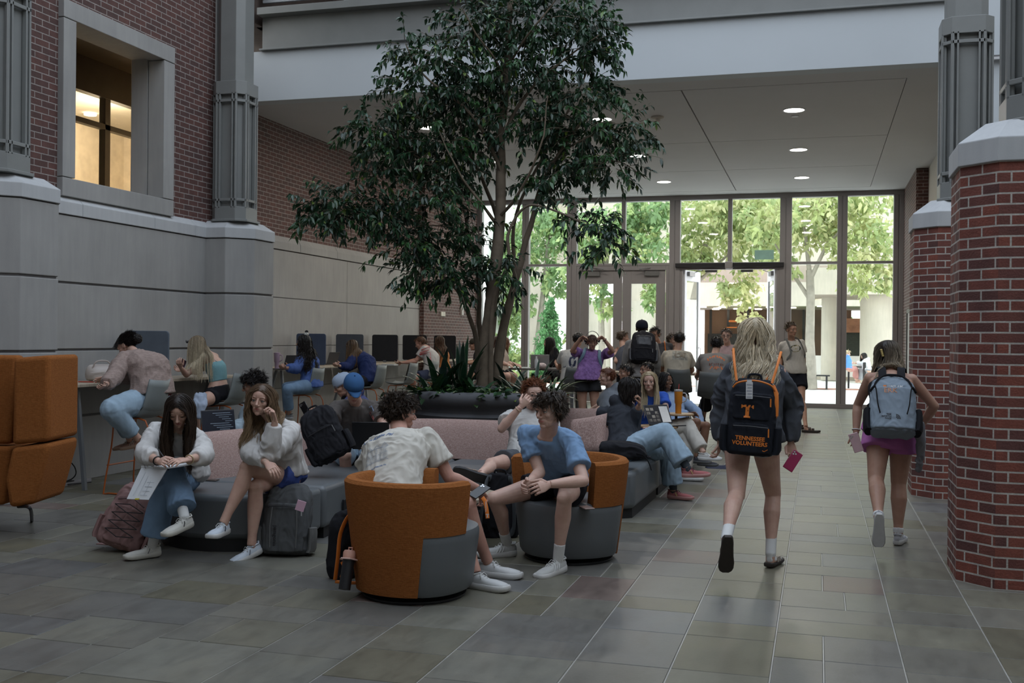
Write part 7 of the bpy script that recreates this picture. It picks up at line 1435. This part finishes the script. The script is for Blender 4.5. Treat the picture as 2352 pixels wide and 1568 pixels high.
# headphones above the tie-dye girl's head
o = C['P23']; H = o['H']; t = thing('headphones', 'over-ear headphones held above the tie-dye girl head', 'headphones', H.c); b = B(); b.tube([H.w(math.cos(a) * .105, 0, .055 + math.sin(a) * .115) - H.c for a in [PI * k / 16 for k in range(17)]], [(.010, .004)] * 17, 8); b.build('headband', plain((.18, .17, .16), .4), t)
for s in (-1, 1): b = B(); b.ell(H.w(s * .105, 0, .04) - H.c, (.02, .035, .04)); b.build('ear_cup', plain((.03, .03, .035), .4), t)
# packs lying about
def flo(px, py, z=0): return Vector(onz(px, py, z))
XR = R0; YT = F0 * -1
def fr2(x, y, z, o): z = z.normalized(); x = (x - z * x.dot(z)).normalized(); return frame(x, z.cross(x), z, o)
gy = clothmat((.085, .088, .09), 300, .8, .25, .1, fold=1.0); gy2 = clothmat((.14, .14, .135), 300, .8, .25, .1)
t, surf = pack('grey backpack standing on the floor with a teal bottle in its side pocket', fr2(-XR, YT, Vector((0, 0, 1)) + XR * .02 - YT * .12, flo(663, 1268)), .33, .49, .19, gy, gy2, ((.04, .72, .84, .045, gy),), True, False, .3, plain((.3, .3, .29)), seed=65, top=.6)
front_decals(t, surf, None, [([rot90(textmesh('patagonia', .038, bold=.0010))], (.06, .13), plain((.015, .015, .018), .6), 'lettering')])
for x in (-.09, .09): b = B(); b.tube([(x, .22, .05), (x * 1.05, .235, .2), (x * .95, .23, .33)], .004, 6); b.build('cord', gy2, t)
tt_ = M_ = None
bt = thing('water_bottle', 'teal metal bottle with black loop cap in the grey backpack pocket', 'bottle', flo(616, 1262) + Vector((0, 0, .07))); B().lathe([(.001, 0), (.036, 0), (.037, .20), (.03, .215), (.001, .215)], 22).build('body', plain((.05, .20, .21), .35, .05), bt); B().lathe([(.033, .2), (.033, .245), (.001, .25)], 18).build('cap', m_black, bt); b = B(); b.tube(smoothpts([Vector((-.028, 0, .235)), Vector((-.026, 0, .295)), Vector((.026, 0, .295)), Vector((.028, 0, .235))], 3), .006, 6); b.build('carry_loop', m_black, bt)
b = B(); b.box(-.03, .03, -.004, .004, 0, .07); o_ = b.build('booklet', plain((.65, .40, .50), .6)); o_.matrix_world = TR(at(690, 1163, 7.30), .3, 0, .3) @ Matrix.Translation((0, 0, -.03)); tag(o_, 'pink and white booklet poking out of the grey backpack', 'book')
pk = clothmat((.25, .145, .135), 280, .75, .3, .12, fold=1.4)
t, surf = pack('dusty pink backpack with dark cords leaning on the floor at left', fr2(-XR, YT, Vector((0, 0, 1)) + XR * .34 - YT * .25, flo(280, 1262) - YT * .06), .34, .47, .21, pk, pk, ((.05, .62, .86, .03, pk),), True, True, .9, None, seed=66, top=.62)
b = B()
for i in range(4): b.tube([(-.11, .235, .1 + i * .06), (0, .26, .13 + i * .06), (.11, .235, .1 + i * .06)], .0035, 5); b.tube([(-.11, .235, .1 + i * .06), (0, .262, .07 + i * .06), (.11, .235, .1 + i * .06)], .0035, 5)
b.build('elastic_cord', m_black, t)
b = B(); b.tube([(-.10, .24, .32), (0, .25, .36), (.10, .24, .32)], .006, 6); b.build('zip', plain((.10, .05, .05), .5), t)
o_ = B().box(-.07, .03, -.02, .02, 0, .006).build('strap_end', pk); o_.location = flo(243, 1250); o_.name = 'loose_strap'; tag(o_, 'pink strap end lying left of the pink backpack', 'strap')
t, surf = pack('open black backpack slumped on the sofa left of the blue-capped boy', fr2(-XR, YT, Vector((0, 0, 1)) - XR * .55 - YT * .15, at(775, 1052, 8.75)), .30, .44, .17, blk, blk, ((.05, .6, .8, .03, blk),), True, True, .9, plain((.1, .1, .1)), seed=67)
t, surf = pack('black backpack with bright orange straps standing behind the near armchair', fr2(XR * .5 + F0 * .86, YT, Vector((0, 0, 1)) - XR * .03, flo(822, 1325)), .30, .44, .16, blk, blk, (), False, False, .3, None, seed=68)
def bent(pix, name, m, par, r, M_, k=4):
    Mi = M_.inverted(); b = B(); P = [Mi @ at(*p) for p in pix]; Q = smoothpts(P, k); b.tube(Q, [r] * len(Q), 8, up=Mi.to_3x3() @ YT); return b.build(name, m, par)
Mg = t.matrix_world.copy(); bent([(815, 1185, 6.5), (800, 1186, 6.45), (782, 1225, 6.42), (776, 1280, 6.42), (770, 1330, 6.42)], 'shoulder_strap', org, t, (.020, .008), Mg); bent([(770, 1335, 6.42), (800, 1338, 6.42), (840, 1338, 6.45)], 'bottom_strap', org, t, (.010, .008), Mg); bent([(830, 1190, 6.5), (822, 1215, 6.48), (828, 1240, 6.5)], 'trim_strap', org, t, (.010, .005), Mg); bent([(784, 1290, 6.4), (790, 1305, 6.4), (783, 1325, 6.42)], 'webbing', org, t, (.008, .004), Mg)
peach = plain((.60, .32, .24), .5); g_ = at(803, 1275, 6.34); bt = thing('peach_bottle', 'peach bottle lid with hexagon carry ring beside the orange straps', 'bottle', g_); A_ = Matrix.Rotation(-.35, 4, 'X')
B().lathe([(.001, -.025), (.038, -.02), (.040, .015), (.034, .028), (.001, .03)], 26).build('lid', peach, bt, M=A_); B().lathe([(.001, -.20), (.035, -.20), (.036, -.022), (.001, -.02)], 26).build('body', m_black, bt, M=A_); b = B(); b.tube([(math.cos(a) * .055, math.sin(a) * .055, -.025) for a in [2 * PI * k / 6 for k in range(7)]], .005, 6, cap=False); b.build('carry_ring', plain((.62, .40, .34), .4), bt, M=A_); b = B(); b.tube([(-.01, 0, .03), (-.012, 0, .045), (.012, 0, .045), (.01, 0, .03)], .005, 6); b.build('spout_loop', peach, bt, M=A_)
t, surf = pack('black backpack with grey straps on the floor between the two orange armchairs', fr2(XR, YT, Vector((0, 0, 1)) + XR * .05, flo(1140, 1236)), .26, .50, .15, blk, blk, (), True, True, .3, None, seed=69, strapm=cl((.10, .11, .12)))
t, surf = pack('flat black bag lying on the grey sofa block in front of the jeans', fr2(YT * -.9 + XR * .2, Vector((0, 0, 1)), XR + YT * .12 + Vector((0, 0, .04)), at(1380, 1036, 9.45) + Vector((0, 0, -.07))), .26, .40, .15, blk, blk, ((.1, .6, .8, .02, blk),), False, False, .5, None, seed=70, name='black_bag', cat='bag')
o_ = B().tube(smoothpts([at(1462, 1042, 9.25), at(1478, 1046, 9.1), at(1490, 1062, 9.02), at(1496, 1080, 9.0)], 4), [(.010, .003)] * 13, 8, up=tuple(YT)).build('bag_strap', blk); tag(o_, 'black strap hanging over the grey sofa corner', 'strap')
t, surf = pack('navy and black bag lying on the floor near the white sneakers', fr2(YT, Vector((0, 0, 1)), XR + Vector((0, 0, .05)), flo(1622, 1074) + Vector((0, 0, .01))), .22, .42, .14, cl((.04, .045, .075)), blk, (), False, False, .6, None, seed=71, name='floor_bag', cat='bag')
# papers, pen
def quad_slab(pts, th, name, m, nrm=None):
    P = [at(*p) for p in pts]; n = (P[1] - P[0]).cross(P[3] - P[0]).normalized() * th; c = P[0]; b = B(); b.loft([[p - c for p in P], [p - c + n for p in P]]); o = b.build(name, m, smooth=False); o.location = c; return o
paper = plain((.62, .63, .64), .7, .02)
pb_ = thing('ring_binder', 'open white ring binder with plan drawings on the writing girl lap', 'binder', at(385, 1068, 7.35)); cc = pb_.location
def addq(pts, th, name, m): o = quad_slab(pts, th, name, m); o.location = Vector(o.location) - cc; o.parent = pb_; return o
addq([(292, 1146, 7.14), (342, 1148, 7.12), (386, 1074, 7.22), (327, 1071, 7.24)], .006, 'hanging_cover', paper); addq([(324, 1073, 7.23), (386, 1076, 7.2), (462, 1064, 7.3), (405, 1050, 7.55)], .010, 'page', paper)
addq([(388, 1063, 7.24), (424, 1059, 7.28), (420, 1056, 7.30), (396, 1056, 7.30)], .006, 'yellow_page', plain((.62, .45, .03), .6)); addq([(310, 1147, 7.125), (319, 1147, 7.122), (321, 1144, 7.122), (312, 1144, 7.125)], .009, 'yellow_tab', plain((.7, .6, .03), .6))
b = B()
for k in range(7):
    f = k / 6; a_ = at(308 + f * 34 + 14, 1136 - f * 58, 7.135 + f * .09); q_ = at(338 + f * 34, 1137 - f * 58, 7.13 + f * .09); b.tube([a_ - cc + YT * .004, (a_ if k % 3 == 0 else a_.lerp(q_, .5)) - cc + YT * .004, q_ - cc + YT * .004], .0012, 4)
for x0 in (0, 12, 24): a_ = at(306 + x0, 1138, 7.13); q_ = at(336 + x0 * .9, 1082, 7.22); b.tube([a_ - cc + YT * .004, q_ - cc + YT * .004], .0011, 4)
b.build('drawing_lines', plain((.36, .38, .42), .7), pb_)
for x in (336, 352, 368): b = B(); b.tube([at(x, 1072, 7.21) - cc + Vector((math.cos(a) * .012, 0, math.sin(a) * .012)) for a in [PI * k / 6 for k in range(9)]], .002, 5); b.build('ring', m_chrome, pb_)
o_ = B().tube([at(363, 1031, 7.22), at(372, 1044, 7.2), at(384, 1060, 7.18)], [.004, .005, .0025], 8).build('pen', m_black); tag(o_, 'black pen in the writing girl hand', 'pen')
# phones
def facing(p, az, el, roll=0): z = azdir(az, el); x = Vector((0, 0, 1)).cross(z).normalized() if abs(z.z) < .95 else XR; return frame(x, z.cross(x), z, p) @ Matrix.Rotation(math.radians(roll), 4, 'Z')
phone('black phone held by the red-haired boy', facing(at(1206, 998, 8.62), 0, 20, -25)); phone('dark phone in the hand of the boy in the pale blue cap', facing(at(700, 938, 10.72), -10, 20, 35))
phone('pink patterned phone in the blonde walker right hand', facing(at(1821, 1058, 7.2), 0, 20, -35), '#8c1f48'); phone('pale pink phone in the left hand of the woman in the pink skirt', facing(at(1966, 1016, 8.12), -20, 0, 20), '#c9a7ab'); phone('dark phone with pink edge held by the girl in aqua top', facing(at(419, 836, 12.2), 60, 30, -40), '#3a2530')
phone('black phone in the hand resting on the near armchair rim', facing(at(1101, 1128, 6.85), 0, 60, -40)); phone('pale striped card case on the grey seat beside the boy in blue tee', facing(at(1345, 1164, 7.25), 0, 89, 20), '#a58f88'); phone('phone lying on the round sofa end between the two girls', facing(Vector(onz(480, 1102, .418)), 0, 89, 80), '#3a3632')
ly = thing('lanyard', 'orange lanyard with white T hanging from the hand at the armchair', 'lanyard', at(1117, 1165, 6.6)); c0 = ly.location; b = B(); b.tube([at(1108, 1142, 6.62) - c0, at(1114, 1150, 6.6) - c0, at(1118, 1170, 6.58) - c0, at(1120, 1190, 6.57) - c0], [(.0125, .002)] * 4, 8, up=tuple(YT)); b.build('band', org, ly)
v, f = logoT(.022); b = B(); Oo = at(1119.5, 1184, 6.56) - c0; b.add([Oo + XR * x + Vector((0, 0, y)) for x, y in v], f); v, f = textmesh('VOLUNTEERS', .011, bold=.0003); b.add([at(1116, 1163, 6.565) - c0 + XR * (-p[1]) + Vector((0, 0, p[0])) for p in v], f); b.build('lettering', wht, ly, smooth=False)
# laptops of the sofa sitters
code = [plain((.008, .010, .016), .25, .02, em=('#0a0e16', .35)), emis('code_text', (.20, .26, .34), .5)]
q = [(.02, .98, .04, .96, 0)] + [(.08 + .05 * (i % 3), .30 + .09 * ((i * 7) % 6), .12 + i * .075, .135 + i * .075, 1) for i in range(11)]
xd = (R0 * .75 + F0 * .66).normalized(); laptop('laptop with dark code on screen used by the person in the denim jacket', frame(xd * -1, Vector((0, 0, 1)).cross(xd * -1) , Vector((0, 0, 1)), at(505, 1003, 9.75)), math.radians(12), (code, q), .33, .25)
laptop('black laptop with its lid towards the camera used by the blue-capped boy', frame(R0, F0, Vector((0, 0, 1)), at(852, 1028, 9.18)), math.radians(12), None, .32, .23, plain((.012, .012, .014), .35))
# prints on clothes
def print_on(o, px, py, items, m, nm='print', back=True, key='shirt', sc=1, off=.0022, bk=.4, roll=0, ax=None):
    t_ = o[key]; bv = lbvh(t_); X = o['lat'] if back else o['lat'] * -1; Y = o['up']; D = o['D']; c = o['spine'](.6); r = ray(px, py); nrm = (o['fw'] * (-1 if back else 1)); k = (c + nrm * .12 - CC).dot(nrm) / r.dot(nrm); O = CC + r * k
    if ax: X = ax
    if roll: Rm = Matrix.Rotation(math.radians(roll), 3, nrm); X = Rm @ X; Y = Rm @ Y
    decal(items, bv, o['Mi'] @ O, X, Y, nm, m, o['root'], off, None, bk)
blu = plain((.10, .17, .33), .7, .02); blu2 = plain((.27, .33, .43), .7, .02)
o = C['P14']; print_on(o, 868, 1012, T('Alpha Kappa Psi', .036, shear=.45, bold=.0006), blu, 'lettering')
L_ = []
for y in (0, .05, .10): L_.append(line2([(-.11, y), (.11, y)], .0022))
for x in [-.11 + i * .0157 for i in range(15)]: L_.append(line2([(x, 0), (x, .05 if (int(x * 1000) % 2) else .10)], .0014))
for x0 in (-.11, -.035, .04): L_.append(line2([(x0, .10), (x0 + .035, .135), (x0 + .07, .10), (x0, .10)], .0022)); L_.append(line2([(x0 + .012, .10), (x0 + .035, .123), (x0 + .058, .10)], .0014))
for x0 in (-.095, -.055, -.01, .03, .075):
    for y0 in (.012, .062): L_.append(line2([(x0, y0), (x0 + .018, y0), (x0 + .018, y0 + .026), (x0, y0 + .026), (x0, y0)], .0014))
L_.append(line2([(-.12, -.008), (.12, -.008)], .002)); L_ = [([(x * .78, y * .95) for x, y in v], f) for v, f in L_]; print_on(o, 866, 1064, L_, blu2, 'house_drawing'); print_on(o, 872, 1076, T('GATLINBURG, TN', .014, bold=.0004), blu, 'lettering')
print_on(C['P24'], 1306, 832, T('10', .25, bold=.006), plain((.015, .02, .06), .6), 'number')
r_ = random.Random(4); mp = [grid2(-.12, .12, -.09, .09, 8, 6)]; print_on(C['P29'], 1562, 815, mp, plain((.30, .29, .25), .8, .35, 25), 'print_patch'); print_on(C['P29'], 1562, 815, [line2([(r_.uniform(-.11, .11), r_.uniform(-.08, .08)) for _ in range(4)], .008) for _ in range(5)], plain((.20, .16, .11), .8), 'print_lines', off=.004)
r_ = random.Random(9)
def marks(n, w, h, arc=0, sk=0): return [line2([(-w / 2 + w * i / (n - 1) + r_.uniform(-.3, .3) * w / n, arc * (1 - ((2 * i / (n - 1)) - 1) ** 2) + r_.uniform(-.5, -.3) * h), (-w / 2 + w * i / (n - 1) + r_.uniform(-.3, .5) * w / n, arc * (1 - ((2 * i / (n - 1)) - 1) ** 2) + r_.uniform(.3, .5) * h), (-w / 2 + w * (i + .55) / (n - 1), arc * (1 - ((2 * i / (n - 1)) - 1) ** 2) + r_.uniform(-.5, .4) * h)], h * .22) for i in range(n)]
pr = plain((.62, .15, .03), .6); print_on(C['P31'], 1644, 826, marks(8, .22, .05, .05), pr, 'curved_print'); print_on(C['P31'], 1644, 845, marks(4, .14, .055), pr, 'print'); print_on(C['P31'], 1644, 838, marks(7, .18, .04), plain((.16, .05, .03), .6), 'dark_print')
print_on(C['P8'], 988, 812, [rot90(v_) for v_ in marks(8, .30, .055)], plain((.45, .05, .06), .6), 'red_print')
print_on(C['P33'], 1826, 800, [([(math.cos(2 * PI * k / 24) * .10, math.sin(2 * PI * k / 24) * .062) for k in range(24)], [tuple(range(24))])], plain((.02, .035, .02), .7), 'oval_badge', back=False); yl = plain((.45, .38, .06), .6); print_on(C['P33'], 1826, 796, marks(7, .13, .018, .018), yl, 'badge_print', back=False, off=.005); print_on(C['P33'], 1826, 807, marks(9, .12, .014), yl, 'badge_print', back=False, off=.005); print_on(C['P33'], 1826, 801, marks(3, .03, .022), yl, 'badge_print', back=False, off=.005)
print_on(C['P13'], 856, 946, [line2([(-.03, -.012), (.03, -.02)], .008), line2([(-.02, .0), (.015, -.005)], .007)], plain((.35, .10, .09), .6), 'chest_print', back=False); print_on(C['P13'], 853, 939, [line2([(-.02, .0), (.0, .008), (.02, -.002)], .006)], plain((.16, .22, .33), .6), 'chest_print', back=False)
print_on(C['P16'], 1300, 1052, [line2([(-.035, .045), (.035, .045), (.035, -.03), (0, -.045), (-.035, -.03), (-.035, .045)], .0022), line2([(-.035, .037), (.035, .037)], .0015)], plain((.13, .22, .38), .8), 'chest_pocket', back=False)
# cap patch
o = C['P13']; H = o['H']; cp = o['cap']; bv = lbvh(cp); n_ = H.y; O = o['Mi'] @ H.w(0, .06, .07); pt_ = [(-.038, .012), (-.026, .024), (.026, .024), (.038, .012), (.028, -.018), (-.028, -.018)]
X_ = H.x; Z_ = H.z
decal([([(x * 1.15, y * 1.2) for x, y in pt_], [tuple(range(5, -1, -1))])], bv, O, X_, Z_, 'patch_border', plain((.02, .02, .03), .7), o['root'], .003, None, .2); decal([(pt_, [tuple(range(5, -1, -1))])], bv, O, X_, Z_, 'patch', plain((.58, .54, .46), .7), o['root'], .005, None, .2)
dk = plain((.03, .03, .05), .7); decal(marks(11, .052, .0075, .003), bv, O + Z_ * .010, X_, Z_, 'patch_print', dk, o['root'], .0065, None, .2); decal(marks(8, .038, .0075), bv, O - Z_ * .009, X_, Z_, 'patch_print', dk, o['root'], .0065, None, .2)
# sunglasses pushed up on the aqua girl, hair clip on the woman in pink skirt, wrist bands
H = C['P35']['H']; b = B(); 
for k in range(5): b.ell(C['P35']['Mi'] @ H.w(-.012 + .004 * k, -.118, .03 - .012 * k), (.012, .010, .010), None, 8, 6)
b.build('hair_clip', plain((.50, .38, .14), .3, .05, metal=.4), C['P35']['root'])
for k, i, m in (('P1', 1, plain((.5, .4, .25), .3, metal=.6)), ('P1', 0, m_black), ('P23', 1, m_black), ('P35', 1, wht), ('P15', 0, plain((.45, .33, .22), .6))):
    o = C[k]; S0, E, W_ = o['arms'][i]; d_ = (W_ - E).normalized(); p_ = W_ - d_ * .03; a_ = d_.cross(Vector((0, 0, 1))).normalized(); c_ = d_.cross(a_); b = B(); b.tube([o['Mi'] @ (p_ + a_ * math.cos(q) * .030 + c_ * math.sin(q) * .030) for q in [2 * PI * j / 18 for j in range(19)]], .0045, 6, cap=False); b.build('wristband', m, o['root'])
H = C['P5']['H']; t = thing('sunglasses', 'black sunglasses pushed up on the head of the girl in aqua', 'sunglasses', H.c); b = B()
for s in (-1, 1): b.ell(H.w(s * .035, .085, .085) - H.c, (.024, .010, .020), H.R(), 10, 7)
b.build('lenses', m_black, t)
# denim shirt hanging between stools
b = B(); P = [at(462, 905, 12.0), at(458, 930, 11.9), at(455, 960, 11.9)]; b.tube([p - P[0] for p in P], [(.06, .03), (.08, .035), (.06, .03)], 12); me = remesh(b, .01, 2); wrinkle(me, .014, 12, 4); oj = link(me, 'hanging_shirt', cl((.36, .42, .52))); oj.location = P[0]; tag(oj, 'pale blue shirt hanging from the aqua girl stool', 'shirt')
o_ = B().box(-.12, .12, -.09, .09, 0, .02).build('notebook', plain((.5, .5, .5), .6)); o_.location = (*at(895, 832, 18.6).xy, 1.062); tag(o_, 'white notebook on the far bar table under the dark screen', 'notebook')
# ================================================================ light, camera, view
w = bpy.data.worlds.new('sky'); SC.world = w; w.use_nodes = True; t = w.node_tree; t.nodes.clear()
wo = t.nodes.new('ShaderNodeOutputWorld'); bg = N(t, 'Background', Strength=1.0); t.links.new(bg.outputs[0], wo.inputs[0])
tc = t.nodes.new('ShaderNodeTexCoord'); sp = t.nodes.new('ShaderNodeSeparateXYZ'); t.links.new(tc.outputs['Generated'], sp.inputs[0])
t.links.new(ramp(t, sp.outputs[2], [(0, (1.0, .985, .96)), (.35, (.93, .96, .99)), (1, (.82, .90, 1.0))]), bg.inputs[0]); bg.inputs[1].default_value = 2.2
def portal(loc, rot, sx, sy):
    L = bpy.data.lights.new('portal', 'AREA'); L.shape = 'RECTANGLE'; L.size = sx; L.size_y = sy; L.cycles.is_portal = True
    o = bpy.data.objects.new('daylight_portal', L); COL.objects.link(o); o.location = loc; o.rotation_euler = rot
portal((0, 6.5, 9.56), (0, 0, 0), 12.8, 14.6); portal((-3.3, YG + .15, 2.5), (-PI / 2, 0, 0), 10.2, 4.9)
# roof ring round the skylight
b = B(); b.box(-9.2, 6.6, 13.9, 26.2, 9.5, 9.6); b.box(-8, 6.6, -6.1, -1, 9.5, 9.6); b.box(-8, -6.4, -1, 13.9, 9.5, 9.6); b.box(-9.2, 6.6, 26.1, 26.2, 5.1, 9.6); b.box(-9.2, -8, 12, 26.1, 9.5, 9.6); struct(b.build('ceiling_atrium', m_pale, smooth=False))
m_sky = bpy.data.materials.new('skylight_dimming_tint'); m_sky.use_nodes = True; t = m_sky.node_tree; t.nodes.clear(); q = t.nodes.new('ShaderNodeOutputMaterial'); e = N(t, 'BsdfTransparent', Color=(.50, .525, .56, 1)); t.links.new(e.outputs[0], q.inputs[0])  # tint for an unseen skylight pane, added to dim daylight entering the atrium
b = B(); b.add([(-6.4, -1, 9.52), (6.5, -1, 9.52), (6.5, 13.9, 9.52), (-6.4, 13.9, 9.52)], [(0, 1, 2, 3)]); struct(b.build('window_3', m_sky, smooth=False))
cd = bpy.data.cameras.new('camera'); cd.sensor_width = 36; cd.lens = 36 * FOC / 2352; cd.clip_end = 400
co = bpy.data.objects.new('camera', cd); COL.objects.link(co); co.matrix_world = frame(CR, CU, -CF, CC); SC.camera = co
cd.dof.use_dof = True; cd.dof.focus_distance = 7.5; cd.dof.aperture_fstop = 11
SC.view_settings.view_transform = 'Standard'; SC.view_settings.look = 'None'; SC.view_settings.exposure = 0.88; SC.view_settings.gamma = 1; SC.view_settings.use_curve_mapping = False
SC.cycles.use_denoising = True; SC.cycles.use_adaptive_sampling = True; SC.cycles.adaptive_threshold = .02; SC.cycles.max_bounces = 7; SC.cycles.diffuse_bounces = 4; SC.cycles.transparent_max_bounces = 16; SC.cycles.sample_clamp_indirect = 6; SC.cycles.caustics_reflective = False; SC.cycles.caustics_refractive = False
